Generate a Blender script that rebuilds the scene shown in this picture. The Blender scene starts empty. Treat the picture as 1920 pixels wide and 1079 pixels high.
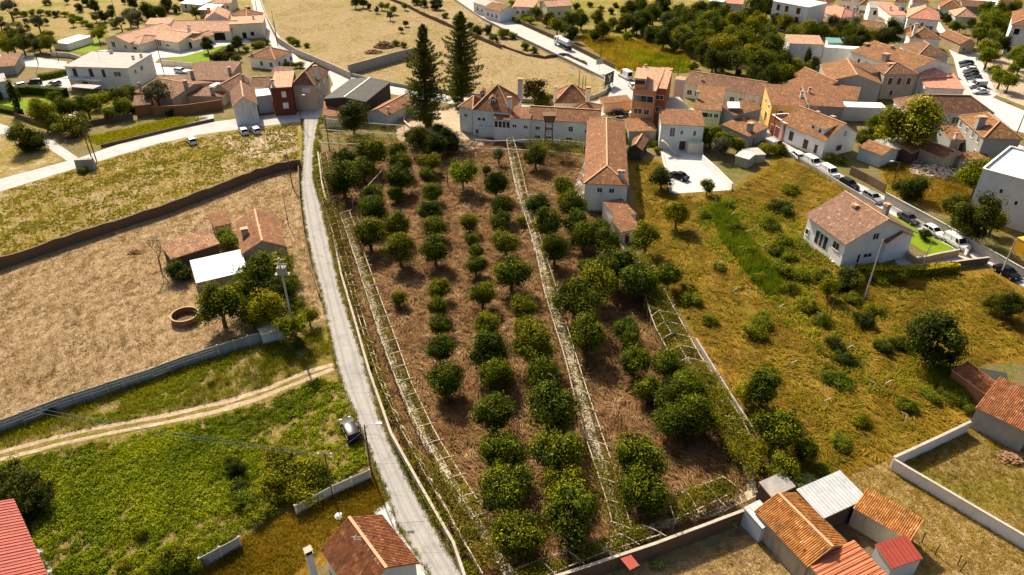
import bpy, math, random
import numpy as np
from mathutils import Vector, Matrix, noise
from mathutils.geometry import tessellate_polygon
R = math.radians
random.seed(7); RNG = np.random.default_rng(7)
SC = bpy.context.scene
COL = SC.collection
# ------------------------------------------------------------------ camera, sky, sun, exposure
CAM_H, CAM_PITCH, CAM_F = 63.0, R(32.8), 1340.0          # drone height, tilt below the horizon, focal length in photo pixels
cam_d = bpy.data.cameras.new('camera'); cam = bpy.data.objects.new('camera', cam_d); COL.objects.link(cam)
cam.location = (0, 0, CAM_H); cam.rotation_euler = (R(90) - CAM_PITCH, 0, 0)
cam_d.sensor_width = 36; cam_d.lens = CAM_F / 1920 * 36; cam_d.clip_end = 6000; cam_d.clip_start = .5
SC.camera = cam
SUN_DIR = Vector((-.43, .90, 0)).normalized()             # horizontal direction towards the sun
SUN_EL = R(41)
wd = bpy.data.worlds.new('World'); SC.world = wd; wd.use_nodes = True
_n = wd.node_tree.nodes; _l = wd.node_tree.links
_sky = _n.new('ShaderNodeTexSky'); _sky.sky_type = 'NISHITA'; _sky.sun_disc = False
_sky.sun_elevation = SUN_EL; _sky.sun_rotation = math.atan2(SUN_DIR.x, SUN_DIR.y); _sky.dust_density = 5.; _sky.ozone_density = .3
_l.new(_sky.outputs[0], _n['Background'].inputs[0]); _n['Background'].inputs[1].default_value = .08
sun_d = bpy.data.lights.new('sun', 'SUN'); sun = bpy.data.objects.new('sun', sun_d); COL.objects.link(sun)
sun_d.energy = 5.0; sun_d.angle = R(.53); sun_d.color = (1, .87, .66)
_to = Vector((SUN_DIR.x * math.cos(SUN_EL), SUN_DIR.y * math.cos(SUN_EL), math.sin(SUN_EL)))
sun.rotation_euler = _to.to_track_quat('Z', 'Y').to_euler(); sun.location = _to * 400
vs = SC.view_settings; vs.view_transform = 'Standard'; vs.look = 'None'; vs.gamma = 1; vs.exposure = .78
SC.cycles.max_bounces = 6; SC.cycles.diffuse_bounces = 3; SC.cycles.transparent_max_bounces = 6
SC.cycles.caustics_reflective = False; SC.cycles.caustics_refractive = False
# ------------------------------------------------------------------ surveying helpers
_c, _s = math.cos(CAM_PITCH), math.sin(CAM_PITCH)
def P(px, py, z=0.0):
    """survey point of the photograph -> world point on the level z"""
    u = (px - 960) / CAM_F; v = (py - 539.5) / CAM_F
    t = (CAM_H - z) / (_s + v * _c)
    return Vector((u * t, t * (_c - v * _s), z))
def depth(p): return p.y * _c + (CAM_H - p.z) * _s
def hgt(px, py, pytop):
    b = P(px, py); v = (pytop - 539.5) / CAM_F
    return (CAM_H * _c - b.y * _s - v * (b.y * _c + CAM_H * _s)) / (_c - v * _s)
def ordn(k):
    w = ['first','second','third','fourth','fifth','sixth','seventh','eighth','ninth','tenth','eleventh','twelfth','thirteenth','fourteenth','fifteenth','sixteenth','seventeenth','eighteenth','nineteenth','twentieth']
    if k < 20: return w[k]
    t = ['','','twenty','thirty','forty','fifty','sixty','seventy','eighty','ninety'][(k + 1) // 10]
    return (t[:-1] + 'ieth') if (k + 1) % 10 == 0 else t + '-' + w[(k + 1) % 10 - 1]
# ------------------------------------------------------------------ materials
def ramp(nt, stops, interp='LINEAR'):
    r = nt.nodes.new('ShaderNodeValToRGB'); e = r.color_ramp.elements; r.color_ramp.interpolation = interp
    while len(e) < len(stops): e.new(.5)
    for k, (p, c) in enumerate(stops): e[k].position = p; e[k].color = (*c, 1) if len(c) == 3 else c
    return r
def newmat(name, rough=.8, spec=.25):
    m = bpy.data.materials.new(name); m.use_nodes = True; b = m.node_tree.nodes['Principled BSDF']
    b.inputs['Roughness'].default_value = rough; b.inputs['Specular IOR Level'].default_value = spec
    return m, m.node_tree, b
def tex(nt, scale, detail=4, rough=.6, vec=None, kind='Noise', dist=0):
    t = nt.nodes.new('ShaderNodeTex' + kind); t.inputs['Scale'].default_value = scale
    if kind == 'Noise':
        t.inputs['Detail'].default_value = detail; t.inputs['Roughness'].default_value = rough; t.inputs['Distortion'].default_value = dist
    if vec is None:
        vec = nt.nodes.get('Texture Coordinate') or nt.nodes.new('ShaderNodeTexCoord'); vec = vec.outputs['Object']
    nt.links.new(vec, t.inputs['Vector']); return t
def mix(nt, f, a, b, mode='MIX'):
    m = nt.nodes.new('ShaderNodeMix'); m.data_type = 'RGBA'; m.blend_type = mode
    for k, x in ((0, f), (6, a), (7, b)):
        if hasattr(x, 'is_linked') or hasattr(x, 'links'): nt.links.new(x, m.inputs[k])
        elif k == 0: m.inputs[0].default_value = x
        else: m.inputs[k].default_value = (*x, 1)
    return m.outputs[2]
def bump(nt, h, dist, strength, b):
    n = nt.nodes.new('ShaderNodeBump'); n.inputs['Strength'].default_value = strength; n.inputs['Distance'].default_value = dist
    nt.links.new(h, n.inputs['Height']); nt.links.new(n.outputs[0], b.inputs['Normal']); return n
def ground_mat(name, c1, c2, c3, s1=.06, s2=.45, s3=3., bd=.25, t3=(.5, .62), stretch=None, bs=1., grain=(.42, 1.55), c4=None, t4=(.56, .7), s4=.16):
    """patchy soil or turf: two broad tones, a third in patches, fine grain and relief"""
    m, nt, b = newmat(name, .95, .1)
    vec = None
    if stretch:
        tc = nt.nodes.new('ShaderNodeTexCoord'); mp = nt.nodes.new('ShaderNodeMapping')
        mp.inputs['Rotation'].default_value = (0, 0, stretch[0]); mp.inputs['Scale'].default_value = (1, stretch[1], 1)
        nt.links.new(tc.outputs['Object'], mp.inputs[0]); vec = mp.outputs[0]
    n1 = tex(nt, s1, 6, .65, vec); r1 = ramp(nt, [(.36, (0, 0, 0)), (.64, (1, 1, 1))]); nt.links.new(n1.outputs[0], r1.inputs[0])
    n2 = tex(nt, s2, 8, .72, vec, dist=.6); r2 = ramp(nt, [(t3[0], (0, 0, 0)), (t3[1], (1, 1, 1))]); nt.links.new(n2.outputs[0], r2.inputs[0])
    n3 = tex(nt, s3, 8, .75, vec, dist=1.2); r3 = ramp(nt, [(.28, (grain[0],) * 3), (.72, (grain[1],) * 3)]); nt.links.new(n3.outputs[0], r3.inputs[0])
    col = mix(nt, r2.outputs[0], mix(nt, r1.outputs[0], c1, c2), c3)
    if c4:
        n4 = tex(nt, s4, 9, .74, vec, dist=.8); r4 = ramp(nt, [(t4[0], (0, 0, 0)), (t4[1], (1, 1, 1))]); nt.links.new(n4.outputs[0], r4.inputs[0]); col = mix(nt, r4.outputs[0], col, c4)
    col = mix(nt, 1., col, r3.outputs[0], 'MULTIPLY'); nt.links.new(col, b.inputs['Base Color'])
    bump(nt, n3.outputs[0], bd, bs, b); return m
def plain(name, c, rough=.7, spec=.3, var=.12, scale=1.5, metal=0):
    m, nt, b = newmat(name, rough, spec); b.inputs['Metallic'].default_value = metal
    n = tex(nt, scale, 6, .7); r = ramp(nt, [(.3, tuple(x * (1 - var) for x in c)), (.7, tuple(min(1, x * (1 + var)) for x in c))])
    nt.links.new(n.outputs[0], r.inputs[0]); nt.links.new(r.outputs[0], b.inputs['Base Color']); return m
def wall_mat(name, c, stain=.5, dirt=(.22, .19, .15)):
    """painted plaster with blotches and rain streaks"""
    m, nt, b = newmat(name, .9, .15)
    tc = nt.nodes.new('ShaderNodeTexCoord'); mp = nt.nodes.new('ShaderNodeMapping'); mp.inputs['Scale'].default_value = (1.6, 1.6, .25)
    nt.links.new(tc.outputs['Object'], mp.inputs[0])
    n1 = tex(nt, 1.1, 8, .7, mp.outputs[0]); r1 = ramp(nt, [(.5, (0, 0, 0)), (.78, (stain,) * 3)]); nt.links.new(n1.outputs[0], r1.inputs[0])
    n2 = tex(nt, .45, 6, .65, tc.outputs['Object']); r2 = ramp(nt, [(.3, (.86,) * 3), (.7, (1.06,) * 3)]); nt.links.new(n2.outputs[0], r2.inputs[0])
    col = mix(nt, 1., mix(nt, r1.outputs[0], c, dirt), r2.outputs[0], 'MULTIPLY'); nt.links.new(col, b.inputs['Base Color'])
    n3 = tex(nt, 9, 4, .7, tc.outputs['Object']); bump(nt, n3.outputs[0], .02, .4, b); return m
def roof_mat(name, c1, c2, moss=(.10, .07, .045), mossy=.5, tile=(.24, .40), relief=.05):
    """clay tiles: columns and courses as fine relief, each tile its own tone, weathering patches"""
    m, nt, b = newmat(name, .85, .2)
    uv = nt.nodes.new('ShaderNodeUVMap'); sep = nt.nodes.new('ShaderNodeSeparateXYZ'); nt.links.new(uv.outputs[0], sep.inputs[0])
    def mth(op, a, v):
        k = nt.nodes.new('ShaderNodeMath'); k.operation = op; nt.links.new(a, k.inputs[0])
        if hasattr(v, 'links'): nt.links.new(v, k.inputs[1])
        else: k.inputs[1].default_value = v
        return k.outputs[0]
    u = mth('DIVIDE', sep.outputs[0], tile[0]); v = mth('DIVIDE', sep.outputs[1], tile[1])
    su = mth('SINE', mth('MULTIPLY', u, 2 * math.pi), 0); su = mth('ADD', mth('MULTIPLY', su, .5), .5)
    fv = mth('SUBTRACT', 1.0, mth('FRACT', v, 0)) if False else mth('FRACT', v, 0)
    hh = mth('SUBTRACT', su, mth('MULTIPLY', fv, .9))
    cmb = nt.nodes.new('ShaderNodeCombineXYZ'); nt.links.new(mth('FLOOR', u, 0), cmb.inputs[0]); nt.links.new(mth('FLOOR', v, 0), cmb.inputs[1])
    wn = nt.nodes.new('ShaderNodeTexWhiteNoise'); wn.noise_dimensions = '2D'; nt.links.new(cmb.outputs[0], wn.inputs['Vector'])
    rt = ramp(nt, [(0, c1), (.55, c2), (.93, tuple(min(1, x * 1.2) for x in c2)), (.96, tuple(min(1, .12 + x * 1.5) for x in c2)), (1, tuple(x * .5 for x in c1))]); nt.links.new(wn.outputs[0], rt.inputs[0])
    n1 = tex(nt, .35, 8, .7); r1 = ramp(nt, [(.42, (0, 0, 0)), (.72, (mossy,) * 3)]); nt.links.new(n1.outputs[0], r1.inputs[0])
    n2 = tex(nt, 1.8, 6, .7); r2 = ramp(nt, [(.3, (.72,) * 3), (.7, (1.22,) * 3)]); nt.links.new(n2.outputs[0], r2.inputs[0])
    col = mix(nt, 1., mix(nt, r1.outputs[0], rt.outputs[0], moss), r2.outputs[0], 'MULTIPLY')
    nt.links.new(col, b.inputs['Base Color']); bump(nt, hh, relief, .8, b); return m
def corrugated(name, c, period=.3, rough=.5, metal=0, var=.2):
    m, nt, b = newmat(name, rough, .4); b.inputs['Metallic'].default_value = metal
    uv = nt.nodes.new('ShaderNodeUVMap'); w = nt.nodes.new('ShaderNodeTexWave'); w.inputs['Scale'].default_value = 1 / period / 3.1416 * .5 * 3.1416
    nt.links.new(uv.outputs[0], w.inputs['Vector'])
    n = tex(nt, .8, 7, .7); r = ramp(nt, [(.3, tuple(x * (1 - var) for x in c)), (.7, tuple(min(1, x * (1 + var)) for x in c))]); nt.links.new(n.outputs[0], r.inputs[0])
    nt.links.new(r.outputs[0], b.inputs['Base Color']); bump(nt, w.outputs[1], .05, .8, b); return m
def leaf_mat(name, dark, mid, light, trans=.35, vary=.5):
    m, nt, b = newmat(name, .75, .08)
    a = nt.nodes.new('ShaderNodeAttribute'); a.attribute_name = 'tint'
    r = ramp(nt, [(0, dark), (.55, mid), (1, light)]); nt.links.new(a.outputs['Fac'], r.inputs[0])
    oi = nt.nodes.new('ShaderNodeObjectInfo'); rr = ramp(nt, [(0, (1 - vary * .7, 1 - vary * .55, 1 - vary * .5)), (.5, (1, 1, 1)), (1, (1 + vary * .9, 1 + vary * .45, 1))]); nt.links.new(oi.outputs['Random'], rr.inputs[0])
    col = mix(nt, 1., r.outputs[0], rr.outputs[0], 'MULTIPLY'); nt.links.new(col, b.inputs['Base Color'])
    t = nt.nodes.new('ShaderNodeBsdfTranslucent'); nt.links.new(mix(nt, 1., col, (1.3, 1.35, .55), 'MULTIPLY'), t.inputs[0])
    ms = nt.nodes.new('ShaderNodeMixShader'); ms.inputs[0].default_value = trans
    nt.links.new(b.outputs[0], ms.inputs[1]); nt.links.new(t.outputs[0], ms.inputs[2])
    nt.links.new(ms.outputs[0], nt.nodes['Material Output'].inputs[0]); return m
def glass(name, c=(.03, .035, .04), rough=.12):
    m, nt, b = newmat(name, rough, .5); b.inputs['Base Color'].default_value = (*c, 1); return m
M = {}
# ------------------------------------------------------------------ mesh helpers
class MB:
    """collects faces of one mesh in world axes"""
    def __init__(s): s.v = []; s.f = []; s.m = []; s.uv = []
    def face(s, pts, mi=0, uv=None):
        k = len(s.v); s.v += [tuple(p) for p in pts]; s.f.append(tuple(range(k, k + len(pts)))); s.m.append(mi)
        s.uv.append(uv if uv else [(0, 0)] * len(pts)); return s
    def hexa(s, b, t, mi=0):
        """b, t: four bottom and four top corners, counter-clockwise from above"""
        s.face(t, mi); s.face(b[::-1], mi)
        for i in range(4): j = (i + 1) % 4; s.face([b[i], b[j], t[j], t[i]], mi)
        return s
    def box(s, c, d, rz=0, mi=0):
        ca, sa = math.cos(rz), math.sin(rz)
        q = [(-d[0]/2, -d[1]/2), (d[0]/2, -d[1]/2), (d[0]/2, d[1]/2), (-d[0]/2, d[1]/2)]
        q = [(c[0] + x * ca - y * sa, c[1] + x * sa + y * ca) for x, y in q]
        return s.hexa([(x, y, c[2] - d[2]/2) for x, y in q], [(x, y, c[2] + d[2]/2) for x, y in q], mi)
    def beam(s, a, b, w, h, mi=0):
        a = Vector(a); b = Vector(b); d = (b - a).normalized()
        up = Vector((0, 0, 1)) if abs(d.z) < .9 else Vector((1, 0, 0))
        sx = d.cross(up).normalized() * w / 2; sy = sx.cross(d).normalized() * h / 2
        A = [a - sx - sy, a + sx - sy, a + sx + sy, a - sx + sy]; B = [p + (b - a) for p in A]
        s.face(A, mi); s.face(B[::-1], mi)
        for i in range(4): j = (i + 1) % 4; s.face([A[j], A[i], B[i], B[j]], mi)
        return s
    def tube(s, pts, rad, n=6, mi=0, cap=True):
        pts = [Vector(p) for p in pts]
        if not hasattr(rad, '__len__'): rad = [rad] * len(pts)
        rings = []
        for i, p in enumerate(pts):
            d = (pts[min(i + 1, len(pts) - 1)] - pts[max(i - 1, 0)]).normalized()
            x = d.cross(Vector((0, 0, 1)) if abs(d.z) < .95 else Vector((1, 0, 0))).normalized(); y = d.cross(x)
            rings.append([p + (x * math.cos(2*math.pi*k/n) + y * math.sin(2*math.pi*k/n)) * rad[i] for k in range(n)])
        for i in range(len(pts) - 1):
            for k in range(n): j = (k + 1) % n; s.face([rings[i][j], rings[i][k], rings[i+1][k], rings[i+1][j]], mi)
        if cap: s.face(rings[-1][::-1], mi); s.face(rings[0], mi)
        return s
    def lathe(s, c, prof, n=24, mi=0):
        for (r0, z0), (r1, z1) in zip(prof, prof[1:]):
            for k in range(n):
                a, b = 2*math.pi*k/n, 2*math.pi*(k+1)/n
                p = [(c[0]+r0*math.cos(a), c[1]+r0*math.sin(a), c[2]+z0), (c[0]+r0*math.cos(b), c[1]+r0*math.sin(b), c[2]+z0), (c[0]+r1*math.cos(b), c[1]+r1*math.sin(b), c[2]+z1), (c[0]+r1*math.cos(a), c[1]+r1*math.sin(a), c[2]+z1)]
                if r0 < 1e-6: p = p[1:]
                elif r1 < 1e-6: p = p[:3]
                s.face(p, mi)
        return s
def mesh(name, mb, mats, off=(0, 0, 0), smooth=False):
    me = bpy.data.meshes.new(name); o = Vector(off)
    me.from_pydata([(v[0]-o.x, v[1]-o.y, v[2]-o.z) for v in mb.v], [], mb.f)
    for m in (mats if isinstance(mats, (list, tuple)) else [mats]): me.materials.append(M[m] if isinstance(m, str) else m)
    me.polygons.foreach_set('material_index', mb.m)
    ul = me.uv_layers.new(name='UVMap'); ul.data.foreach_set('uv', [c for f in mb.uv for p in f for c in p])
    if smooth: me.polygons.foreach_set('use_smooth', [True] * len(me.polygons))
    me.update(); return me
def root_loc(o):
    while o.parent: o = o.parent
    return o.location
def link(name, data, parent=None):
    o = bpy.data.objects.new(name, data); COL.objects.link(o)
    if parent: o.parent = parent
    return o
def obj(name, mb, mats, parent=None, smooth=False, org=None):
    """one mesh object; mb holds world coordinates. A part keeps its thing's origin."""
    if parent: return link(name, mesh(name, mb, mats, root_loc(parent), smooth), parent)
    org = org or (0, 0, 0); o = link(name, mesh(name, mb, mats, org, smooth)); o.location = org; return o
def tag(o, label=None, cat=None, group=None, kind=None):
    for k, v in (('label', label), ('category', cat), ('group', group), ('kind', kind)):
        if v: o[k] = v
    return o
def thing(name, label, cat, loc=(0, 0, 0), group=None):
    o = link(name, None); o.location = loc; o.empty_display_size = .5; return tag(o, label, cat, group)
def copy_tree(o, parent=None):
    c = o.copy(); COL.objects.link(c); c.parent = parent
    for ch in o.children: copy_tree(ch, c)
    return c
def npmesh(name, V, Q, tint=None, mats=(), nside=4):
    """fast mesh from arrays: V (n,3), Q (m,nside)"""
    me = bpy.data.meshes.new(name); n, m = len(V), len(Q)
    me.vertices.add(n); me.vertices.foreach_set('co', np.ascontiguousarray(V, dtype=np.float32).ravel())
    me.loops.add(m * nside); me.loops.foreach_set('vertex_index', np.ascontiguousarray(Q, dtype=np.int32).ravel())
    me.polygons.add(m); me.polygons.foreach_set('loop_start', np.arange(0, m * nside, nside, dtype=np.int32))
    me.update(calc_edges=True)
    if tint is not None:
        a = me.attributes.new('tint', 'FLOAT', 'FACE'); a.data.foreach_set('value', np.clip(tint, 0, 1).astype(np.float32))
    for x in mats: me.materials.append(M[x])
    return me
def leaves(C, N, size, aspect=.5, rng=RNG):
    """diamond leaf quads at centres C with normals N"""
    n = len(C); N = N / (np.linalg.norm(N, axis=1, keepdims=True) + 1e-9)
    r = rng.normal(size=(n, 3)); T = np.cross(N, r); T /= np.linalg.norm(T, axis=1, keepdims=True) + 1e-9; B = np.cross(N, T)
    sz = size[:, None]
    V = np.stack([C - T * sz * .5, C + B * sz * aspect * .5 + N * sz * .06, C + T * sz * .5, C - B * sz * aspect * .5 + N * sz * .06], 1).reshape(-1, 3)
    return V, np.arange(n * 4).reshape(-1, 4)
# polygons on the ground
def inpoly(X, Y, poly):
    ins = np.zeros(len(X), bool); j = len(poly) - 1
    for i in range(len(poly)):
        xi, yi = poly[i]; xj, yj = poly[j]
        c = ((yi > Y) != (yj > Y)) & (X < (xj - xi) * (Y - yi) / (yj - yi + 1e-12) + xi); ins ^= c; j = i
    return ins
def gp(px, z=0): return [P(x, y, z) for x, y in px]
_ph = RNG.uniform(0, 6.28, (40, 2)); _fr = RNG.normal(size=(40, 2))
def vnoise(X, Y, scale):
    """smooth pseudo-noise in -1..1"""
    o = 0
    for k in range(14):
        a = _fr[k] / scale * 2.2; o = o + np.sin(X * a[0] + Y * a[1] + _ph[k, 0] + 1.7 * np.sin(X * a[1] * .6 - Y * a[0] * .6 + _ph[k, 1]))
    return o / 6.
def scatter(poly, n, mask=None, rng=RNG):
    a = np.array([(p[0], p[1]) for p in poly]); lo, hi = a.min(0), a.max(0); out = np.zeros((0, 2))
    for _ in range(40):
        q = rng.uniform(lo, hi, (n * 2, 2)); k = inpoly(q[:, 0], q[:, 1], a)
        if mask is not None: k &= mask(q[:, 0], q[:, 1])
        out = np.vstack([out, q[k]])
        if len(out) >= n: break
    return out[:n]
def area(poly): return abs(sum(p[0] * q[1] - q[0] * p[1] for p, q in zip(poly, poly[1:] + poly[:1]))) / 2
# ------------------------------------------------------------------ ground materials
M['earth'] = ground_mat('earth', (.24, .17, .09), (.15, .13, .045), (.12, .14, .02), .05, .3, 2.5)
M['dry_soil'] = ground_mat('dry_soil', (.39, .27, .145), (.46, .325, .185), (.28, .18, .09), .05, .5, 2.0, .6, (.52, .7), (R(-20), .55), c4=(.52, .40, .28), t4=(.6, .74))
M['rough_turf'] = ground_mat('rough_turf', (.27, .20, .03), (.40, .30, .17), (.21, .18, .012), .05, .32, 2.0, .4, (.48, .62), c4=(.50, .40, .28), t4=(.54, .66))
M['weedy_soil'] = ground_mat('weedy_soil', (.26, .20, .045), (.34, .24, .12), (.17, .165, .01), .06, .4, 2.2, .4, (.48, .62), c4=(.42, .31, .19), t4=(.58, .7))
M['orchard_soil'] = ground_mat('orchard_soil', (.195, .102, .042), (.27, .16, .075), (.12, .057, .022), .07, .5, 1.6, .6, (.5, .66), (R(30), .6), c4=(.22, .16, .03), t4=(.58, .68))
M['meadow_soil'] = ground_mat('meadow_soil', (.27, .15, .016), (.20, .13, .014), (.33, .185, .05), .05, .3, 1.8, .5, (.5, .64), (R(-38), .45), c4=(.15, .14, .01), t4=(.5, .64))
M['tan_field'] = ground_mat('tan_field', (.265, .20, .088), (.30, .22, .118), (.20, .175, .04), .02, .07, 1.2, .3, (.5, .7), (R(-30), .6))
M['yellow_field'] = ground_mat('yellow_field', (.255, .19, .06), (.30, .22, .095), (.175, .165, .022), .03, .1, 1.2, .25)
M['pale_field'] = ground_mat('pale_field', (.40, .28, .12), (.45, .32, .15), (.30, .21, .06), .06, .4, 2., .4)
M['lawn'] = ground_mat('lawn', (.14, .22, .008), (.18, .25, .01), (.11, .18, .006), .1, .6, 6, .05)
M['wild_green'] = ground_mat('wild_green', (.17, .17, .014), (.22, .18, .03), (.28, .20, .07), .08, .4, 2.2, .3, c4=(.36, .26, .13), t4=(.52, .62))
M['orange_grass'] = ground_mat('orange_grass', (.26, .16, .012), (.20, .20, .012), (.14, .19, .012), .06, .2, 1.6, .3)
M['dirt_path'] = ground_mat('dirt_path', (.42, .33, .23), (.37, .275, .175), (.48, .40, .31), .1, .8, 4, .08)
M['concrete'] = ground_mat('concrete', (.30, .29, .285), (.335, .325, .315), (.265, .255, .25), .08, .35, 5, .012, bs=.4, grain=(.88, 1.12))
M['pale_concrete'] = ground_mat('pale_concrete', (.43, .425, .425), (.48, .475, .47), (.38, .375, .37), .1, .5, 5, .01, bs=.4, grain=(.88, 1.12))
M['white_concrete'] = ground_mat('white_concrete', (.48, .475, .475), (.53, .525, .52), (.43, .425, .42), .1, .5, 5, .01, bs=.3, grain=(.88, 1.12))
M['asphalt'] = ground_mat('asphalt', (.41, .405, .405), (.45, .445, .44), (.36, .355, .35), .05, .3, 6, .01, bs=.4, grain=(.88, 1.12))
M['path_stone'] = ground_mat('path_stone', (.40, .34, .26), (.48, .42, .34), (.26, .21, .14), .2, 1.2, 4, .04, (.48, .6))
M['joint'] = ground_mat('joint', (.25, .22, .19), (.28, .25, .21), (.2, .17, .14), .3, 1, 4, .02)
M['dark_yard'] = ground_mat('dark_yard', (.13, .085, .05), (.17, .115, .07), (.09, .06, .035), .1, .6, 3, .2)
# ------------------------------------------------------------------ ground sheet, fields, roads
def structure(o): return tag(o, kind='structure')
NSHEET = [0]
def sheet(name, pts, z, mat, jit=0., step=1.5, label=None, seed=0):
    """flat polygon; pts photo survey points or world vectors; jit = ragged edge in metres"""
    w = [Vector((p[0], p[1], 0)) if isinstance(p, Vector) else P(p[0], p[1]) for p in pts]
    if jit:
        out = []
        for a, b in zip(w, w[1:] + w[:1]):
            n = max(1, int((b - a).length / step)); d = (b - a).normalized(); nr = Vector((-d.y, d.x, 0))
            for k in range(n):
                q = a + (b - a) * k / n
                s = noise.noise(Vector((q.x * .35, q.y * .35, seed + z * 50))) + .6 * noise.noise(Vector((q.x * 1.1, q.y * 1.1, seed + 9)))
                out.append(q + nr * s * jit * (0 if k == 0 else 1))
        w = out
    NSHEET[0] += 1; z += NSHEET[0] * 8e-5      # no two sheets share a plane
    me = bpy.data.meshes.new(name); me.from_pydata([(p.x, p.y, z) for p in w], [], tessellate_polygon([w])); me.materials.append(M[mat])
    import bmesh
    bm = bmesh.new(); bm.from_mesh(me); bmesh.ops.recalc_face_normals(bm, faces=bm.faces)
    if bm.faces and sum(f.normal.z for f in bm.faces) < 0: bmesh.ops.reverse_faces(bm, faces=bm.faces)
    bm.to_mesh(me); bm.free(); me.update()
    o = structure(link(name, me))
    if label: o['label'] = label
    return o
def strip(c, w):
    """polygon round a centre line of photo points; w = full width in metres (number or list)"""
    c = [P(*p) if not isinstance(p, Vector) else p for p in c]; L = []; Rr = []
    for i, p in enumerate(c):
        d = (c[min(i + 1, len(c) - 1)] - c[max(i - 1, 0)]).normalized(); n = Vector((-d.y, d.x, 0)); ww = w[i] if isinstance(w, list) else w
        L.append(p + n * ww / 2); Rr.append(p - n * ww / 2)
    return L + Rr[::-1]
gm = bpy.data.meshes.new('ground'); gm.from_pydata([(-2600, -400, 0), (2600, -400, 0), (2600, 4200, 0), (-2600, 4200, 0)], [], [(0, 1, 2, 3)]); gm.materials.append(M['earth'])
structure(link('ground', gm))
LV = [.010, .018, .026, .034, .042, .050, .058]
sheet('tan_field', [(500,-40),(840,-40),(905,20),(960,70),(1060,118),(1130,152),(1140,195),(1000,190),(860,176),(760,162),(655,137),(595,112),(522,72),(495,20)], LV[0], 'tan_field', .6)
sheet('far_field', [(-60,-60),(470,-60),(488,20),(470,40),(200,75),(90,95),(-60,100)], LV[0], 'yellow_field', .8)
sheet('roadside_strip', [(-80,385),(0,356),(140,316),(292,270),(380,252),(480,239),(560,229),(572,232),(566,300),(480,322),(395,356),(300,391),(120,448),(-80,515)], LV[0], 'rough_turf', .4)
sheet('dry_field', [(-120,545),(0,500),(120,460),(300,402),(480,336),(560,306),(566,380),(576,450),(592,520),(604,560),(612,600),(500,622),(437,648),(282,700),(0,800),(-120,845)], LV[0], 'dry_soil', .3)
sheet('weedy_field', [(-150,860),(0,800),(282,700),(437,648),(500,632),(614,610),(625,645),(643,722),(672,792),(697,875),(622,916),(555,948),(445,1012),(370,1055),(200,1200),(-200,1200)], LV[0], 'weedy_soil', .3)
sheet('roadside_verge', [(370,1055),(445,1012),(555,948),(622,916),(697,878),(728,945),(700,975),(560,1100),(330,1180)], LV[1], 'meadow_soil', .4)
sheet('orchard_floor', [(598,285),(700,262),(860,250),(960,262),(1100,275),(1110,360),(1150,440),(1180,470),(1310,640),(1420,800),(1480,920),(1300,985),(1200,1010),(1055,1075),(900,1120),(840,1000),(770,880),(715,790),(677,660),(640,540),(605,395)], LV[0], 'orchard_soil', .2)
sheet('meadow', [(1180,300),(1245,300),(1260,362),(1375,352),(1460,290),(1560,320),(1600,356),(1510,430),(1590,500),(1700,500),(1870,505),(2000,590),(2000,700),(1900,680),(1800,690),(1820,790),(1676,857),(1560,905),(1490,925),(1420,800),(1310,640),(1205,480),(1190,420)], LV[0], 'meadow_soil', .4)
sheet('dry_lot', [(1676,857),(1820,790),(1900,850),(2050,900),(2100,1060),(1920,1006)], LV[1], 'yellow_field', .15)
sheet('bottom_lot', [(1560,905),(1676,862),(1920,1010),(2050,1100),(1900,1200),(1650,1180),(1240,1180),(1060,1090),(1240,1030),(1400,960)], LV[1], 'pale_field', .3)
sheet('orange_meadow', [(1078,70),(1110,62),(1200,75),(1290,100),(1300,130),(1240,140),(1158,134)], LV[1], 'orange_grass', .6)
sheet('grove_floor', [(960,30),(1080,-30),(1900,-40),(1480,80),(1480,135),(1300,128),(1200,78),(1080,64)], LV[0], 'wild_green', .6)
sheet('corner_field', [(-60,255),(30,245),(147,294),(0,336),(-60,350)], LV[1], 'rough_turf', .3)
sheet('yellow_verge', [(140,262),(330,218),(398,222),(232,266),(190,276),(160,275)], LV[1], 'wild_green', .3)
sheet('garden', [(-60,165),(130,180),(250,178),(250,215),(160,240),(40,250),(-60,240)], LV[1], 'wild_green', .3)
sheet('garden_lawn', [(0,190),(125,180),(130,200),(30,210),(0,205)], LV[2], 'lawn', .1)
sheet('villa_lawn', [(112,97),(140,76),(190,72),(186,93),(170,100)], LV[2], 'lawn', .1)
sheet('villa_lawn', [(305,109),(345,106),(415,86),(445,85),(440,96),(398,114),(360,118)], LV[2], 'lawn', .1)
sheet('rear_lots', [(1640,300),(1760,290),(1900,300),(1960,420),(1880,440),(1760,400),(1662,360)], LV[1], 'meadow_soil', .4)
sheet('side_lawn', [(1665,395),(1800,472),(1742,478),(1700,452)], LV[2], 'lawn', .05)
sheet('bare_sand', [(400,262),(470,248),(550,246),(560,280),(520,298),(440,292)], LV[1], 'dirt_path', 1.6, .8)
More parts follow.
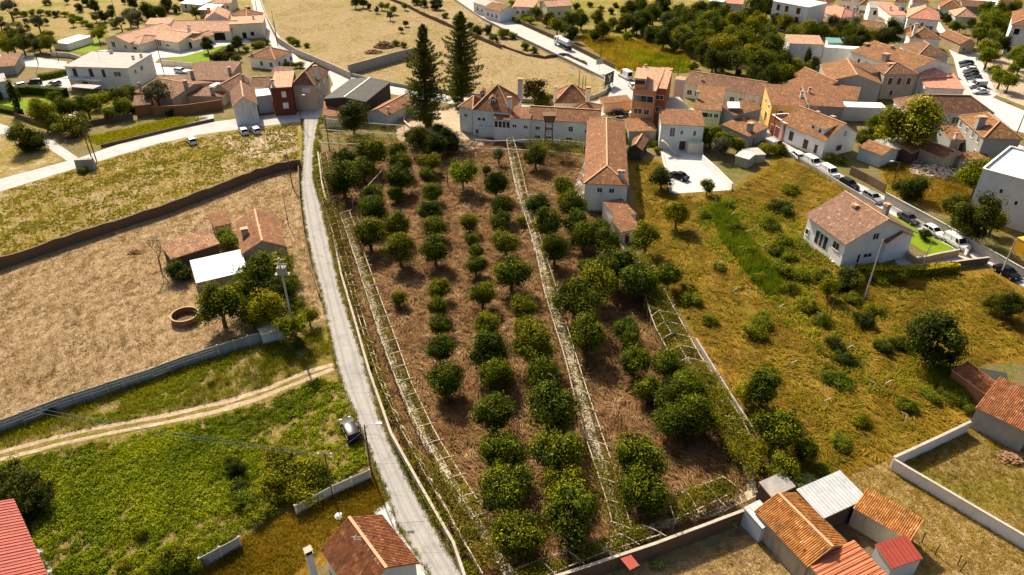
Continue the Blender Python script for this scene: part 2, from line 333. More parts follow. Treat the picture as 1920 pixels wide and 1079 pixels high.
# paved streets
sheet('main_road', [(820,-24),(862,-24),(960,40),(1060,85),(1155,132),(1180,148),(1195,172),(1182,190),(1140,212),(1080,205),(1105,196),(1140,182),(1146,168),(1132,152),(1060,112),(960,64),(870,14)], LV[3], 'asphalt', .05)
sheet('village_street', [(480,-20),(489,0),(505,42),(532,80),(562,112),(600,122),(640,140),(680,150),(767,168),(860,182),(960,196),(1080,205),(1140,212),(1120,222),(960,205),(850,196),(740,178),(690,170),(640,165),(632,190),(606,218),(560,228),(545,215),(590,200),(625,160),(618,142),(560,124),(505,84),(482,42),(470,0)], LV[3], 'pale_concrete', .08)
sheet('side_road', [(-40,348),(0,336),(147,297),(232,268),(330,243),(400,229),(480,219),(545,212),(606,218),(596,232),(560,229),(480,239),(375,253),(292,271),(140,317),(0,360),(-40,374)], LV[4], 'asphalt', .05)
sheet('west_road', [(-40,228),(0,232),(40,246),(100,264),(147,297),(140,312),(90,278),(30,256),(-40,246)], LV[3], 'asphalt', .05)
sheet('cottage_street', [(-40,102),(40,104),(125,116),(125,130),(60,126),(-40,120)], LV[3], 'pale_concrete', .05)
sheet('cottage_street', [(285,118),(365,124),(360,142),(285,140)], LV[3], 'white_concrete', .05)
sheet('driveway', [(-10,160),(70,155),(130,142),(135,165),(100,168),(0,178)], LV[3], 'pale_concrete', .05)
sheet('villa_drive', [(180,95),(270,90),(395,70),(455,70),(470,78),(440,88),(415,86),(345,106),(300,109),(290,118),(265,106)], LV[1], 'white_concrete', .05)
sheet('forecourt', [(345,222),(400,214),(402,226),(352,232)], LV[2], 'pale_concrete', .05)
sheet('white_yard', [(1240,268),(1318,268),(1320,300),(1374,348),(1370,357),(1257,364),(1246,310)], LV[3], 'white_concrete', .02)
sheet('right_street', [(1395,200),(1440,245),(1467,266),(1545,310),(1600,340),(1662,370),(1760,425),(1865,482),(1960,535),(1950,555),(1915,537),(1865,506),(1810,478),(1720,430),(1640,385),(1575,345),(1477,288),(1430,262),(1385,210)], LV[3], 'pale_concrete', .05)
sheet('square_street', [(1745,38),(1762,42),(1795,92),(1842,100),(1835,118),(1800,118),(1842,160),(1858,182),(1960,225),(1960,260),(1900,245),(1850,205),(1800,192),(1798,150),(1788,110),(1766,70)], LV[3], 'white_concrete', .05)
sheet('car_park', [(1795,112),(1840,112),(1870,178),(1858,186),(1815,186)], LV[4], 'pale_concrete', .05)
sheet('square_gravel', [(1842,104),(1960,110),(1960,215),(1870,180)], LV[2], 'dirt_path', .2)
sheet('house_apron', [(1482,425),(1520,440),(1592,494),(1620,490),(1622,504),(1592,508),(1500,452)], LV[3], 'pale_concrete', .03)
sheet('house_ramp', [(1668,470),(1720,482),(1800,480),(1850,494),(1780,506),(1690,510)], LV[3], 'pale_concrete', .03)
sheet('house_apron', [(700,960),(728,940),(750,1000),(812,1079),(830,1110),(780,1090),(740,1005)], LV[3], 'white_concrete', .15)
sheet('shed_apron', [(45,1020),(68,1012),(88,1050),(105,1079),(130,1120),(90,1120)], LV[3], 'white_concrete', .15)
sheet('barn_yard', [(1490,940),(1620,960),(1720,1030),(1660,1070),(1590,1030)], LV[2], 'dark_yard', .1)
sheet('farm_yard', [(300,440),(420,400),(540,400),(565,470),(560,600),(420,600),(330,520)], LV[1], 'dry_soil', .3)
sheet('mansion_court', [(740,225),(860,200),(890,250),(930,268),(870,285),(780,275),(745,262)], LV[2], 'dirt_path', .2)
sheet('wing_path', [(1078,345),(1098,300),(1102,330),(1096,372),(1080,372)], LV[3], 'pale_concrete', .03)
# the lane: cast slabs with recessed joints, a bed below
laneL = [(567,224),(569,270),(564,340),(566,380),(575,445),(590,510),(600,540),(622,647),(640,720),(670,790),(700,867),(727,935),(752,1000),(786,1050),(830,1120),(860,1170)]
laneR = [(600,222),(590,270),(588,330),(592,350),(605,395),(627,490),(637,540),(677,660),(697,730),(715,790),(752,870),(790,945),(828,1010),(867,1079),(900,1130),(925,1170)]
def resample(pts, n):
    w = [P(*p) for p in pts]; d = [0]
    for a, b in zip(w, w[1:]): d.append(d[-1] + (b - a).length)
    out = []
    for k in range(n):
        t = d[-1] * k / (n - 1); i = max(j for j in range(len(d)) if d[j] <= t + 1e-6); i = min(i, len(w) - 2)
        # smooth with a Catmull-Rom span
        p0, p1, p2, p3 = w[max(i-1,0)], w[i], w[i+1], w[min(i+2,len(w)-1)]; f = (t - d[i]) / (d[i+1] - d[i])
        out.append(.5 * ((2*p1) + (p2-p0)*f + (2*p0-5*p1+4*p2-p3)*f*f + (3*p1-p0-3*p2+p3)*f**3))
    return out
_m, _nt, _b = newmat('lane_concrete', .9, .15); _src = M['concrete']
def lane_mat():
    m = M['concrete'].copy(); m.name = 'lane_concrete'; nt = m.node_tree; b = nt.nodes['Principled BSDF']; old = b.inputs['Base Color'].links[0].from_socket
    uv = nt.nodes.new('ShaderNodeUVMap'); sp = nt.nodes.new('ShaderNodeSeparateXYZ'); nt.links.new(uv.outputs[0], sp.inputs[0])
    r = ramp(nt, [(0, (.62, .58, .5)), (.07, (.95, .94, .92)), (.2, (1.06,) * 3), (.3, (.82,) * 3), (.4, (1.04,) * 3), (.58, (1.05,) * 3), (.7, (.82,) * 3), (.8, (1.05,) * 3), (.93, (.93, .91, .88)), (1, (.55, .5, .42))])
    n = tex(nt, .25, 6, .7); ad = nt.nodes.new('ShaderNodeMath'); ad.operation = 'MULTIPLY_ADD'; nt.links.new(n.outputs[0], ad.inputs[0]); ad.inputs[1].default_value = .16; nt.links.new(sp.outputs[0], ad.inputs[2])
    sb = nt.nodes.new('ShaderNodeMath'); sb.operation = 'SUBTRACT'; nt.links.new(ad.outputs[0], sb.inputs[0]); sb.inputs[1].default_value = .08; nt.links.new(sb.outputs[0], r.inputs[0])
    c = mix(nt, 1., old, r.outputs[0], 'MULTIPLY'); nt.links.new(c, b.inputs['Base Color']); return m
M['lane_concrete'] = lane_mat()
NL = 33
LL, LR = resample(laneL, NL), resample(laneR, NL)
lane = sheet('lane', LL + LR[::-1], LV[5] - .03, 'joint')
_lm = MB(); cut = 22
for k in range(cut):
    a, b, c, d = LL[k], LR[k], LR[k+1], LL[k+1]
    _lm.face([Vector((p.x, p.y, LV[5] + .02)) for p in (d, c, b, a)], 0, [(0, 0), (1, 0), (1, 0), (0, 0)])
lo = obj('lane_surface', _lm, 'lane_concrete', lane)
for k in range(cut, NL - 1):
    for s0, s1 in ((0., .46), (.46, 1.)):
        g0, g1 = .003, .003
        q = []
        for (i, t) in ((k, s0 + g0), (k, s1 - g1), (k+1, s1 - g1), (k+1, s0 + g0)):
            p = LL[i].lerp(LR[i], t); q.append(p)
        d = (q[3] - q[0]).normalized() * .012; q = [q[0] + d, q[1] + d, q[2] - d, q[3] - d]
        hz = LV[5] + .02 + random.uniform(-.004, .004)
        mb = MB().hexa([Vector((p.x, p.y, LV[5] - .025)) for p in q[::-1]], [Vector((p.x, p.y, hz)) for p in q[::-1]])
        mb.uv[0] = [(u_, 0) for u_ in (s0, s1, s1, s0)][::-1]; obj('slab', mb, 'lane_concrete', lane)
# dirt track with two wheel ruts
trk = sheet('dirt_track', strip([(-40,868),(0,852),(110,825),(190,806),(300,785),(400,768),(480,748),(560,712),(612,690),(640,690)], [3, 3.2, 3.2, 3.2, 3.2, 3.4, 4, 3.6, 3, 3]), LV[3], 'weedy_soil', .3)
for cc in ([(-40,860),(0,849),(90,825),(170,806),(230,795),(320,778),(430,752),(500,730),(570,700),(625,684)], [(-40,872),(20,858),(110,834),(210,812),(300,795),(400,774),(480,750),(560,718),(625,692)]):
    sheet('wheel_rut', strip(cc, [.5,.6,.55,.7,.6,.8,.9,.7,.8][:len(cc)] + [.7] * (len(cc) - 9)), LV[4], 'dirt_path', .18, .6).parent = trk
# garden paths of the orchard
PATH_A = [(640,396),(660,455),(690,545),(715,625),(750,715),(790,812),(842,897),(930,1037),(960,1085)]
PATH_B = [(957,288),(965,322),(975,370),(992,420),(1012,482),(1027,540),(1047,607),(1065,652),(1080,710),(1105,800),(1120,855),(1135,897),(1160,985),(1170,1030)]
PATH_C = [(1150,432),(1185,485),(1225,555),(1260,615),(1287,675),(1330,742),(1370,810),(1402,880),(1412,925)]
for nm, pth, w in (('garden_path', PATH_A, 1.15), ('garden_path', PATH_B, 1.25), ('garden_path', PATH_C, 1.1)):
    sheet(nm, strip(pth, w), LV[4], 'path_stone', .1, .7)
sheet('garden_path', strip([(1412,925),(1340,960),(1240,985),(1180,1008),(1080,1050)], 1.1), LV[4], 'path_stone', .1, .7)
sheet('garden_path', strip([(985,310),(1040,312),(1090,318)], .5), LV[3], 'path_stone', .05)
sheet('garden_path', strip([(985,365),(1040,366),(1075,368)], .5), LV[3], 'path_stone', .05)
# ------------------------------------------------------------------ grass, weeds and straw (nobody could count them)
M['weed'] = leaf_mat('weed', (.09, .105, .004), (.19, .185, .008), (.32, .28, .02), .35, 0)
M['lush_weed'] = leaf_mat('lush_weed', (.065, .105, .004), (.175, .22, .006), (.34, .35, .012), .35, 0)
M['straw'] = leaf_mat('straw', (.15, .09, .036), (.31, .205, .10), (.50, .37, .215), .3, 0)
M['orchard_straw'] = leaf_mat('orchard_straw', (.09, .042, .015), (.225, .13, .055), (.42, .285, .155), .3, 0)
M['gold_grass'] = leaf_mat('gold_grass', (.14, .095, .008), (.26, .17, .012), (.42, .29, .05), .35, 0)
M['reed'] = leaf_mat('reed', (.05, .09, .006), (.12, .16, .01), (.22, .22, .02), .35, 0)
def blades(name, pts, h, w, nb, spread, mat, lean=.5, tintf=None, flat=0., z0=.03):
    """clumps of grass blades, one mesh"""
    n = len(pts)
    if n == 0: return None
    rng = RNG; hh = rng.uniform(h[0], h[1], n); tc = rng.uniform(.1, .9, n) if tintf is None else tintf(pts)
    I = np.repeat(np.arange(n), nb); m = len(I)
    a = rng.uniform(0, 6.283, m); r = np.sqrt(rng.uniform(0, 1, m)) * spread * (hh[I] / h[1])
    B = np.stack([pts[I, 0] + np.cos(a) * r, pts[I, 1] + np.sin(a) * r, np.full(m, z0)], 1)
    a2 = a + rng.normal(0, .8, m); ln = hh[I] * rng.uniform(.6, 1.1, m); le = np.clip(rng.normal(lean, .25, m), .05, 1.4) + flat
    T = B + np.stack([np.cos(a2) * np.sin(le) * ln, np.sin(a2) * np.sin(le) * ln, np.cos(le) * ln + .02], 1)
    ww = rng.uniform(.7, 1.3, m) * w; pd = rng.uniform(0, 3.14, m); D = np.stack([np.cos(pd) * ww, np.sin(pd) * ww, 0 * ww], 1)
    Md = (B + T) / 2 + D * .5; Md2 = (B + T) / 2 - D * .5
    V = np.stack([B, Md, T, Md2], 1).reshape(-1, 3); Q = np.arange(m * 4).reshape(-1, 4)
    t = np.clip(tc[I] + rng.normal(0, .16, m), 0, 1)
    return tag(link(name, npmesh(name, V, Q, t, [mat])), kind='stuff')
def clumps(name, pts, r, nl, ls, mat, hs=.8, tintf=None):
    """low leafy weeds: small heaps of leaves, one mesh"""
    n = len(pts)
    if n == 0: return None
    rng = RNG; rr = rng.uniform(r[0], r[1], n); tc = rng.uniform(.1, .9, n) if tintf is None else tintf(pts)
    I = np.repeat(np.arange(n), nl); m = len(I); d = rng.normal(size=(m, 3)); d[:, 2] = np.abs(d[:, 2]); d /= np.linalg.norm(d, axis=1, keepdims=True)
    C = np.stack([pts[I, 0], pts[I, 1], np.full(m, .04)], 1) + d * (rr[I] * rng.uniform(.4, 1.05, m))[:, None] * np.array([1, 1, hs])
    V, Q = leaves(C, d + rng.normal(0, .6, (m, 3)) + np.array([0, 0, .3]), rng.uniform(.7, 1.4, m) * ls, .6)
    return tag(link(name, npmesh(name, V, Q, np.clip(tc[I] + rng.normal(0, .15, m) + .25 * (d[:, 2] - .4), 0, 1), [mat])), kind='stuff')
def stuff(o, label, cat):
    if o is not None: tag(o, label, cat)
    return o
keepout = []
def clear(polys):
    A = [np.array([(p[0], p[1]) for p in q]) for q in polys]
    return lambda X, Y: ~np.any([inpoly(X, Y, a) for a in A], axis=0)
trackpoly = strip([(-40,862),(0,851),(110,827),(190,808),(300,787),(400,765),(480,742),(560,708),(625,688)], [2.2] * 9)
green = gp([(-30,880),(110,845),(210,825),(400,785),(520,745),(600,710),(640,722),(668,800),(690,870),(560,945),(440,1005),(330,1079),(0,1079),(-30,1000)])
c0 = clear([trackpoly])
def lush(X, Y): return vnoise(X, Y, 9.)
tf = lambda p: np.clip(.5 + .35 * vnoise(p[:, 0], p[:, 1], 6.) + RNG.normal(0, .15, len(p)), 0, 1)
core = gp([(20,930),(110,870),(250,840),(400,800),(480,830),(520,880),(440,960),(300,1000),(120,990)])
stuff(clumps('weeds', scatter(green, 6200, lambda X, Y: c0(X, Y) & (1.5 * vnoise(X, Y, .75) + .6 * vnoise(X, Y, 5.) + .9 * inpoly(X, Y, np.array([(p[0], p[1]) for p in core])) + RNG.normal(0, .35, len(X)) > .35)), (.25, .68), 22, .22, 'lush_weed', .9, tf), 'bright green leafy weeds crowding the field by the dirt track', 'weeds')
stuff(clumps('weeds', scatter(green, 4200, lambda X, Y: c0(X, Y) & (vnoise(X, Y, 2.2) + RNG.normal(0, .3, len(X)) > -.05)), (.12, .4), 13, .17, 'weed', .9, tf), 'yellowish green weeds in patches around the green field', 'weeds')
stuff(blades('grass', scatter(green, 2600, lambda X, Y: c0(X, Y) & (vnoise(X, Y, 2.2) > -.2)), (.3, .8), .06, 9, .22, 'lush_weed', .5, tf), 'upright grass tufts among the weeds of the green field', 'grass')
strip2 = gp([(0,812),(60,795),(282,712),(437,662),(500,645),(600,625),(622,660),(560,700),(480,730),(400,755),(200,795),(0,845)])
stuff(blades('grass', scatter(strip2, 3600, lambda X, Y: c0(X, Y) & (vnoise(X, Y, 2.) + RNG.normal(0, .3, len(X)) > -.2)), (.25, .8), .05, 8, .25, 'weed', .5, tf), 'yellow green grass along the foot of the concrete panel fence', 'grass')
stuff(clumps('weeds', scatter(strip2, 900, lambda X, Y: c0(X, Y) & (vnoise(X, Y, 4.) > .2)), (.15, .5), 14, .18, 'lush_weed', 1., tf), 'green weeds between the panel fence and the dirt track', 'weeds')
up = gp([(0,362),(140,320),(292,274),(480,242),(558,234),(560,300),(480,318),(395,350),(300,386),(120,442),(0,485)])
stuff(clumps('weeds', scatter(up, 5200, lambda X, Y: vnoise(X, Y, 4.) + .5 * vnoise(X, Y, 1.3) + RNG.normal(0, .45, len(X)) > .15), (.12, .38), 9, .24, 'weed', .7, lambda p: np.clip(.68 + .25 * vnoise(p[:, 0], p[:, 1], 8.), 0, 1)), 'low yellow green weeds on the roadside strip above the dark wall', 'weeds')
stuff(blades('grass', scatter(up, 5000), (.2, .55), .06, 7, .3, 'gold_grass', .6), 'dry golden grass on the roadside strip above the dark wall', 'grass')
dry = gp([(0,510),(300,410),(556,312),(566,400),(590,520),(600,600),(437,640),(282,692),(0,795)])
stuff(blades('straw', scatter(dry, 17000, lambda X, Y: vnoise(X, Y, .8) + RNG.normal(0, .3, len(X)) > .0), (.14, .42), .055, 7, .3, 'straw', .9, lambda p: np.clip(.5 + .35 * vnoise(p[:, 0], p[:, 1], 1.1) + .2 * vnoise(p[:, 0], p[:, 1], 6.) + RNG.normal(0, .15, len(p)), 0, 1), .1), 'cut straw stubble lying over the wide brown field', 'straw')
orch = gp([(600,300),(700,275),(860,262),(960,270),(1090,300),(1105,360),(1150,440),(1300,640),(1400,800),(1440,905),(1300,980),(1055,1070),(910,1079),(850,1000),(772,880),(720,790),(640,540),(607,395)])
PA, PB, PC = strip(PATH_A, 1.1), strip(PATH_B, 1.2), strip(PATH_C, 1.0)
c1 = clear([PA, PB, PC])
ftint = lambda p: np.clip(.42 + .30 * vnoise(p[:, 0], p[:, 1], 3.) + .32 * vnoise(p[:, 0], p[:, 1], .75) + RNG.normal(0, .1, len(p)), 0, 1)
def swept(name, poly, n, h, w, nb, mat, tint, ang, mask=None):
    """long dry grass bent over in swirls"""
    p = scatter(poly, n, mask); I = np.repeat(np.arange(len(p)), nb); m = len(I); rng = RNG
    B = np.stack([p[I, 0] + rng.normal(0, .25, m), p[I, 1] + rng.normal(0, .25, m), np.full(m, .03)], 1)
    a = ang + 1.5 * vnoise(p[:, 0], p[:, 1], 3.2)[I] + rng.normal(0, .25, m); L = rng.uniform(h[0], h[1], m)
    K = B + np.stack([np.cos(a) * L * .4, np.sin(a) * L * .4, L * rng.uniform(.2, .42, m)], 1)
    T = B + np.stack([np.cos(a) * L, np.sin(a) * L, L * rng.uniform(.05, .25, m)], 1)
    D = np.stack([-np.sin(a), np.cos(a), 0 * a], 1) * (w * rng.uniform(.7, 1.3, m))[:, None]
    V = np.stack([B, K + D, T, K - D], 1).reshape(-1, 3)
    return tag(link(name, npmesh(name, V, np.arange(m * 4).reshape(-1, 4), np.clip(tint(p)[I] + rng.normal(0, .13, m), 0, 1), [mat])), kind='stuff')
stuff(clumps('weeds', scatter(orch, 2600, lambda X, Y: c1(X, Y) & (vnoise(X, Y, 2.) + RNG.normal(0, .3, len(X)) > .35)), (.12, .34), 10, .16, 'weed', .8, tf), 'scattered green weeds between the orange trees', 'weeds')
stuff(swept('dry_grass', orch, 12500, (.5, 1.1), .05, 7, 'orchard_straw', ftint, R(-60), c1), 'matted dry brown grass lying in swirls under the orange trees', 'grass')
mead = gp([(1190,310),(1235,305),(1262,370),(1375,358),(1460,300),(1560,330),(1590,356),(1510,425),(1590,505),(1700,515),(1860,515),(1920,560),(1920,660),(1800,690),(1820,785),(1676,855),(1560,900),(1500,915),(1420,795),(1310,638),(1205,475)])
stuff(swept('meadow_grass', mead, 12000, (.5, 1.2), .05, 6, 'gold_grass', lambda p: np.clip(.45 + .35 * vnoise(p[:, 0], p[:, 1], 4.) + RNG.normal(0, .15, len(p)), 0, 1), R(-50), lambda X, Y: vnoise(X, Y, 6.) > -.75), 'long golden grass bent over in the overgrown meadow', 'grass')
stuff(clumps('meadow_weeds', scatter(mead, 8500, lambda X, Y: vnoise(X, Y, 3.) + .6 * vnoise(X, Y, 9.) + RNG.normal(0, .3, len(X)) > .15), (.15, .6), 12, .2, 'weed', .9, tf), 'green weeds in patches through the golden meadow', 'weeds')
for poly, lab in ((gp([(1330,395),(1355,385),(1390,430),(1440,500),(1470,545),(1440,560),(1395,510),(1350,450)]), 'tall green reeds in a band below the white yard'),
                  (gp([(1745,690),(1800,700),(1835,730),(1810,760),(1740,720)]), 'tall green reeds beside the long narrow tile roof')):
    stuff(blades('reeds', scatter(poly, 1300), (.9, 1.9), .07, 9, .3, 'reed', .25, tf), lab, 'reeds')
lot = gp([(1680,858),(1818,796),(1900,850),(1960,890),(1960,1015),(1920,1000)])
stuff(blades('grass', scatter(lot, 2600), (.12, .4), .045, 8, .25, 'gold_grass', .7, tf), 'short dry grass inside the white walled lot', 'grass')
lot2 = gp([(1570,905),(1672,868),(1920,1012),(1960,1079),(1730,1079),(1640,960)])
stuff(blades('straw', scatter(lot2, 3600), (.12, .35), .05, 7, .28, 'gold_grass', .9, lambda p: np.clip(RNG.normal(.75, .2, len(p)), 0, 1), .1), 'dry straw on the pale lot below the white wall', 'straw')
lot3 = gp([(1230,1060),(1420,985),(1480,1079),(1250,1100)])
stuff(blades('straw', scatter(lot3, 900), (.15, .4), .05, 7, .28, 'straw', .9, tf, .1), 'dry straw on the strip in front of the bottom wall', 'straw')
verge = gp([(385,1079),(445,1018),(555,955),(622,922),(697,882),(722,945),(690,972),(600,1030),(520,1100)])
stuff(blades('grass', scatter(verge, 4200), (.2, .6), .05, 8, .22, 'gold_grass', .6, tf), 'golden grass on the verge behind the bottom tiled house', 'grass')
stuff(clumps('weeds', scatter(verge, 350), (.15, .4), 12, .17, 'weed', .9, tf), 'small green weeds on the verge behind the bottom tiled house', 'weeds')
om = gp([(1082,72),(1110,64),(1200,77),(1288,102),(1296,128),(1240,138),(1158,132)])
stuff(blades('grass', scatter(om, 4200), (.5, 1.3), .11, 6, .5, 'gold_grass', .4, tf), 'orange grass in the meadow beside the main road', 'grass')
stuff(blades('reeds', scatter(gp([(1170,95),(1290,112),(1290,136),(1210,136)]), 1500), (.6, 1.5), .11, 6, .5, 'lush_weed', .3, tf), 'green reeds in the meadow beside the main road', 'reeds')
rl = gp([(1645,300),(1760,292),(1890,310),(1850,430),(1760,395),(1665,355)])
stuff(blades('grass', scatter(rl, 3800), (.3, .9), .07, 7, .35, 'gold_grass', .5, tf), 'dry grass on the lots beyond the street wall', 'grass')
yv = gp([(150,262),(330,222),(392,222),(235,263),(190,273)])
stuff(blades('grass', scatter(yv, 2600), (.3, .8), .09, 6, .4, 'weed', .5, lambda p: np.clip(RNG.normal(.75, .15, len(p)), 0, 1)), 'yellow green grass beside the curving side road', 'grass')
tan = gp([(510,0),(840,0),(950,70),(1120,150),(1130,188),(860,172),(660,134),(525,70)])
stuff(blades('straw', scatter(tan, 6000, lambda X, Y: vnoise(X, Y, 10.) > .1), (.15, .45), .12, 5, .5, 'straw', 1., lambda p: np.clip(RNG.normal(.8, .15, len(p)), 0, 1), .1), 'dry stubble on the wide tan field', 'straw')

stuff(clumps('weeds', scatter(gp([(1300,380),(1400,370),(1500,420),(1590,510),(1570,640),(1480,620),(1400,520),(1330,470)]), 2600, lambda X, Y: vnoise(X, Y, 1.5) > -.1), (.25, .9), 16, .24, 'lush_weed', 1., tf), 'tangled bright green undergrowth beside the brown roofed house', 'weeds')
stuff(clumps('weeds', scatter(gp([(1460,560),(1700,600),(1790,720),(1700,780),(1560,700)]), 1800, lambda X, Y: vnoise(X, Y, 1.5) > .2), (.25, .8), 14, .22, 'weed', .9, tf), 'tangled olive weeds across the middle of the meadow', 'weeds')
edge = [p for a, b in zip(LL, LL[1:]) for p in (a.lerp(b, t) for t in np.linspace(0, 1, 26)[:-1])]; edger = [p for a, b in zip(LR, LR[1:]) for p in (a.lerp(b, t) for t in np.linspace(0, 1, 26)[:-1])]
for E, lab in ((edge, 'ragged grass along the field side of the lane'), (edger, 'ragged grass along the wall side of the lane')):
    a = np.array([(p.x, p.y) for p in E for _ in range(4)]); a = a + RNG.normal(0, .16, a.shape); k = vnoise(a[:, 0], a[:, 1], 1.2) + RNG.normal(0, .3, len(a)) > -.25
    stuff(blades('grass', a[k], (.12, .42), .05, 7, .22, 'weed', .7, tf, z0=.06), lab, 'grass')
a = np.array([(p.x + .75, p.y) for p in edger for _ in range(5)]); a = a + RNG.normal(0, .22, a.shape); k = vnoise(a[:, 0], a[:, 1], 1.4) > .05; a = a[k]
_o = clumps('creeper', a, (.2, .5), 12, .2, 'weed', 1.4, lambda p: np.clip(RNG.normal(.4, .2, len(p)), 0, 1)); _o.location.z = .75; stuff(_o, 'creeper spilling over the lane wall', 'creeper')
# ------------------------------------------------------------------ boundary walls, fences, pergolas
M['old_wall'] = wall_mat('old_wall', (.16, .105, .065), .6, (.06, .045, .03))
M['grey_wall'] = wall_mat('grey_wall', (.36, .34, .30), .6)
M['concrete_panel'] = wall_mat('concrete_panel', (.33, .35, .34), .7, (.13, .13, .12))
M['cream_wall'] = wall_mat('cream_wall', (.66, .56, .43), .4)
M['white_wall'] = wall_mat('white_wall', (.78, .77, .74), .35, (.42, .38, .32))
M['brick_wall'] = wall_mat('brick_wall', (.26, .12, .06), .5, (.12, .07, .04))
M['stone_wall'] = wall_mat('stone_wall', (.42, .31, .19), .7, (.2, .14, .08))
M['coping'] = plain('coping', (.40, .36, .30), .9, .1, .25)
M['weathered_wood'] = plain('weathered_wood', (.46, .38, .28), .9, .1, .3, 4)
M['dark_wood'] = plain('dark_wood', (.10, .065, .04), .85, .15, .3, 4)
M['cast_concrete'] = plain('cast_concrete', (.50, .46, .40), .9, .1, .2, 3)
M['steel'] = plain('steel', (.45, .46, .47), .45, .5, .15, 3, .7)
M['black_metal'] = plain('black_metal', (.03, .03, .03), .5, .4, .2)
def wall(name, label, pts, h, th, mat, top=False, cap=None, jag=.035, cat='wall', h2=None):
    """a wall along survey points; top=True when the points were read on its upper edge"""
    w = [P(x, y, h if top else 0) for x, y in pts]; w = [Vector((p.x, p.y, 0)) for p in w]
    if jag:
        o = []
        for a, b in zip(w, w[1:]):
            n = max(1, int((b - a).length / 1.6)); o += [a + (b - a) * k / n for k in range(n)]
        w = o + [w[-1]]
    th2 = th / 2; nr = []
    for i in range(len(w)):
        d = (w[min(i+1, len(w)-1)] - w[max(i-1, 0)]).normalized(); nr.append(Vector((-d.y, d.x, 0)) * th2)
    hs = [h + (random.uniform(-jag, jag * .4) if jag else 0) for _ in w]
    t = thing(name, label, cat, sum(w, Vector()) / len(w)); mb = MB(); mc = MB()
    for i in range(len(w) - 1):
        a, b = w[i], w[i+1]; na, nb = nr[i], nr[i+1]; ha, hb = Vector((0,0,hs[i])), Vector((0,0,hs[i+1]))
        if (b - a).length < .05: continue
        mb.hexa([a + na, a - na, b - nb, b + nb], [a + na + ha, a - na + ha, b - nb + hb, b + nb + hb])
        if cap:
            k = 1 + .08 / th; z = Vector((0, 0, .07)); o3 = Vector((0, 0, .003))
            mc.hexa([a + na*k + ha + o3, a - na*k + ha + o3, b - nb*k + hb + o3, b + nb*k + hb + o3], [a + na*k + ha + z, a - na*k + ha + z, b - nb*k + hb + z, b + nb*k + hb + z])
    obj('wall_body', mb, mat, t)
    if cap: obj('coping', mc, cap, t)
    return t
wall('boundary_wall', 'dark ragged stone wall between the roadside strip and the brown field', [(-60,502),(0,482),(60,462),(120,442),(210,413),(300,385),(395,350),(440,333),(480,317),(520,305),(562,297)], 2.1, .45, 'old_wall', True, jag=.28)
wall('lane_wall', 'long low wall with pale coping along the orchard side of the lane', [(596,285),(604,345),(617,400),(640,515),(665,600),(692,695),(733,812),(792,917),(850,1017),(872,1082),(900,1130)], 1.3, .22, 'grey_wall', True, 'coping')
wall('lane_kerb_wall', 'thin dark wall on the field side of the lane', [(560,305),(563,380),(571,445),(586,515),(600,560)], 1.0, .2, 'old_wall', False)
wall('bottom_wall', 'grey wall closing the lower end of the orchard', [(880,1135),(960,1107),(1055,1077),(1140,1049),(1230,1019),(1347,975),(1405,953)], 2.2, .25, 'old_wall', True, 'coping')  # dark brown material carries the shade of the near face
wall('lot_wall', 'white block wall along the back of the dry lot', [(1676,858),(1755,822),(1820,791)], 1.7, .25, 'white_wall', True, 'coping')
wall('lot_wall', 'long white block wall running down the front of the dry lot', [(1677,862),(1760,910),(1840,957),(1930,1010),(2010,1056)], 1.6, .25, 'white_wall', True, 'coping')
wall('field_wall', 'curved grey wall along the street beside the tan field', [(486,-10),(500,30),(520,70),(555,92),(595,109),(630,124),(656,136)], 2., .25, 'grey_wall', True, 'coping')
wall('field_wall', 'tall dark grey wall crossing the tan field towards the pines', [(652,122),(690,112),(740,98),(800,84)], 3., .3, 'grey_wall', True)
wall('field_wall', 'low grey wall along the street in front of the pines', [(658,137),(700,148),(767,160),(860,171),(960,184),(1040,188)], 1., .25, 'grey_wall', True)
wall('road_wall', 'low wall with railing posts on the near side of the main road', [(850,0),(905,38),(960,66),(1060,114),(1132,150)], .9, .25, 'grey_wall', False)
wall('road_wall', 'dark wall on the far side of the main road', [(862,-22),(960,38),(1060,83),(1152,129)], 1.3, .25, 'old_wall', False)
wall('corner_wall', 'curved dark wall under the billboard at the road bend', [(1040,188),(1080,190),(1112,186),(1135,176),(1143,164),(1134,152)], 1.1, .25, 'grey_wall', False)
wall('field_wall', 'broken stone wall end beside the main road', [(1100,122),(1060,104),(1020,110),(985,104),(940,88)], .9, .4, 'old_wall', False, jag=.3)
wall('field_wall', 'old wall dividing the upper fields behind the tall pines', [(940,92),(900,75),(840,50),(790,28),(760,12),(700,-12)], 1.4, .4, 'old_wall', False, jag=.3)
wall('street_wall', 'long grey wall on the far side of the parked car street', [(1662,362),(1740,403),(1830,453),(1925,507)], 1.9, .25, 'grey_wall', True, 'coping')
wall('street_wall', 'dark patched wall at the upper end of the parked car street', [(1597,312),(1630,328),(1662,346)], 1.9, .25, 'old_wall', True)
wall('villa_wall', 'cream wall with pillars in front of the pale villa lawn', [(95,98),(130,100),(170,112)], 1.4, .3, 'cream_wall', True, 'coping')
wall('villa_wall', 'cream wall along the cottage street right of the grey roofed house', [(300,113),(330,115),(362,119)], 1.6, .3, 'cream_wall', True, 'coping')
wall('yard_wall', 'brown brick wall with low openings beside the old tiled cottages', [(284,200),(345,197),(414,187)], 2.6, .3, 'brick_wall', True)
wall('road_wall', 'low dark wall around the yellow green verge', [(190,277),(240,265),(330,243),(402,227)], .7, .25, 'old_wall', False)
wall('garden_wall', 'weathered grey wall below the garden trees beside the west road', [(30,221),(75,236),(110,246),(150,240),(250,222)], 1.4, .3, 'old_wall', False)
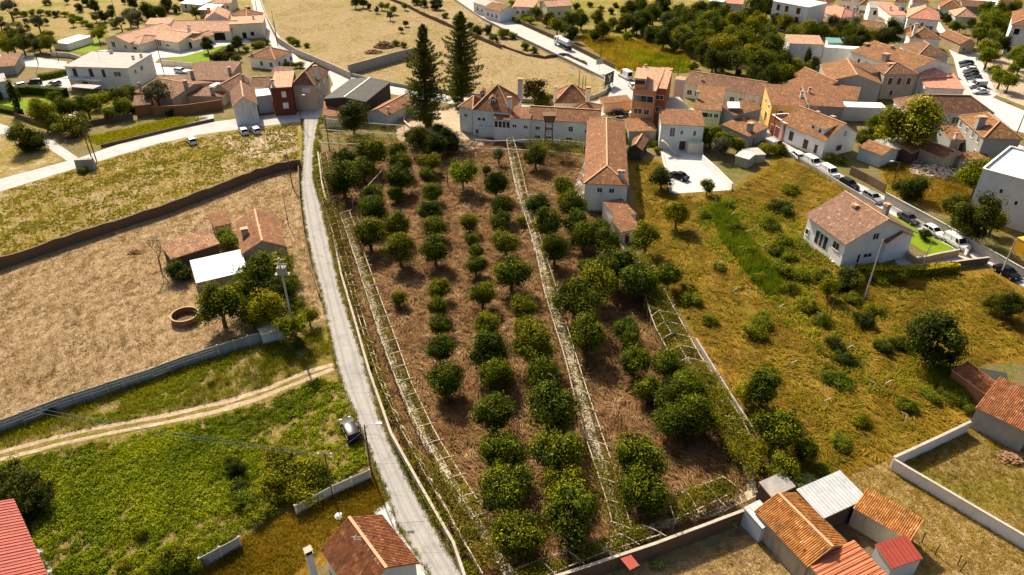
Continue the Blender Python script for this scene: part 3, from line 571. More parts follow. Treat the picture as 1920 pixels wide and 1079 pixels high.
wall('yard_wall', 'white wall on the right of the white concrete yard', [(1318,291),(1345,315),(1374,344)], 1.9, .22, 'white_wall', True)
wall('yard_wall', 'low white wall on the left of the white concrete yard', [(1240,290),(1248,320),(1256,360)], .7, .22, 'white_wall', False)
wall('orchard_wall', 'low pale wall beside the right hand pergola', [(1305,634),(1340,690),(1375,745),(1410,800)], 1.0, .22, 'grey_wall', True)
wall('garden_wall', 'curved stone retaining wall around the side lawn', [(1694,472),(1702,488),(1716,497),(1745,490),(1795,480)], 1.3, .3, 'stone_wall', False, 'coping')
wall('street_wall', 'white garden wall between the brown roofed house and the parked cars', [(1665,392),(1730,428),(1800,466),(1812,480)], .9, .22, 'white_wall', False, 'coping')
wall('plot_wall', 'dark wall with ivy below the drive of the brown roofed house', [(1690,512),(1760,505),(1850,494)], 1.2, .3, 'old_wall', False, 'coping')
wall('mansion_wall', 'curved pale wall on the court beside the tall pines', [(757,215),(758,232),(770,243),(786,245)], .8, .3, 'cream_wall', False)
wall('street_wall', 'grey wall bordering the meadow side of the parked car street', [(1478,292),(1530,322),(1575,350),(1640,388)], .9, .22, 'grey_wall', False)
wall('square_wall', 'tan wall beside the trees at the edge of the square', [(1795,92),(1826,98),(1842,102)], 1.3, .3, 'stone_wall', False, 'coping')
# concrete panel fences: posts and panels of cast boards
def panel_fence(label, pts, h, step, name='panel_fence'):
    w = [P(x, y, h) for x, y in pts]; w = [Vector((p.x, p.y, 0)) for p in w]; seg = []
    for a, b in zip(w, w[1:]):
        n = max(1, round((b - a).length / step)); seg += [(a + (b - a) * k / n, a + (b - a) * (k + 1) / n) for k in range(n)]
    t = thing(name, label, 'fence', w[0])
    for k, (a, b) in enumerate(seg + [(seg[-1][1], seg[-1][1] + (seg[-1][1] - seg[-1][0]))]):
        d = (b - a).normalized(); rz = math.atan2(d.y, d.x); hp = h + random.uniform(-.03, .05)
        obj('post', MB().box((a.x, a.y, hp / 2), (.16, .18, hp), rz), 'cast_concrete', t)
        if k == len(seg): break
        mb = MB(); nb = 4; bh = (h - .1) / nb; dz = random.uniform(-.12, .02)
        for j in range(nb):
            c = (a + b) / 2; nn = Vector((-d.y, d.x, 0)) * random.uniform(-.012, .012)
            mb.box((c.x + nn.x, c.y + nn.y, (j + .5) * bh + dz * (j > 0) * .3), ((b - a).length - .17, .07, bh - .035), rz)
        obj('panel', mb, 'concrete_panel', t)
    return t
panel_fence('long grey concrete panel fence below the brown field', [(-40,801),(0,786),(105,747),(197,717),(282,690),(342,667),(437,637),(490,621)], 1.9, 2.0)
panel_fence('grey concrete panel fence running from the bush mound up to the lane', [(552,947),(622,910),(692,880)], 1.7, 2.0)
panel_fence('short piece of concrete panel fence beside the bottom tiled house', [(372,1046),(447,1006)], 1.7, 2.0)
# ------------------------------------------------------------------ pergolas
M['vine'] = leaf_mat('vine', (.06, .065, .005), (.16, .15, .01), (.32, .27, .02), .4, 0)
M['dry_vine'] = leaf_mat('dry_vine', (.06, .04, .010), (.15, .11, .014), (.27, .22, .03), .35, 0)
def along(pts, z, step):
    w = [P(x, y, z) for x, y in pts]; d = [0]
    for a, b in zip(w, w[1:]): d.append(d[-1] + (b - a).length)
    n = max(2, int(round(d[-1] / step)) + 1); o = []
    for k in range(n):
        t = d[-1] * k / (n - 1); i = min(max(j for j in range(len(d)) if d[j] <= t + 1e-6), len(w) - 2)
        o.append(w[i].lerp(w[i+1], (t - d[i]) / (d[i+1] - d[i])))
    return o
def pergola(label, rails, z, step, vine=0, vmat='vine', vlabel=None, wood='weathered_wood', bars=True, poly=None, vseed=0, thick=.105):
    """rails: survey lines on the top rails; posts under them, cross bars between"""
    L = [along(r, z, step) for r in rails]
    t = thing('pergola', label, 'pergola', (L[0][0].x, L[0][0].y, 0))
    for r in L:
        for a, b in zip(r, r[1:]):
            j = Vector((0, 0, random.uniform(-.05, .05)))
            obj('rail', MB().beam(a, b + j, thick, thick), wood, t)
        for p in r: obj('post', MB().beam((p.x, p.y, 0), (p.x + random.uniform(-.05, .05), p.y, z - .02), thick * 1.1, thick * 1.1), wood, t)
    if bars:
        for r, q in zip(L, L[1:]):
            for k, p in enumerate(r):
                e = min(q, key=lambda s: (s - p).length); d = (e - p).normalized()
                if (e - p).length > 4.5: continue
                m = (p + e) / 2 + Vector((0, 0, .22))
                mb = MB().beam(p - d * .2 + Vector((0, 0, .05)), m, thick * .8, thick * .8).beam(m, e + d * .5 + Vector((0, 0, .05)), thick * .8, thick * .8)
                obj('cross_bar', mb, wood, t)
    if vine:
        ring = gp(poly, z) if poly else [Vector(p) for p in L[0]] + [Vector(p) for p in L[-1]][::-1]
        rng = np.random.default_rng(50 + vseed)
        q = scatter(ring, vine, lambda X, Y: vnoise(X + vseed * 7, Y, .8) > -.2, rng); n = len(q); nl = 9
        I = np.repeat(np.arange(n), nl); C = np.stack([q[I, 0], q[I, 1], np.full(n * nl, z + .05)], 1) + rng.normal(0, 1, (n * nl, 3)) * np.array([.28, .28, .2])
        k = rng.uniform(0, 1, n * nl) < .16; C[k, 2] = rng.uniform(.2, z, k.sum())
        V, Q = leaves(C, rng.normal(0, .6, (n * nl, 3)) + np.array([0, 0, .8]), rng.uniform(.12, .27, n * nl), .8, rng)
        tn = np.clip(.45 + .35 * vnoise(q[:, 0], q[:, 1], 2.)[I] + rng.normal(0, .2, n * nl), 0, 1)
        tag(link('grape_vine', npmesh('grape_vine', V, Q, tn, [vmat])), vlabel, 'vine', kind='stuff')
    return t
Z = 2.1
pergola('timber rails over the planting strip between lane wall and path', [[(603,372),(625,440),(650,520),(680,620),(712,715),(750,800),(800,895),(855,985),(890,1050)], [(622,380),(640,440),(664,540),(690,625),(717,712),(755,800),(810,900),(862,1005),(905,1075)]], Z, 3.1, 1700, 'dry_vine', 'thin brown and green vine along the lane side strip', vseed=1)
pergola('timber rails with bent cross bars over the path beside the lane', [[(638,402),(668,490),(690,560),(716,640),(748,725),(780,795),(830,880),(890,970)], [(655,396),(706,540),(740,630),(770,715),(816,812),(882,918),(940,1002)]], Z, 3.0, 650, 'vine', 'yellow green vine sprigs over the path beside the lane', vseed=2)
pergola('long timber rails with forked cross bars over the middle path', [[(950,262),(956,300),(966,345),(985,405),(1005,470),(1019,540),(1040,610),(1058,665),(1075,735),(1095,810),(1112,862),(1135,930),(1148,980)], [(962,258),(974,300),(985,350),(1002,410),(1024,480),(1045,545),(1060,602),(1075,650),(1100,730),(1128,812),(1150,875),(1170,945),(1186,995)]], Z, 3.0, 700, 'vine', 'vine sprigs climbing over the middle path', vseed=3)
pergola('wide timber pergola over the right hand path by the low pale wall', [[(1178,470),(1200,520),(1225,606),(1258,668),(1300,735)], [(1195,475),(1220,545),(1242,597),(1295,684),(1335,745),(1375,812)], [(1225,500),(1257,566),(1312,666),(1346,716),(1400,800),(1420,850)]], Z, 2.9, 1500, 'vine', 'leafy vine covering the lower half of the right hand pergola', vseed=4)
pergola('pale timber pergola across the lower right corner of the orchard', [[(1250,935),(1300,915),(1355,895)], [(1265,975),(1330,945),(1385,918)]], Z, 2.8, 600, 'vine', 'green vine on the corner pergola near the metal roofs', vseed=5)
pergola('timber pergola along the bottom wall of the orchard', [[(960,1070),(1040,1040),(1130,1012),(1210,988)], [(985,1098),(1070,1060),(1150,1030),(1240,1002)]], Z, 3., 520, 'vine', 'vine sprigs along the bottom wall of the orchard', vseed=6)
pergola('pergola of white posts on the court below the black roof', [[(606,222),(650,228),(700,232),(757,236)], [(600,243),(650,247),(705,250),(765,255)], [(600,268),(655,270),(720,272),(775,278)]], 2.6, 4., 420, 'vine', 'patchy vine over the white post pergola', 'cast_concrete', thick=.13, vseed=7)
pergola('pergola beside the water tower covered with bright vine', [[(890,262),(940,266),(985,262),(1040,262),(1095,268)], [(895,278),(950,280),(1000,282),(1040,284),(1092,290)]], 2.5, 4., 620, 'vine', 'bright yellow green vine over the pergola by the white wing', 'cast_concrete', poly=[(985,258),(1095,264),(1092,292),(990,288)], thick=.12, vseed=8)
pergola('two rails of vine supports along the upper lane wall', [[(600,290),(606,330),(618,372)], [(612,285),(618,320),(636,368)]], Z, 3., 420, 'dry_vine', 'brownish vine beside the upper end of the lane wall', vseed=9)
pergola('rails running slantwise through the upper orchard', [[(718,318),(690,348),(660,378)], [(782,262),(762,285),(735,310)]], Z, 3.5, 0, bars=False, vseed=10)

def vine_cover(label, poly, n, z, seed, mat='vine'):
    rng = np.random.default_rng(seed); q = scatter(gp(poly, z), n, lambda X, Y: vnoise(X, Y, .6) > -.35, rng); m = len(q); nl = 10; I = np.repeat(np.arange(m), nl)
    C = np.stack([q[I, 0], q[I, 1], np.full(m * nl, z)], 1) + rng.normal(0, 1, (m * nl, 3)) * np.array([.3, .3, .25]); k = rng.uniform(0, 1, m * nl) < .2; C[k, 2] = rng.uniform(.2, z, k.sum())
    V, Q = leaves(C, rng.normal(0, .6, (m * nl, 3)) + np.array([0, 0, .8]), rng.uniform(.13, .28, m * nl), .8, rng)
    tag(link('grape_vine', npmesh('grape_vine', V, Q, np.clip(.5 + .3 * vnoise(q[:, 0], q[:, 1], 1.)[I] + rng.normal(0, .18, m * nl), 0, 1), [mat])), label, 'vine', kind='stuff')
vine_cover('thick vine smothering the lower end of the right hand pergola', [(1290,690),(1340,700),(1380,770),(1430,860),(1412,900),(1370,840),(1320,770)], 1100, 2.2, 71)
vine_cover('vine over the upper end of the right hand pergola', [(1172,462),(1215,475),(1262,560),(1240,590),(1200,530)], 600, 2.2, 72)
vine_cover('vine over the lower end of the central pergola', [(1105,850),(1165,880),(1195,1000),(1150,1000)], 220, 2.2, 73)
vine_cover('vine over the lower end of the lane side pergola', [(770,840),(850,900),(930,1000),(960,1060),(900,1060),(830,960)], 380, 2.2, 74)
vine_cover('patchy vine over the upper lane side pergola', [(600,300),(640,300),(650,390),(660,470),(640,470),(615,400)], 480, 2.2, 75, 'dry_vine')
# ------------------------------------------------------------------ building materials
M['tile_brown'] = roof_mat('tile_brown', (.135, .066, .038), (.20, .10, .055), (.075, .047, .03), .6)
M['tile_red'] = roof_mat('tile_red', (.17, .070, .031), (.245, .107, .046), (.09, .052, .03), .7)
M['tile_orange'] = roof_mat('tile_orange', (.175, .079, .034), (.26, .124, .050), (.10, .058, .03), .7)
M['tile_bright'] = roof_mat('tile_bright', (.32, .12, .03), (.45, .195, .052), (.17, .08, .032), .6)
M['tile_rust'] = roof_mat('tile_rust', (.21, .075, .03), (.32, .125, .05), (.12, .057, .03), .6)
M['tile_mauve'] = roof_mat('tile_mauve', (.17, .09, .06), (.24, .135, .09), (.12, .075, .055), .5)
M['tile_salmon'] = roof_mat('tile_salmon', (.40, .215, .135), (.49, .285, .185), (.28, .17, .11), .5)
M['tile_pink'] = roof_mat('tile_pink', (.52, .20, .13), (.60, .27, .18), (.4, .19, .13), .3)
M['tile_old'] = roof_mat('tile_old', (.22, .115, .06), (.36, .19, .10), (.06, .04, .03), .8)
M['roof_grey'] = plain('roof_grey', (.40, .38, .36), .9, .1, .2, .8)
M['roof_black'] = plain('roof_black', (.055, .055, .05), .8, .2, .35, .5)
M['roof_white'] = plain('roof_white', (.74, .74, .74), .6, .3, .08, .5)
M['metal_white'] = corrugated('metal_white', (.47, .49, .51), .5, .5, .0, .2)
M['metal_red'] = corrugated('metal_red', (.34, .055, .035), .45, .6)
M['metal_orange'] = corrugated('metal_orange', (.44, .13, .05), .45, .5)
M['metal_teal'] = corrugated('metal_teal', (.10, .30, .30), .45, .5)
M['green_trim'] = plain('green_trim', (.02, .22, .14), .6, .3, .1)
M['metal_grey'] = corrugated('metal_grey', (.34, .32, .30), .4, .6, 0, .3)
M['white_plaster'] = wall_mat('white_plaster', (.80, .79, .76), .32, (.5, .46, .4))
M['aged_white'] = wall_mat('aged_white', (.66, .68, .68), .75, (.26, .24, .2))
M['cream_plaster'] = wall_mat('cream_plaster', (.76, .68, .52), .15, (.5, .42, .3))
M['beige_plaster'] = wall_mat('beige_plaster', (.62, .47, .34), .35)
M['yellow_plaster'] = wall_mat('yellow_plaster', (.74, .70, .40), .15, (.5, .45, .25))
M['orange_plaster'] = wall_mat('orange_plaster', (.60, .27, .12), .25, (.35, .16, .08))
M['terracotta_plaster'] = wall_mat('terracotta_plaster', (.34, .10, .05), .25, (.2, .07, .04))
M['maroon_plaster'] = wall_mat('maroon_plaster', (.17, .045, .03), .3, (.1, .03, .02))
M['ochre_plaster'] = wall_mat('ochre_plaster', (.66, .40, .12), .2, (.4, .25, .1))
M['lilac_plaster'] = wall_mat('lilac_plaster', (.60, .53, .58), .2)
M['mint_plaster'] = wall_mat('mint_plaster', (.70, .76, .72), .2, (.45, .47, .42))
M['blue_plaster'] = wall_mat('blue_plaster', (.50, .56, .58), .7, (.25, .25, .24))
M['raw_render'] = wall_mat('raw_render', (.40, .35, .27), .9, (.16, .13, .10))
M['grey_render'] = wall_mat('grey_render', (.32, .33, .32), .5, (.18, .18, .17))
M['pale_render'] = wall_mat('pale_render', (.62, .66, .68), .3, (.42, .43, .44))
M['dark_shed'] = wall_mat('dark_shed', (.07, .055, .045), .4, (.04, .03, .025))
M['yellow_paint'] = plain('yellow_paint', (.80, .42, .02), .6, .3, .06)
M['frame_white'] = plain('frame_white', (.78, .77, .74), .5, .3, .05)
M['frame_grey'] = plain('frame_grey', (.33, .33, .32), .6, .3, .1)
M['shutter'] = plain('shutter', (.74, .73, .69), .6, .3, .05)
M['door_brown'] = plain('door_brown', (.10, .035, .025), .6, .3, .15)
M['door_red'] = plain('door_red', (.25, .04, .025), .6, .3, .12)
M['glass'] = glass('glass')
M['ridge_tile'] = plain('ridge_tile', (.52, .30, .18), .85, .2, .2, 3)
M['trim_white'] = plain('trim_white', (.80, .78, .74), .7, .2, .06)
M['soot_and_shade'] = plain('soot_and_shade', (.02, .018, .016), .95, .1, .2)
M['solar'] = plain('solar', (.78, .80, .82), .25, .5, .05)
def window_on(parent, p, d, n, w, h, kind='w', frame='frame_white'):
    """p: bottom centre on the wall face, d: along the wall, n: outward"""
    up = Vector((0, 0, 1)); mb = MB()
    def bx(m, c, sx, sy, sz, mi=0):
        a = c - d * sx / 2 - n * sy / 2; q = [a, a + d * sx, a + d * sx + n * sy, a + n * sy]
        if (q[1] - q[0]).cross(q[3] - q[0]).z < 0: q = q[::-1]
        m.hexa(q, [x + up * sz for x in q], mi)
    f = .09
    if kind in ('w', 's', 'c'):
        bx(mb, p - d * (w/2 + f/2), f, .14, h); bx(mb, p + d * (w/2 + f/2), f, .14, h)
        bx(mb, p + up * h, w + 2*f, .14, f); bx(mb, p - up * .08, w + .3, .28, .079)
        if w > .8: bx(mb, p + up * .002, .06, .11, h - .004)
        o = obj('window', mb, frame, parent)
        obj('pane', (lambda m: (bx(m, p + up * .001, w, .07, h), m)[1])(MB()), 'glass', o)
        if kind == 's':
            m2 = MB(); bx(m2, p + up * (h * .55), w, .10, h * .44); obj('shutter', m2, 'shutter', o)
        if kind == 'c':
            m2 = MB(); bx(m2, p + up * .002, w - .01, .12, h - .006); obj('shutter', m2, 'shutter', o)
    else:
        mat = {'d': 'door_brown', 'r': 'door_red', 'g': 'glass', 'k': 'soot_and_shade', 'e': 'shutter'}[kind]  # k paints the shaded inside of an opening as a flat black leaf
        bx(mb, p - d * (w/2 + f/2), f, .14, h); bx(mb, p + d * (w/2 + f/2), f, .14, h); bx(mb, p + up * h, w + 2*f, .14, f)
        o = obj('door', mb, frame, parent)
        m2 = MB(); bx(m2, p + up * .01, w, .08, h - .02); obj('door_leaf', m2, mat, o)
ROOFS = []
def house(name, label, A, B, C, eave, roof='gx', rise=1.5, wmat='white_plaster', rmat='tile_red', over=.35, wins=(), chim=(), parent=None, cat='house', wname='wall', ridge='ridge_tile', base=False, skip=0, trim=None, z0=0., para=.0):
    """a rectangular block. A, B: left and right ends of the near wall top, read at eave height; C: a far corner (or the depth in metres).
    roof: gx ridge along AB, gy ridge across, hx/hy hipped, sf/sb/sl/sr single slope low at front/back/left/right, fl flat"""
    zr = 0 if base else eave
    a, b = P(*A, zr), P(*B, zr); a.z = b.z = 0
    d = (b - a); W = d.length; d.normalize(); n = Vector((-d.y, d.x, 0)); up = Vector((0, 0, 1))
    if isinstance(C, tuple):      # square up the surveyed corner: share the angle error between its two walls by their length
        c = P(*C, zr); c.z = 0; dev = lambda o: math.atan2((c - o).dot(n), (c - o).dot(d)) - math.pi / 2
        O = b if abs(dev(b)) < abs(dev(a)) else a; D = (c - O).length; rot = dev(O) * D / (D + W)
        d = Matrix.Rotation(rot, 3, 'Z') @ d; n = Vector((-d.y, d.x, 0)); a = O - d * W if O is b else O
    else: D = C
    D = max(abs(D), 1.)
    def L(x, y, z): return a + d * x + n * y + up * z
    t = parent or thing(name, label, cat, L(W/2, D/2, 0))
    mb = MB(); ov = over
    def wallq(p, q, zt0, zt1): mb.face([L(*p, z0), L(*q, z0), L(*q, zt1), L(*p, zt0)])
    e = eave; c4 = [(0, 0), (W, 0), (W, D), (0, D)]; top = [e] * 4
    if roof == 'sf': top = [e, e, e + rise, e + rise]
    if roof == 'sb': top = [e + rise, e + rise, e, e]
    if roof == 'sl': top = [e, e + rise, e + rise, e]
    if roof == 'sr': top = [e + rise, e, e, e + rise]
    if roof == 'fl': top = [e + para] * 4
    for i in range(4):
        j = (i + 1) % 4; wallq(c4[i], c4[j], top[i], top[j])
    if roof == 'gx':
        mb.face([L(W, 0, e), L(W, D, e), L(W, D/2, e + rise)]); mb.face([L(0, D, e), L(0, 0, e), L(0, D/2, e + rise)])
    if roof == 'gy':
        mb.face([L(0, 0, e), L(W, 0, e), L(W/2, 0, e + rise)]); mb.face([L(W, D, e), L(0, D, e), L(W/2, D, e + rise)])
    obj(wname, mb, wmat, t)
    # roof slopes: outlines with the eave edge first
    S = []; rl = []
    def sl(x, r, half): return e - r * ov / half
    if roof in ('gx',):
        ze = e - rise * ov / (D / 2)
        S = [[(-ov, -ov, ze), (W + ov, -ov, ze), (W + ov, D/2, e + rise), (-ov, D/2, e + rise)], [(W + ov, D + ov, ze), (-ov, D + ov, ze), (-ov, D/2, e + rise), (W + ov, D/2, e + rise)]]
        rl = [((-ov, D/2, e + rise), (W + ov, D/2, e + rise))]
    elif roof == 'gy':
        ze = e - rise * ov / (W / 2)
        S = [[(-ov, D + ov, ze), (-ov, -ov, ze), (W/2, -ov, e + rise), (W/2, D + ov, e + rise)], [(W + ov, -ov, ze), (W + ov, D + ov, ze), (W/2, D + ov, e + rise), (W/2, -ov, e + rise)]]
        rl = [((W/2, -ov, e + rise), (W/2, D + ov, e + rise))]
    elif roof in ('hx', 'hy', 'hip'):
        if roof == 'hip': roof = 'hx' if W >= D else 'hy'
        if roof == 'hx':
            h = min(D / 2, W / 2 - .05); r0, r1 = (h, D/2, e + rise), (W - h, D/2, e + rise)
        else:
            h = min(W / 2, D / 2 - .05); r0, r1 = (W/2, h, e + rise), (W/2, D - h, e + rise)
        ze = e - rise * ov / h; q = [(-ov, -ov, ze), (W + ov, -ov, ze), (W + ov, D + ov, ze), (-ov, D + ov, ze)]
        if roof == 'hx': S = [[q[0], q[1], r1, r0], [q[1], q[2], r1], [q[2], q[3], r0, r1], [q[3], q[0], r0]]; rl = [(q[0], r0), (q[1], r1), (q[2], r1), (q[3], r0), (r0, r1)]
        else: S = [[q[0], q[1], r0], [q[1], q[2], r1, r0], [q[2], q[3], r1], [q[3], q[0], r0, r1]]; rl = [(q[0], r0), (q[1], r0), (q[2], r1), (q[3], r1), (r0, r1)]
    elif roof[0] == 's':
        q = [(-ov, -ov), (W + ov, -ov), (W + ov, D + ov), (-ov, D + ov)]
        def zz(x, y):
            f = {'sf': y / D, 'sb': 1 - y / D, 'sl': x / W, 'sr': 1 - x / W}[roof]; return e + rise * f
        o = {'sf': 0, 'sr': 1, 'sb': 2, 'sl': 3}[roof]; q = q[o:] + q[:o]
        S = [[(x, y, zz(x, y)) for x, y in q]]
    else:
        S = [[(-ov, -ov, e + .02), (W + ov, -ov, e + .02), (W + ov, D + ov, e + .02), (-ov, D + ov, e + .02)]] if not para else [[(.15, .15, e), (W - .15, .15, e), (W - .15, D - .15, e), (.15, D - .15, e)]]
    rb = MB(); th = .16
    for s in S:
        p = [L(x, y, z + .03) for x, y, z in s]; u = (p[1] - p[0]).normalized(); nn = (p[1] - p[0]).cross(p[2] - p[0]).normalized(); v = nn.cross(u)
        rb.face(p, 0, [((x - p[0]).dot(u), (x - p[0]).dot(v)) for x in p])
        lo = [x - up * th for x in p]; rb.face(lo[::-1], 1)
        for i in range(len(p)):
            j = (i + 1) % len(p); rb.face([lo[i], lo[j], p[j], p[i]], 1)
        ROOFS.append((t, p, rmat))
    ro = obj('roof', rb, [rmat, trim or ('trim_white' if roof[0] == 'f' else 'ridge_tile')], t)
    if rl and ridge:
        rm = MB()
        for p, q in rl: rm.beam(L(p[0], p[1], p[2] + .05), L(q[0], q[1], q[2] + .05), .3, .14)
        obj('ridge', rm, ridge, ro)
    if para:
        pm = MB()
        for p, q in zip(c4, c4[1:] + c4[:1]): pm.beam(L(*p, e + para + .04), L(*q, e + para + .04), .34, .08)
        obj('parapet', pm, 'trim_white', ro)
    fc = {'f': (L(0, 0, 0), d, -n, W), 'r': (L(W, 0, 0), n, d, D), 'b': (L(W, D, 0), -d, n, W), 'l': (L(0, D, 0), -n, -d, D)}
    for w in wins:
        f, x, z, ww, hh = w[:5]; k = w[5] if len(w) > 5 else 'w'
        o, dd, nn, ln = fc[f]; window_on(t, o + dd * (x * ln if x <= 1 else x) + up * z, dd, nn, ww, hh, k)
    for cdef in chim:
        x, y, ch, cw = cdef[:4]; cm = cdef[4] if len(cdef) > 4 else 'white_plaster'
        zb = e; q = L(x * W, y * D, 0); top_z = e + rise * .3 + ch; rz = math.atan2(d.y, d.x); cb = MB()
        cb.box((q.x, q.y, (zb + top_z) / 2), (cw, cw * .8, top_z - zb), rz, 0); cb.box((q.x, q.y, top_z + .06), (cw * 1.25, cw * 1.05, .12), rz, 1)
        cb.box((q.x, q.y, top_z + .2), (cw * .8, cw * .6, .16), rz, 2); cb.box((q.x, q.y, top_z + .31), (cw * 1.15, cw * .95, .06), rz, 1)
        obj('chimney', cb, [cm, 'ridge_tile', 'soot_and_shade'], ro)
    if not parent and cat in ('house', 'building', 'mansion', 'villa') and roof != 'fl':      # television aerial on the roof
        q = L(W * .35, D * .5, 0); z1 = e + rise * .7; am = MB().tube([(q.x, q.y, e + rise * .3), (q.x, q.y, z1 + 2.2)], .03, 4)
        for k in range(3): am.beam((q.x - .5 + .1 * k, q.y, z1 + 2.1 - .22 * k), (q.x + .5 - .1 * k, q.y, z1 + 2.1 - .22 * k), .03, .03)
        obj('aerial', am, 'frame_grey', ro)
    return t
def row(f, n, z, w, h, k='w', a=.1, b=.9):
    return [(f, a + (b - a) * (i + .5) / n, z, w, h, k) for i in range(n)]

def tiles_on(t, p, mat, tw=.21, tl=.36):
    """barrel tiles laid in courses, one mesh"""
    u = (p[1] - p[0]).normalized(); nn = (p[1] - p[0]).cross(p[2] - p[0]).normalized(); v = nn.cross(u)
    q = np.array([((x - p[0]).dot(u), (x - p[0]).dot(v)) for x in p]); mb = MB(); nx, ny = int(q[:, 0].max() / tw) + 1, int(q[:, 1].max() / tl) + 1; x0 = q[:, 0].min()
    for j in range(ny):
        for i in range(int((q[:, 0].max() - x0) / tw)):
            cx, cy = x0 + (i + .5) * tw, (j + .5) * tl
            if not inpoly(np.array([cx]), np.array([cy]), q)[0]: continue
            k = random.uniform(-.012, .012); o = p[0] + u * cx + v * (cy - tl / 2); h0, h1 = .066 + k, .034 + k; w = tw * .42; e = v * (tl * 1.06); uv = [(cx, cy)] * 4
            L0, L1 = o - u * w + nn * .015, o - u * w * .5 + nn * h0; R1, R0 = o + u * w * .5 + nn * h0, o + u * w + nn * .015; dn = nn * (h0 - h1)
            for a, b in ((L0, L1), (L1, R1), (R1, R0)): mb.face([a, b, b + e - dn, a + e - dn * .2][::-1], 0, uv)
            mb.face([L0, R0, R1, L1], 0, uv)
    return tag(obj('tiles', mb, mat, t), kind='stuff')
def ribs_on(t, p, mat, step=.45, w=.12, h=.055):
    u = (p[1] - p[0]).normalized(); nn = (p[1] - p[0]).cross(p[2] - p[0]).normalized(); v = nn.cross(u); L_ = (p[1] - p[0]).length; D_ = (p[3] - p[0]).dot(v); mb = MB()
    for k in range(int(L_ / step)):
        o = p[0] + u * (k + .5) * step + nn * (h * .5 + .003); mb.beam(o, o + v * D_, w, h)
    return tag(obj('ribs', mb, mat, t), kind='stuff')
# ------------------------------------------------------------------ the mansion
mz = house('mansion', 'pale mansion with steep hipped tile roof, dormers and long two storey wings', (886,205), (958,211), 11, 6.5, 'hx', 4.6, 'mint_plaster', 'tile_red', .1, [('f',.17,3.9,.7,1.2,'s'),('f',.29,3.9,.7,1.2,'s'),('f',.12,.6,1.,1.),('f',.3,.6,1.,1.)], [(.93,.1,1.6,.9),(.99,.9,3.4,1.1,'lilac_plaster')], ridge='ridge_tile', cat='mansion')
house('', '', (861,199), (885,203), 8, 6.3, 'hx', 1.6, 'mint_plaster', 'tile_red', .3, [('f',.5,3.9,.9,1.2,'s')], parent=mz)
house('', '', (957,220), (993,223), 5, 6.0, 'sf', .9, 'mint_plaster', 'tile_red', .2, [('f',.22,3.6,.9,1.2,'s'),('f',.52,3.6,1.,1.3,'e'),('f',.8,3.6,.9,1.2,'s'),('f',.8,.3,.9,2.,'e')], parent=mz)
house('', '', (992,222), (1120,230), 7.5, 5.8, 'gx', 1.7, 'mint_plaster', 'tile_red', .3, [('f',.13,3.2,1.,1.2,'s'),('f',.27,3.2,1.,1.2,'s'),('f',.33,3.2,.9,1.2,'s'),('f',.62,3.2,1.,1.2),('f',.86,3.2,1.,1.2,'s'),('f',.13,.5,1.2,1.2),('f',.3,.5,1.2,1.2),('f',.6,.5,1.4,1.2)], parent=mz)
house('', '', (926,223), (957,225), 2.2, 5.2, 'sf', .8, 'white_plaster', 'tile_brown', .2, [('f',.14,3.2,.75,1.5,'g'),('f',.38,3.2,.75,1.5,'g'),('f',.62,3.2,.75,1.5,'g'),('f',.86,3.2,.75,1.5,'g')], parent=mz)
house('', '', (897,237), (990,244), 3.5, 2.6, 'fl', 0, 'mint_plaster', 'roof_grey', .05, [('f',.3,.2,1.6,2.,'e'),('f',.55,1.4,.8,.5),('f',.9,.2,.9,2.,'e')], parent=mz)
mw = house('', '', (1097,340), (1177,346), (1164,226), 6.0, 'hy', 1.9, 'mint_plaster', 'tile_red', .25, [('f',.36,4.1,.9,.9),('f',.64,4.1,.9,.9),('l',.2,3.6,1.,1.2),('l',.4,3.6,1.,1.2)], [(.88,.05,1.1,.6),(.8,.06,1.,.7)], parent=mz)
house('', '', (1166,414), (1193,402), (1178,376), 2.9, 'sf', .5, 'white_plaster', 'tile_red', .1, parent=mz)
house('', '', (1172,440), (1203,428), (1190,408), 2.5, 'sf', .6, 'white_plaster', 'tile_red', .1, [('f',.3,.1,.9,1.9,'d')], parent=mz)
for fx, fy in ((924,190), (905,178)):      # dormers on the steep roof
    p = P(fx, fy, 8.0); mb = MB(); mb.box((p.x, p.y, 8.), (1.3, 1.6, 1.5)); o = obj('dormer', mb, 'white_plaster', mz)
    obj('dormer_roof', MB().face([(p.x-.9,p.y-1,8.75),(p.x,p.y-1,9.5),(p.x,p.y+1.8,9.5),(p.x-.9,p.y+1.8,8.75)]).face([(p.x,p.y-1,9.5),(p.x+.9,p.y-1,8.75),(p.x+.9,p.y+1.8,8.75),(p.x,p.y+1.8,9.5)]).face([(p.x-.66,p.y-.82,8.76),(p.x+.66,p.y-.82,8.76),(p.x,p.y-.82,9.4)]), 'tile_red', o)
    obj('pane', MB().box((p.x-.25, p.y-.82, 8.05), (.34, .06, .8)).box((p.x+.25, p.y-.82, 8.05), (.34, .06, .8)), 'glass', o)
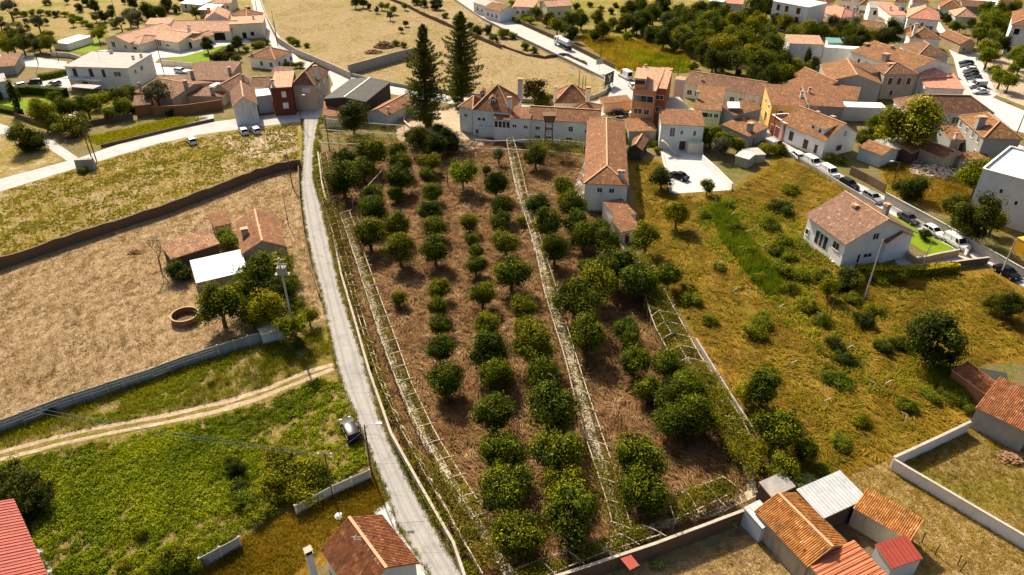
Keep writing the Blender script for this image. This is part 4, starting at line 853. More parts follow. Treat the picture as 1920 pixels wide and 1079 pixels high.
# ------------------------------------------------------------------ upper left: grey roofed house, villa, cottages
g = house('white_house', 'white two storey house with flat grey roof and balcony', (122,124), (238,128), (283,104), 6.2, 'sf', .5, 'white_plaster', 'roof_grey', .25, [('f',.14,3.4,1.2,2.3,'d'),('f',.4,3.4,1.2,2.3,'d'),('f',.82,3.8,2.,1.2),('f',.25,.8,1.6,1.2,'d'),('f',.6,3.4,1.,2.2,'d'),('r',.25,3.8,.8,.9),('r',.5,3.8,1.2,1.1)], [(.86,.6,.8,.6),(.93,.75,.8,.6),(.35,.95,.9,.8)], ridge=None)
pa, pb = P(120,146,3.1), P(188,152,3.1); dd = (pb-pa).normalized(); rz = math.atan2(dd.y, dd.x); mid = (pa+pb)/2
obj('balcony', MB().box((mid.x, mid.y+.3, 3.1), ((pb-pa).length, 1.6, .18), rz), 'white_plaster', g)
rb = MB().box((mid.x, mid.y-.45, 3.95), ((pb-pa).length, .06, .07), rz).box((mid.x, mid.y-.45, 3.6), ((pb-pa).length, .04, .04), rz)
for k in range(14): q = pa.lerp(pb, k/13); rb.box((q.x, q.y-.42, 3.55), (.05, .05, .8), rz)
obj('balcony_railing', rb, 'black_metal', g)
obj('garage_canopy', MB().box((P(165,178).x, P(165,178).y, 2.4), (8, 3.2, .15), rz), 'roof_grey', g)
v = house('cream_villa', 'large cream villa with salmon tile roofs and several wings', (197,73), (244,79), (285,50), 3.3, 'gy', 1.6, 'cream_plaster', 'tile_salmon', .5, [('f',.3,.9,1.8,1.8),('f',.8,1.,1.,1.2)], cat='villa')
house('', '', (236,79), (263,82), (285,66), 2.9, 'hx', 1.5, 'cream_plaster', 'tile_salmon', .4, [('f',.5,.8,2.6,1.6,'s')], parent=v)
house('', '', (286,72), (343,76), (352,58), 3.1, 'gx', 1.5, 'cream_plaster', 'tile_salmon', .4, [('f',.55,1.1,1.4,1.2,'s'),('f',.2,.9,.6,1.8),('f',.28,.9,.6,1.8),('f',.03,.1,1.8,2.2,'e')], [(.4,.9,1.6,.8),(.62,.7,1.4,.7)], parent=v)
house('', '', (345,74), (363,76), (383,62), 2.9, 'gy', 1., 'cream_plaster', 'tile_salmon', .3, [('f',.5,.2,1.8,2.,'k'),('r',.5,.9,2.4,1.6,'k')], parent=v)
house('', '', (320,58), (432,58), 13, 3.3, 'gx', 2.0, 'cream_plaster', 'tile_salmon', .5, [('f',.77,.1,5.2,2.5,'k')], parent=v)
house('', '', (432,48), (492,47), (486,30), 4.4, 'sb', .8, 'cream_plaster', 'tile_pink', .4, [('f',.4,.1,1.4,2.1,'k'),('f',.65,.9,1.2,1.4,'k')], [(.7,.5,1.,.7)], parent=v)
house('', '', (384,36), (425,34), 11, 4.6, 'gy', 2.2, 'pale_render', 'tile_salmon', .4, [], [(.1,.7,1.4,1.2,'ochre_plaster')], parent=v)
house('', '', (272,46), (318,45), 6, 3.2, 'sf', .8, 'cream_plaster', 'tile_salmon', .2, parent=v)
house('pool_house', 'low white flat roofed shed beside the villa lawn', (100,80), (128,82), (148,66), 2.2, 'fl', 0, 'white_plaster', 'roof_white', .1, [], cat='shed')
house('white_cottage', 'white cottage with hipped tile roof and small porch', (464,107), (515,111), (551,98), 3.4, 'hip', 2.1, 'white_plaster', 'tile_red', .35, [('f',.45,.9,1.1,1.3),('f',.82,.9,1.1,1.3),('r',.2,.9,.9,1.3),('r',.55,.1,1.,2.1,'d'),('r',.88,.9,1.1,1.3)], [(.02,.1,.6,.6)])
house('old_cottage', 'old brown tiled cottage behind the olive tree', (254,172), (338,178), (352,146), 3.2, 'gx', 1.6, 'raw_render', 'tile_brown', .3, [], [(.98,.35,2.4,.9,'grey_render'),(.02,.1,1.2,.5,'grey_render')])
house('old_cottage', 'long brown tiled cottage beside the parked white car', (355,144), (426,150), (432,127), 3.8, 'sf', 1.6, 'raw_render', 'tile_brown', .25, [], [(.98,.3,1.7,.8,'grey_render'),(.2,.05,1.6,.8,'grey_render')])
house('outbuilding', 'flat grey concrete slab roof between the old cottages', (342,160), (373,163), (368,145), 3.0, 'fl', 0, 'grey_render', 'roof_grey', .1, cat='shed')
house('outbuilding', 'small building with a bright white flat roof between cottages', (384,160), (402,162), (418,151), 3.2, 'fl', 0, 'grey_render', 'roof_white', .1, cat='shed')
house('outbuilding', 'low tiled lean-to with wide chimney behind the brick wall', (354,177), (416,181), (424,169), 2.7, 'sf', .7, 'raw_render', 'tile_brown', .2, [], [(.7,.2,1.6,.9,'grey_render')], cat='shed')
house('old_cottage', 'gabled brown tiled cottage in the middle of the old cluster', (400,168), (430,171), (465,149), 3.4, 'gy', 1.5, 'raw_render', 'tile_brown', .2, [], [(.9,.8,1.2,.6,'grey_render')])
house('brick_shed', 'small brick shed with single slope tile roof beside garden trees', (251,198), (282,195), 5, 3., 'sf', .9, 'brick_wall', 'tile_brown', .2, cat='shed')
house('barn', 'pale blue rendered barn with its gable to the side road', (437,199), (481,195), (473,166), 5., 'gy', 2.1, 'aged_white', 'tile_brown', .3, cat='barn')
house('terrace_house', 'low blue grey house with white roof terrace between barn and maroon house', (481,182), (508,178), (506,166), 4.6, 'fl', 0, 'blue_plaster', 'roof_white', .05)
house('maroon_house', 'tall maroon house with pinkish single slope roof', (508,168), (546,163), (562,137), 7.4, 'sf', .6, 'maroon_plaster', 'tile_salmon', .1, [('f',.58,4.9,.9,1.3,'c'),('f',.58,2.,1.2,1.3,'c')], [(.1,.1,1.2,.7)])
house('beige_building', 'long beige two storey building at the street corner with tall white chimney', (546,162), (588,158), (629,131), 7., 'hy', 2.6, 'beige_plaster', 'tile_brown', .3, [('f',.6,4.8,1.8,1.1,'c'),('r',.12,4.3,1.,1.3),('r',.3,4.5,.9,1.3,'c'),('r',.65,4.6,.9,1.3,'c'),('r',.88,4.3,1.2,1.6),('r',.15,1.,.9,1.6),('r',.35,1.3,.9,1.3),('r',.75,1.2,.9,1.3),('r',.5,.1,1.,2.,'d')], [(.95,.3,2.6,.9)], cat='building')
house('old_cottage', 'brown tiled roof behind the white terrace with two skylights', (500,148), (534,150), (550,134), 4., 'sf', 1.2, 'raw_render', 'tile_brown', .2)
house('old_cottage', 'brown tiled house joined to the back of the barn', (470,163), (503,162), 8, 4.8, 'gx', 1.4, 'aged_white', 'tile_brown', .2)
s = house('workshop', 'workshop with black flat pitched roof edged in white', (612,182), (685,190), (724,153), 5.4, 'gy', .7, 'dark_shed', 'roof_black', .2, [], cat='workshop', ridge='trim_white', trim='trim_white')
house('', '', (606,217), (642,217), (638,195), 2.9, 'sf', .8, 'white_plaster', 'tile_red', .15, parent=s)
house('tiled_outhouse', 'tiled outhouse with pale blue wall beside the workshop', (688,210), (727,217), (743,181), 3., 'gy', 1.2, 'blue_plaster', 'tile_red', .2, [], [(.9,.1,1.,.6)], cat='outhouse')
house('garden_shed', 'tiny grey flat roofed shed between court and workshop', (758,203), (772,204), 4, 2.4, 'fl', 0, 'grey_render', 'roof_grey', .1, cat='shed')
# ------------------------------------------------------------------ centre right
h1 = house('cream_house', 'cream house with steep pyramid tile roof behind the mansion wing', (1040,191), (1105,192), 8, 5., 'hx', 3.2, 'cream_plaster', 'tile_red', .3, [('f',.5,2.6,1.,.9,'w')], [(.02,.1,2.2,.5),(.95,.05,2.4,1.1,'cream_plaster')])
house('', '', (1074,207), (1122,211), 6, 3.6, 'hx', 1.3, 'cream_plaster', 'tile_red', .2, parent=h1)
house('carport', 'long open shelter with orange tile roof beside the two dark cars', (1133,194), (1183,189), 3, 2.6, 'sf', .5, 'cream_plaster', 'tile_orange', .2, cat='shelter')
ob = house('orange_building', 'three storey orange building with salmon roof and glazed balconies', (1187,168), (1229,171), (1248,141), 10., 'sf', 1.6, 'orange_plaster', 'tile_salmon', .2, [('f',.2,7.1,1.5,1.5,'g'),('f',.5,7.1,1.5,1.5,'g'),('f',.8,7.1,1.5,1.5,'g'),('f',.3,4.,2.,1.3),('f',.7,4.,1.2,1.3)], [(.1,.98,1.5,.6)], cat='building')
house('', '', (1229,168), (1250,167), (1269,141), 10., 'sf', 1.6, 'terracotta_plaster', 'tile_salmon', .1, [('f',.5,7.3,1.8,1.),('f',.5,4.2,1.2,1.2)], [(.9,.9,.8,.7,'cream_plaster')], parent=ob)
house('', '', (1191,147), (1211,148), (1215,131), 12.6, 'sf', .3, 'orange_plaster', 'tile_salmon', .2, [('f',.5,11.2,2.4,1.,'g')], parent=ob)
p, q = P(1180,214,3.4), P(1214,218,3.4); bm_ = (p+q)/2
obj('balcony', MB().box((bm_.x, bm_.y, 3.5), ((q-p).length, 1.6, 1.0), math.atan2((q-p).y, (q-p).x)), 'cream_plaster', ob)
house('party_wall', 'pinkish windowless wall block joined to the orange building', (1266,149), (1284,151), 3, 8., 'fl', 0, 'lilac_plaster', 'tile_salmon', .05, cat='building')
house('long_house', 'long white single storey house with mossy brown roof', (1285,156), (1424,178), 11, 4., 'gx', 1.9, 'aged_white', 'tile_brown', .3, row('f', 3, 1., 1.3, 1.3, a=.02, b=.35) + [('f',.5,.1,1.1,2.1,'d'),('f',.66,.9,1.2,1.4),('f',.78,.9,1.2,1.4),('f',.93,.1,1.2,2.1,'d')], [(.18,.2,1.,.5)])
yh = house('yellow_house', 'pale yellow house with orange roof and outside stairs', (1302,204), (1352,208), (1358,176), 5.4, 'sf', 1.6, 'yellow_plaster', 'tile_orange', .2, [('f',.3,3.5,3.6,1.1,'g'),('f',.62,3.6,.9,.9),('f',.85,3.6,.9,.9)], [(.02,.4,1.8,.7)])
house('', '', (1352,207), (1369,218), (1394,192), 5., 'sr', 1.2, 'grey_render', 'tile_orange', .2, parent=yh)
house('', '', (1270,219), (1303,205), 5, 4., 'fl', 0, 'yellow_plaster', 'roof_grey', .05, [('f',.7,1.2,1.2,2.2,'d')], parent=yh)
pa = P(1374,200,6.1); obj('solar_heater', MB().hexa([pa+Vector(c) for c in ((-1.5,-1.2,-.2),(1.4,-1.5,-.1),(1.8,1.3,.5),(-1.1,1.5,.5))], [pa+Vector(c) for c in ((-1.5,-1.2,0.05),(1.4,-1.5,.15),(1.8,1.3,.75),(-1.1,1.5,.75))]), 'solar', yh)
house('lean_to', 'dark grey corrugated roof between the orange and yellow houses', (1240,208), (1292,206), 8, 4.2, 'sf', .6, 'dark_shed', 'metal_grey', .1, cat='shed')
wh = house('white_house', 'small white house with outside stair above the white yard', (1240,233), (1321,238), (1232,208), 6., 'sf', .5, 'mint_plaster', 'tile_red', .15, [('f',.28,3.2,1.1,2.,'w'),('f',.5,3.8,.6,.9),('f',.8,3.6,.6,1.1),('f',.12,.2,2.2,2.2,'e'),('f',.55,.1,1.4,2.1,'d')])
_a = P(1241,262,3.0); _b = P(1272,288,0.2); sm = MB()
for k in range(12):
    q = _a.lerp(_b, k/11); sm.box((q.x, q.y - .9, q.z), (.5, 1.1, .22), math.atan2((_b-_a).y, (_b-_a).x))
obj('outside_stair', sm, 'cast_concrete', wh)
obj('stair_railing', MB().beam((_a.x, _a.y-1.4, _a.z+1), (_b.x, _b.y-1.4, _b.z+1), .06, .06).beam((_a.x, _a.y-1.4, _a.z+.5), (_b.x, _b.y-1.4, _b.z+.5), .04, .04), 'weathered_wood', wh)
q = P(1301,285,0); obj('oven_block', MB().box((q.x, q.y, 1.2), (3.4, 2.2, 2.4)), 'cream_plaster', wh)
house('red_outhouse', 'small orange tiled outhouse left of the white house', (1184,251), (1231,245), (1232,228), 3., 'sf', .7, 'raw_render', 'tile_orange', .2, cat='outhouse')
house('brown_shed', 'old wooden shed with brown gabled tile roof beside the mansion wing', (1178,278), (1203,280), (1218,262), 2.8, 'gy', 1., 'dark_shed', 'tile_brown', .25, cat='shed')
house('dark_cottage', 'dark cottage with wide chimney right of the yellow house', (1404,256), (1440,238), 7, 3., 'sf', 1., 'grey_render', 'tile_orange', .2, [('f',.3,.1,1.,2.,'d')], [(.3,.2,1.6,1.3,'grey_render')])
house('metal_shed', 'grey shed with pale metal roof in the dry yard', (1382,291), (1404,299), (1412,290), 2.2, 'sf', .3, 'raw_render', 'metal_white', .15, cat='shed')
house('stone_outhouse', 'low stone outhouse with flat top in the dry yard', (1404,292), (1436,290), 4, 1.9, 'fl', 0, 'raw_render', 'roof_grey', .05, cat='shed')
# ------------------------------------------------------------------ village on the right
og = house('red_yellow_house', 'red and yellow house with long tile roofs at the upper end of the street', (1449,198), (1510,199), (1497,172), 6., 'sf', 1.5, 'ochre_plaster', 'tile_red', .3, [('l',.35,4.,.9,1.1),('l',.75,4.,1.2,1.1),('l',.6,.3,2.4,2.4,'g'),('f',.3,3.6,1.,1.)], [(.97,.4,1.4,.6)])
house('', '', (1520,200), (1583,201), (1572,173), 6., 'sf', 1.5, 'grey_render', 'tile_red', .2, [], [(.1,.6,1.4,.6)], parent=og)
house('', '', (1447,222), (1472,239), 4, 3.6, 'fl', 0, 'terracotta_plaster', 'roof_grey', .05, [('f',.6,.1,2.6,2.5,'r'),('f',.15,.1,1.,2.2,'r')], parent=og, para=.9)
lh = house('lilac_house', 'white and lilac gabled house with dormer facing the parked car street', (1475,227), (1548,263), (1596,245), 4.4, 'gx', 3., 'white_plaster', 'tile_orange', .35, [('f',.28,1.,1.3,2.2,'d'),('f',.62,.6,1.4,2.2,'d'),('f',.85,.6,.9,2.,'d'),('r',.6,4.3,.9,1.1),('r',.5,1.,1.7,1.3,'d')], [(.35,.6,1.8,.8,'grey_render'),(.62,.7,1.6,1.,'grey_render')])
house('', '', (1520,230), (1546,243), 4, 6.2, 'sf', .8, 'white_plaster', 'tile_orange', .2, [('f',.25,4.7,.8,1.1,'d'),('f',.75,4.7,.8,1.1,'d')], parent=lh, z0=4.4)
house('hip_house', 'large house with hipped brown tile roof and lilac end wall', (1703,207), (1862,211), (1677,186), 6., 'hx', 2.6, 'lilac_plaster', 'tile_brown', .35, [('l',.2,3.4,1.,1.6),('l',.5,3.4,1.,1.6),('l',.8,3.4,1.,1.6),('f',.3,3.,3.,1.8,'k'),('f',.6,3.,2.,1.6)], [(.22,.2,1.6,1.4)])
fr = house('corner_house', 'house with orange hip roof and wide chimney near the right edge', (1847,256), (1917,260), (1798,217), 6.4, 'hip', 2.2, 'grey_render', 'tile_orange', .35, [('l',.12,4.2,1.1,1.4),('l',.38,4.2,1.,1.2),('l',.62,4.2,1.,1.4),('l',.84,4.2,1.,1.4),('l',.86,1.2,1.,1.3)], [(.06,.35,1.9,1.5,'grey_render')])
house('tiled_lean_to', 'brown tiled lean-to between the big tree and the corner house', (1784,262), (1816,262), 6, 2.8, 'sf', 1., 'grey_render', 'tile_orange', .15, [('f',.7,.1,1.,2.,'d')], [(.25,.05,.9,.6)], cat='shed')
st = house('stone_house', 'old stained stone house with shuttered windows behind the salmon roof', (1660,138), (1720,138), 8, 7., 'hx', 1.8, 'raw_render', 'tile_brown', .25, [('f',.22,4.,1.2,1.8,'d'),('f',.5,4.,1.2,1.8,'d'),('f',.8,4.,1.2,1.8,'d'),('f',.35,1.,1.,1.4,'d')], [(.35,.5,.8,1.6,'raw_render')])
house('', '', (1634,137), (1657,133), 6, 6.6, 'sf', .8, 'raw_render', 'tile_brown', .15, parent=st)
house('grey_house', 'grey rendered house with long orange brown gable roof', (1539,121), (1585,152), (1632,134), 5.6, 'gx', 2., 'grey_render', 'tile_orange', .25)
house('', '', (1538,140), (1557,152), 5, 4., 'gx', 1.2, 'raw_render', 'tile_red', .2, parent=bpy.data.objects['grey_house'])
house('tile_house', 'narrow house with steep red brown roof below the white walled yard', (1500,141), (1545,169), (1575,160), 4., 'gx', 2., 'raw_render', 'tile_red', .2)
house('tile_house', 'low red brown roof behind the red and yellow house', (1508,172), (1606,188), (1600,172), 4., 'sf', 1.2, 'raw_render', 'tile_red', .2)
house('plaster_shed', 'tall pale plaster gable wall beside the dark garden trees', (1478,152), (1500,166), 3, 5., 'sf', 1., 'raw_render', 'tile_red', .1, cat='shed')
house('long_shed', 'long low white building with flat roof behind the lilac house', (1556,200), (1662,203), 4, 3.6, 'fl', 0, 'white_plaster', 'roof_white', .1, cat='shed')
ns = house('salmon_house', 'new white house with bright salmon roof beside the car park', (1737,164), (1802,163), (1730,146), 4.2, 'sf', 1.4, 'white_plaster', 'tile_pink', .2, row('f', 4, 1.6, 1.3, .9))
house('', '', (1726,144), (1784,143), 9, 5.6, 'hip', 1.6, 'white_plaster', 'tile_pink', .3, parent=ns)
house('big_roof_house', 'long white house under a broad orange brown roof with chimneys', (1629,94), (1706,133), (1750,113), 7., 'gx', 2.2, 'white_plaster', 'tile_orange', .3, row('f', 6, 4.4, .8, 1.2) , [(.35,.45,1.8,.8,'grey_render'),(.55,.05,1.2,1.6,'grey_render'),(.02,.3,1.,1.2,'grey_render')])
house('patched_house', 'grey house with dark hipped roof scattered with pale replacement tiles', (1721,104), (1779,105), 13, 5.6, 'hip', 2.2, 'blue_plaster', 'tile_brown', .3, [('f',.3,2.6,1.4,1.6,'d'),('f',.8,2.6,1.6,1.6,'d')])
house('chimney_house', 'orange roofed house with tall white chimney below the big white house', (1708,70), (1764,73), 9, 4.4, 'hip', 2.4, 'white_plaster', 'tile_orange', .3, [], [(.12,.2,3.,1.)])
wp = house('big_white_house', 'big white house with broad pink hip roof and round window', (1703,32), (1761,37), 15, 7., 'hip', 2.6, 'white_plaster', 'tile_pink', .4, [('f',.15,3.8,.8,1.,'k'),('f',.5,4.4,.8,1.1),('f',.75,3.,2.4,1.6),('l',.4,.2,1.6,3.,'k')])
house('', '', (1672,28), (1700,28), 14, 6., 'sf', 1.4, 'white_plaster', 'tile_pink', .3, [], [(.3,.4,1.,.8),(.9,.4,1.,.8)], parent=wp)
house('white_house', 'white house with dark red lean-to roof and grey roof at the top', (1632,14), (1668,16), 9, 6., 'gx', 1.6, 'white_plaster', 'roof_grey', .3, [('f',.35,3.4,1.6,1.5,'k'),('f',.7,3.4,1.6,1.5,'k')])
house('red_lean_to', 'white annexe with dark red roof below the grey roofed white house', (1645,28), (1666,31), 5, 3.6, 'sf', 1., 'white_plaster', 'metal_red', .2, [('f',.5,.2,2.,2.2,'k')], cat='shed')
ap = house('white_apartments', 'white apartment block with balconies at the top edge of the village', (1450,2), (1516,14), 12, 9.5, 'fl', 0, 'white_plaster', 'roof_white', .2, [('f',.18,6.6,1.4,2.1,'d'),('f',.42,6.6,1.4,2.1,'d'),('f',.75,6.6,1.6,2.1,'d'),('f',.18,3.5,1.4,2.1,'d'),('f',.42,3.5,1.4,2.1,'d'),('f',.75,3.5,1.6,2.1,'d'),('f',.4,.4,2.4,2.1,'k')], cat='apartments')
for zz, p0, p1 in ((6.4, (1455,16), (1498,23)), (3.3, (1452,30), (1498,37))):
    p, q = P(*p0, zz), P(*p1, zz); c = (p+q)/2; rz = math.atan2((q-p).y, (q-p).x)
    obj('balcony', MB().box((c.x, c.y-.6, zz), ((q-p).length, 1.4, .2), rz).box((c.x, c.y-1.25, zz+.5), ((q-p).length, .12, .9), rz), 'white_plaster', ap)
house('pink_roof_house', 'white house with pale pink hip roof and thin chimneys', (1545,17), (1577,33), (1600,26), 5.6, 'hip', 2.2, 'white_plaster', 'tile_pink', .3, [('l',.5,3.4,1.,1.2),('f',.4,3.,1.,1.2)], [(.8,.9,2.2,.6),(.95,.6,2.,.9,'lilac_plaster')])
house('', '', (1557,29), (1577,33), (1600,27), 4.6, 'hip', 1.6, 'cream_plaster', 'tile_red', .3, parent=bpy.data.objects['pink_roof_house'])
house('tile_house', 'orange tile roofs between the dark trees and the village', (1583,44), (1650,54), 7, 3.2, 'gx', 1.4, 'white_plaster', 'tile_orange', .2)
house('tile_house', 'small orange tile roof above the white back wall', (1645,33), (1668,40), 8, 3.4, 'sf', 1., 'white_plaster', 'tile_red', .2)
house('tile_house', 'small tiled house with two round windows beside the palm', (1510,28), (1532,33), 6, 3., 'sf', .8, 'cream_plaster', 'tile_orange', .2, [('f',.3,1.2,.6,.6),('f',.7,1.2,.6,.6)])
house('tile_house', 'little red roofed house behind the palm', (1530,40), (1546,46), 6, 2.8, 'sf', 1., 'white_plaster', 'tile_orange', .2)
wb = house('white_factory', 'long high white wall building with pale pink roof behind the grove', (1481,82), (1545,84), (1536,72), 6.4, 'sf', .8, 'aged_white', 'tile_salmon', .1, cat='building')
house('', '', (1545,89), (1618,93), 3, 5.4, 'fl', 0, 'aged_white', 'roof_white', .05, parent=wb)
house('teal_shelter', 'garden shelter with teal metal roof behind the white wall', (1553,80), (1578,81), 4, 2.6, 'sf', .6, 'frame_white', 'metal_teal', .2, cat='shelter')
house('apartment_tower', 'tall white apartment house with dark windows at the right edge', (1899,45), (1960,50), (1908,22), 9.5, 'hip', 2., 'aged_white', 'tile_red', .4, [('f',.2,6.4,1.6,1.8,'k'),('f',.2,3.4,1.8,1.6,'c'),('f',.2,.8,1.6,1.6,'k')], cat='apartments')
house('gate_house', 'small tan house with red roof at the street corner by the square trees', (1804,82), (1829,81), (1792,64), 3.4, 'gy', 1.4, 'stone_wall', 'tile_red', .3, [('f',.3,.9,1.,1.2)])
house('hip_cottage', 'grey cottage with pink hip roof behind the bright green tree', (1793,30), (1832,32), 10, 3.6, 'hip', 2., 'blue_plaster', 'tile_salmon', .4)
house('hip_cottage', 'grey cottage with brown hip roof at the top beside the street lamp', (1764,13), (1802,16), 10, 3.8, 'hip', 2.2, 'blue_plaster', 'tile_red', .4)
house('tile_house', 'long brown roof at the top edge beside the cottage', (1806,11), (1850,13), 8, 3.4, 'gx', 1.4, 'grey_render', 'tile_brown', .3)
house('white_warehouse', 'white flat warehouse roof at the top right edge', (1818,1), (1868,4), 12, 4.6, 'fl', 0, 'white_plaster', 'roof_white', .2, cat='warehouse')
big = house('white_tower', 'tall windowless pale grey building cut by the right edge', (1893,426), (1985,392), (1857,371), 9.2, 'fl', 0, 'pale_render', 'roof_white', .1, [('l',.35,6.,.5,.8),('l',.6,4.6,.5,.8)], base=True, cat='building', para=.4)
house('yellow_kiosk', 'bright yellow shed at the foot of the tall pale building', (1898,470), (1955,502), 4, 2.6, 'fl', 0, 'yellow_paint', 'yellow_paint', .05, cat='kiosk', base=True)
# small buildings in front of the big tree
house('tile_outhouse', 'blue grey outhouse with bright orange tile roof behind the street wall', (1619,274), (1654,291), (1675,278), 3., 'gx', .9, 'blue_plaster', 'tile_orange', .2, cat='outhouse')
house('flat_outhouse', 'grey flat roofed outhouse below the big green tree', (1679,281), (1720,274), 6, 3., 'fl', 0, 'dark_shed', 'roof_grey', .1, cat='outhouse')
house('tile_outhouse', 'stone outhouse with long brown red tile roof by the rubble', (1728,274), (1770,296), (1791,282), 3., 'gx', 1., 'raw_render', 'tile_red', .2, cat='outhouse')
house('tile_outhouse', 'tiny orange roofed lean-to between two outhouses', (1709,287), (1727,280), 3, 2.8, 'sf', .8, 'dark_shed', 'tile_orange', .1, cat='outhouse')
house('yard_house', 'low building with orange roof edge behind the ivy tree', (1800,300), (1860,298), 3, 2.2, 'sf', .4, 'grey_render', 'tile_orange', .1, cat='outhouse')
# ------------------------------------------------------------------ brown roofed house on its plot
bh = house('brown_roof_house', 'white house with broad brown gable roof and two chimneys in the meadow', (1506,404), (1588,453), (1724,440), 5.2, 'gx', 3.4, 'white_plaster', 'tile_mauve', .5, [('f',.06,1.5,.8,1.),('f',.34,1.2,1.2,2.4,'g'),('f',.44,1.2,1.2,2.4,'g'),('f',.54,1.2,1.2,2.4,'g'),('f',.8,2.6,1.5,1.3),('r',.42,4.8,1.1,1.1),('r',.38,1.4,1.6,1.2,'s'),('r',.25,.6,.5,1.6),('r',.08,.2,1.2,1.,'c')], [(.42,.4,1.9,.9,'grey_render'),(.62,.75,2.4,.9,'grey_render'),(.1,.3,.4,.3)])
house('', '', (1664,452), (1709,440), 4, 4.4, 'gy', 1.2, 'white_plaster', 'tile_mauve', .4, [('f',.5,.3,1.9,1.4,'c')], parent=bh)
pa, pb = P(1545,462), P(1572,500); sm = MB()
for k in range(9):
    q = pa.lerp(pb, k/8); sm.box((q.x-.2, q.y+.2, (9-k)*.19/2+.02), (1.4, .5, (9-k)*.19), math.atan2((pb-pa).y, (pb-pa).x)+1.57)
obj('front_steps', sm, 'white_plaster', bh)
# ------------------------------------------------------------------ farm on the brown field
fa = house('farm_house', 'old farm house with reddish gable roof in the brown field', (455,470), (533,460), (509,405), 3.4, 'gy', 1.7, 'raw_render', 'tile_red', .3, [('f',.5,.1,1.2,2.,'d')], [(.14,.45,.9,1.1,'raw_render')])
house('farm_lean_to', 'collapsing tiled lean-to shed with dark open side', (322,484), (408,456), 4.5, 2.4, 'sf', .8, 'dark_shed', 'tile_old', .3, cat='shed')
house('farm_shed', 'low stone shed with white metal roof beside the farm trees', (370,531), (463,508), (452,474), 2.6, 'sf', .5, 'raw_render', 'metal_white', .2, [('f',.15,.6,.6,.9,'k')], cat='shed')
house('brick_annexe', 'small red roofed annexe behind the green bush of the farm', (403,425), (432,418), 4, 2.6, 'sf', .6, 'raw_render', 'tile_red', .2, cat='shed')
house('pump_house', 'small white pump house with flat slab roof at the end of the panel fence', (490,627), (530,616), (524,606), 2.0, 'fl', 0, 'aged_white', 'coping', .12, cat='shed')
# ------------------------------------------------------------------ foreground houses
fh = house('tiled_house', 'white house with tile roof beside the lane at the bottom edge', (664,1112), (779,1053), (703,975), 3.3, 'gy', 2.0, 'white_plaster', 'tile_rust', .3, [('f',.7,.8,1.3,1.2,'d')], [])
cp = P(592,1092,0); cb = MB().box((cp.x, cp.y, 2.25), (.62, .58, 4.5), .6, 0).box((cp.x, cp.y, 4.55), (.75, .7, .1), .6, 1).box((cp.x, cp.y, 4.8), (.55, .5, .4), .6, 2).box((cp.x, cp.y, 5.05), (.78, .72, .1), .6, 1)
obj('chimney', cb, ['white_plaster', 'coping', 'soot_and_shade'], fh)
rs = house('red_shed', 'shed with red corrugated metal roof cut by the left edge', (-25,1150), (92,1095), (10,944), 3.6, 'sr', 2.4, 'grey_render', 'metal_red', .2, cat='shed')
bw = house('barn_house', 'farm building with bright orange tile roof near the metal roofs', (1513,1058), (1591,1021), (1491,926), 3., 'gy', 1.3, 'raw_render', 'tile_bright', .15, cat='barn')
house('metal_roof_shed', 'shed with wide white metal roof behind the orange barn', (1535,963), (1624,934), (1566,893), 2.8, 'sf', .4, 'dark_shed', 'metal_white', .1, cat='shed')
house('tile_strip_shed', 'narrow shed with orange tile roof along the pale lot', (1602,953), (1706,1014), 2.9, 2.7, 'sf', .6, 'raw_render', 'tile_bright', .1, cat='shed')
house('orange_metal_shed', 'shed with plain orange metal roof at the bottom edge', (1578,1128), (1662,1092), (1597,1024), 3., 'sl', .7, 'raw_render', 'metal_orange', .1, cat='shed')
house('red_metal_shed', 'small white shed with red metal roof at the bottom edge', (1676,1068), (1728,1046), (1698,1010), 2.6, 'sf', .5, 'pale_render', 'metal_red', .1, cat='shed')
house('green_edge_shed', 'little shed with striped white roof and green edge by the corner pergola', (1432,993), (1457,976), (1426,942), 2.4, 'sf', .3, 'pale_render', 'metal_white', .1, cat='shed', trim='green_trim')
house('grey_metal_shed', 'small shed with grey corrugated roof beside the palms', (1450,934), (1490,912), (1470,889), 2.4, 'sf', .3, 'dark_shed', 'metal_grey', .1, cat='shed')
house('tile_wall_house', 'long narrow tile roof below the biggest meadow tree', (1858,745), (1884,737), (1812,686), 2.6, 'sl', .6, 'brick_wall', 'tile_rust', .1, cat='shed')
house('tile_corner_house', 'grey walled house with orange tile roof cut by the right edge', (1829,769), (1930,812), (1975,772), 3.2, 'sf', 1.2, 'grey_wall', 'tile_rust', .15)
cn = thing('red_canopy', 'small red metal sheet roof on posts below the bottom wall', 'canopy', P(1181,1078))
q = [P(1163,1048,2.2), P(1181,1070,2.2), P(1199,1061,2.2), P(1183,1041,2.2)]
nrm = [x + Vector((0,0,.05)) for x in q]
obj('canopy_sheet', MB().face(nrm, 0, [(0,0),(0,2),(2,2),(2,0)]).face([x for x in q[::-1]], 0), 'metal_red', cn)
for x in q: obj('post', MB().beam((x.x, x.y, 0), (x.x, x.y, 2.2), .07, .07), 'dark_wood', cn)
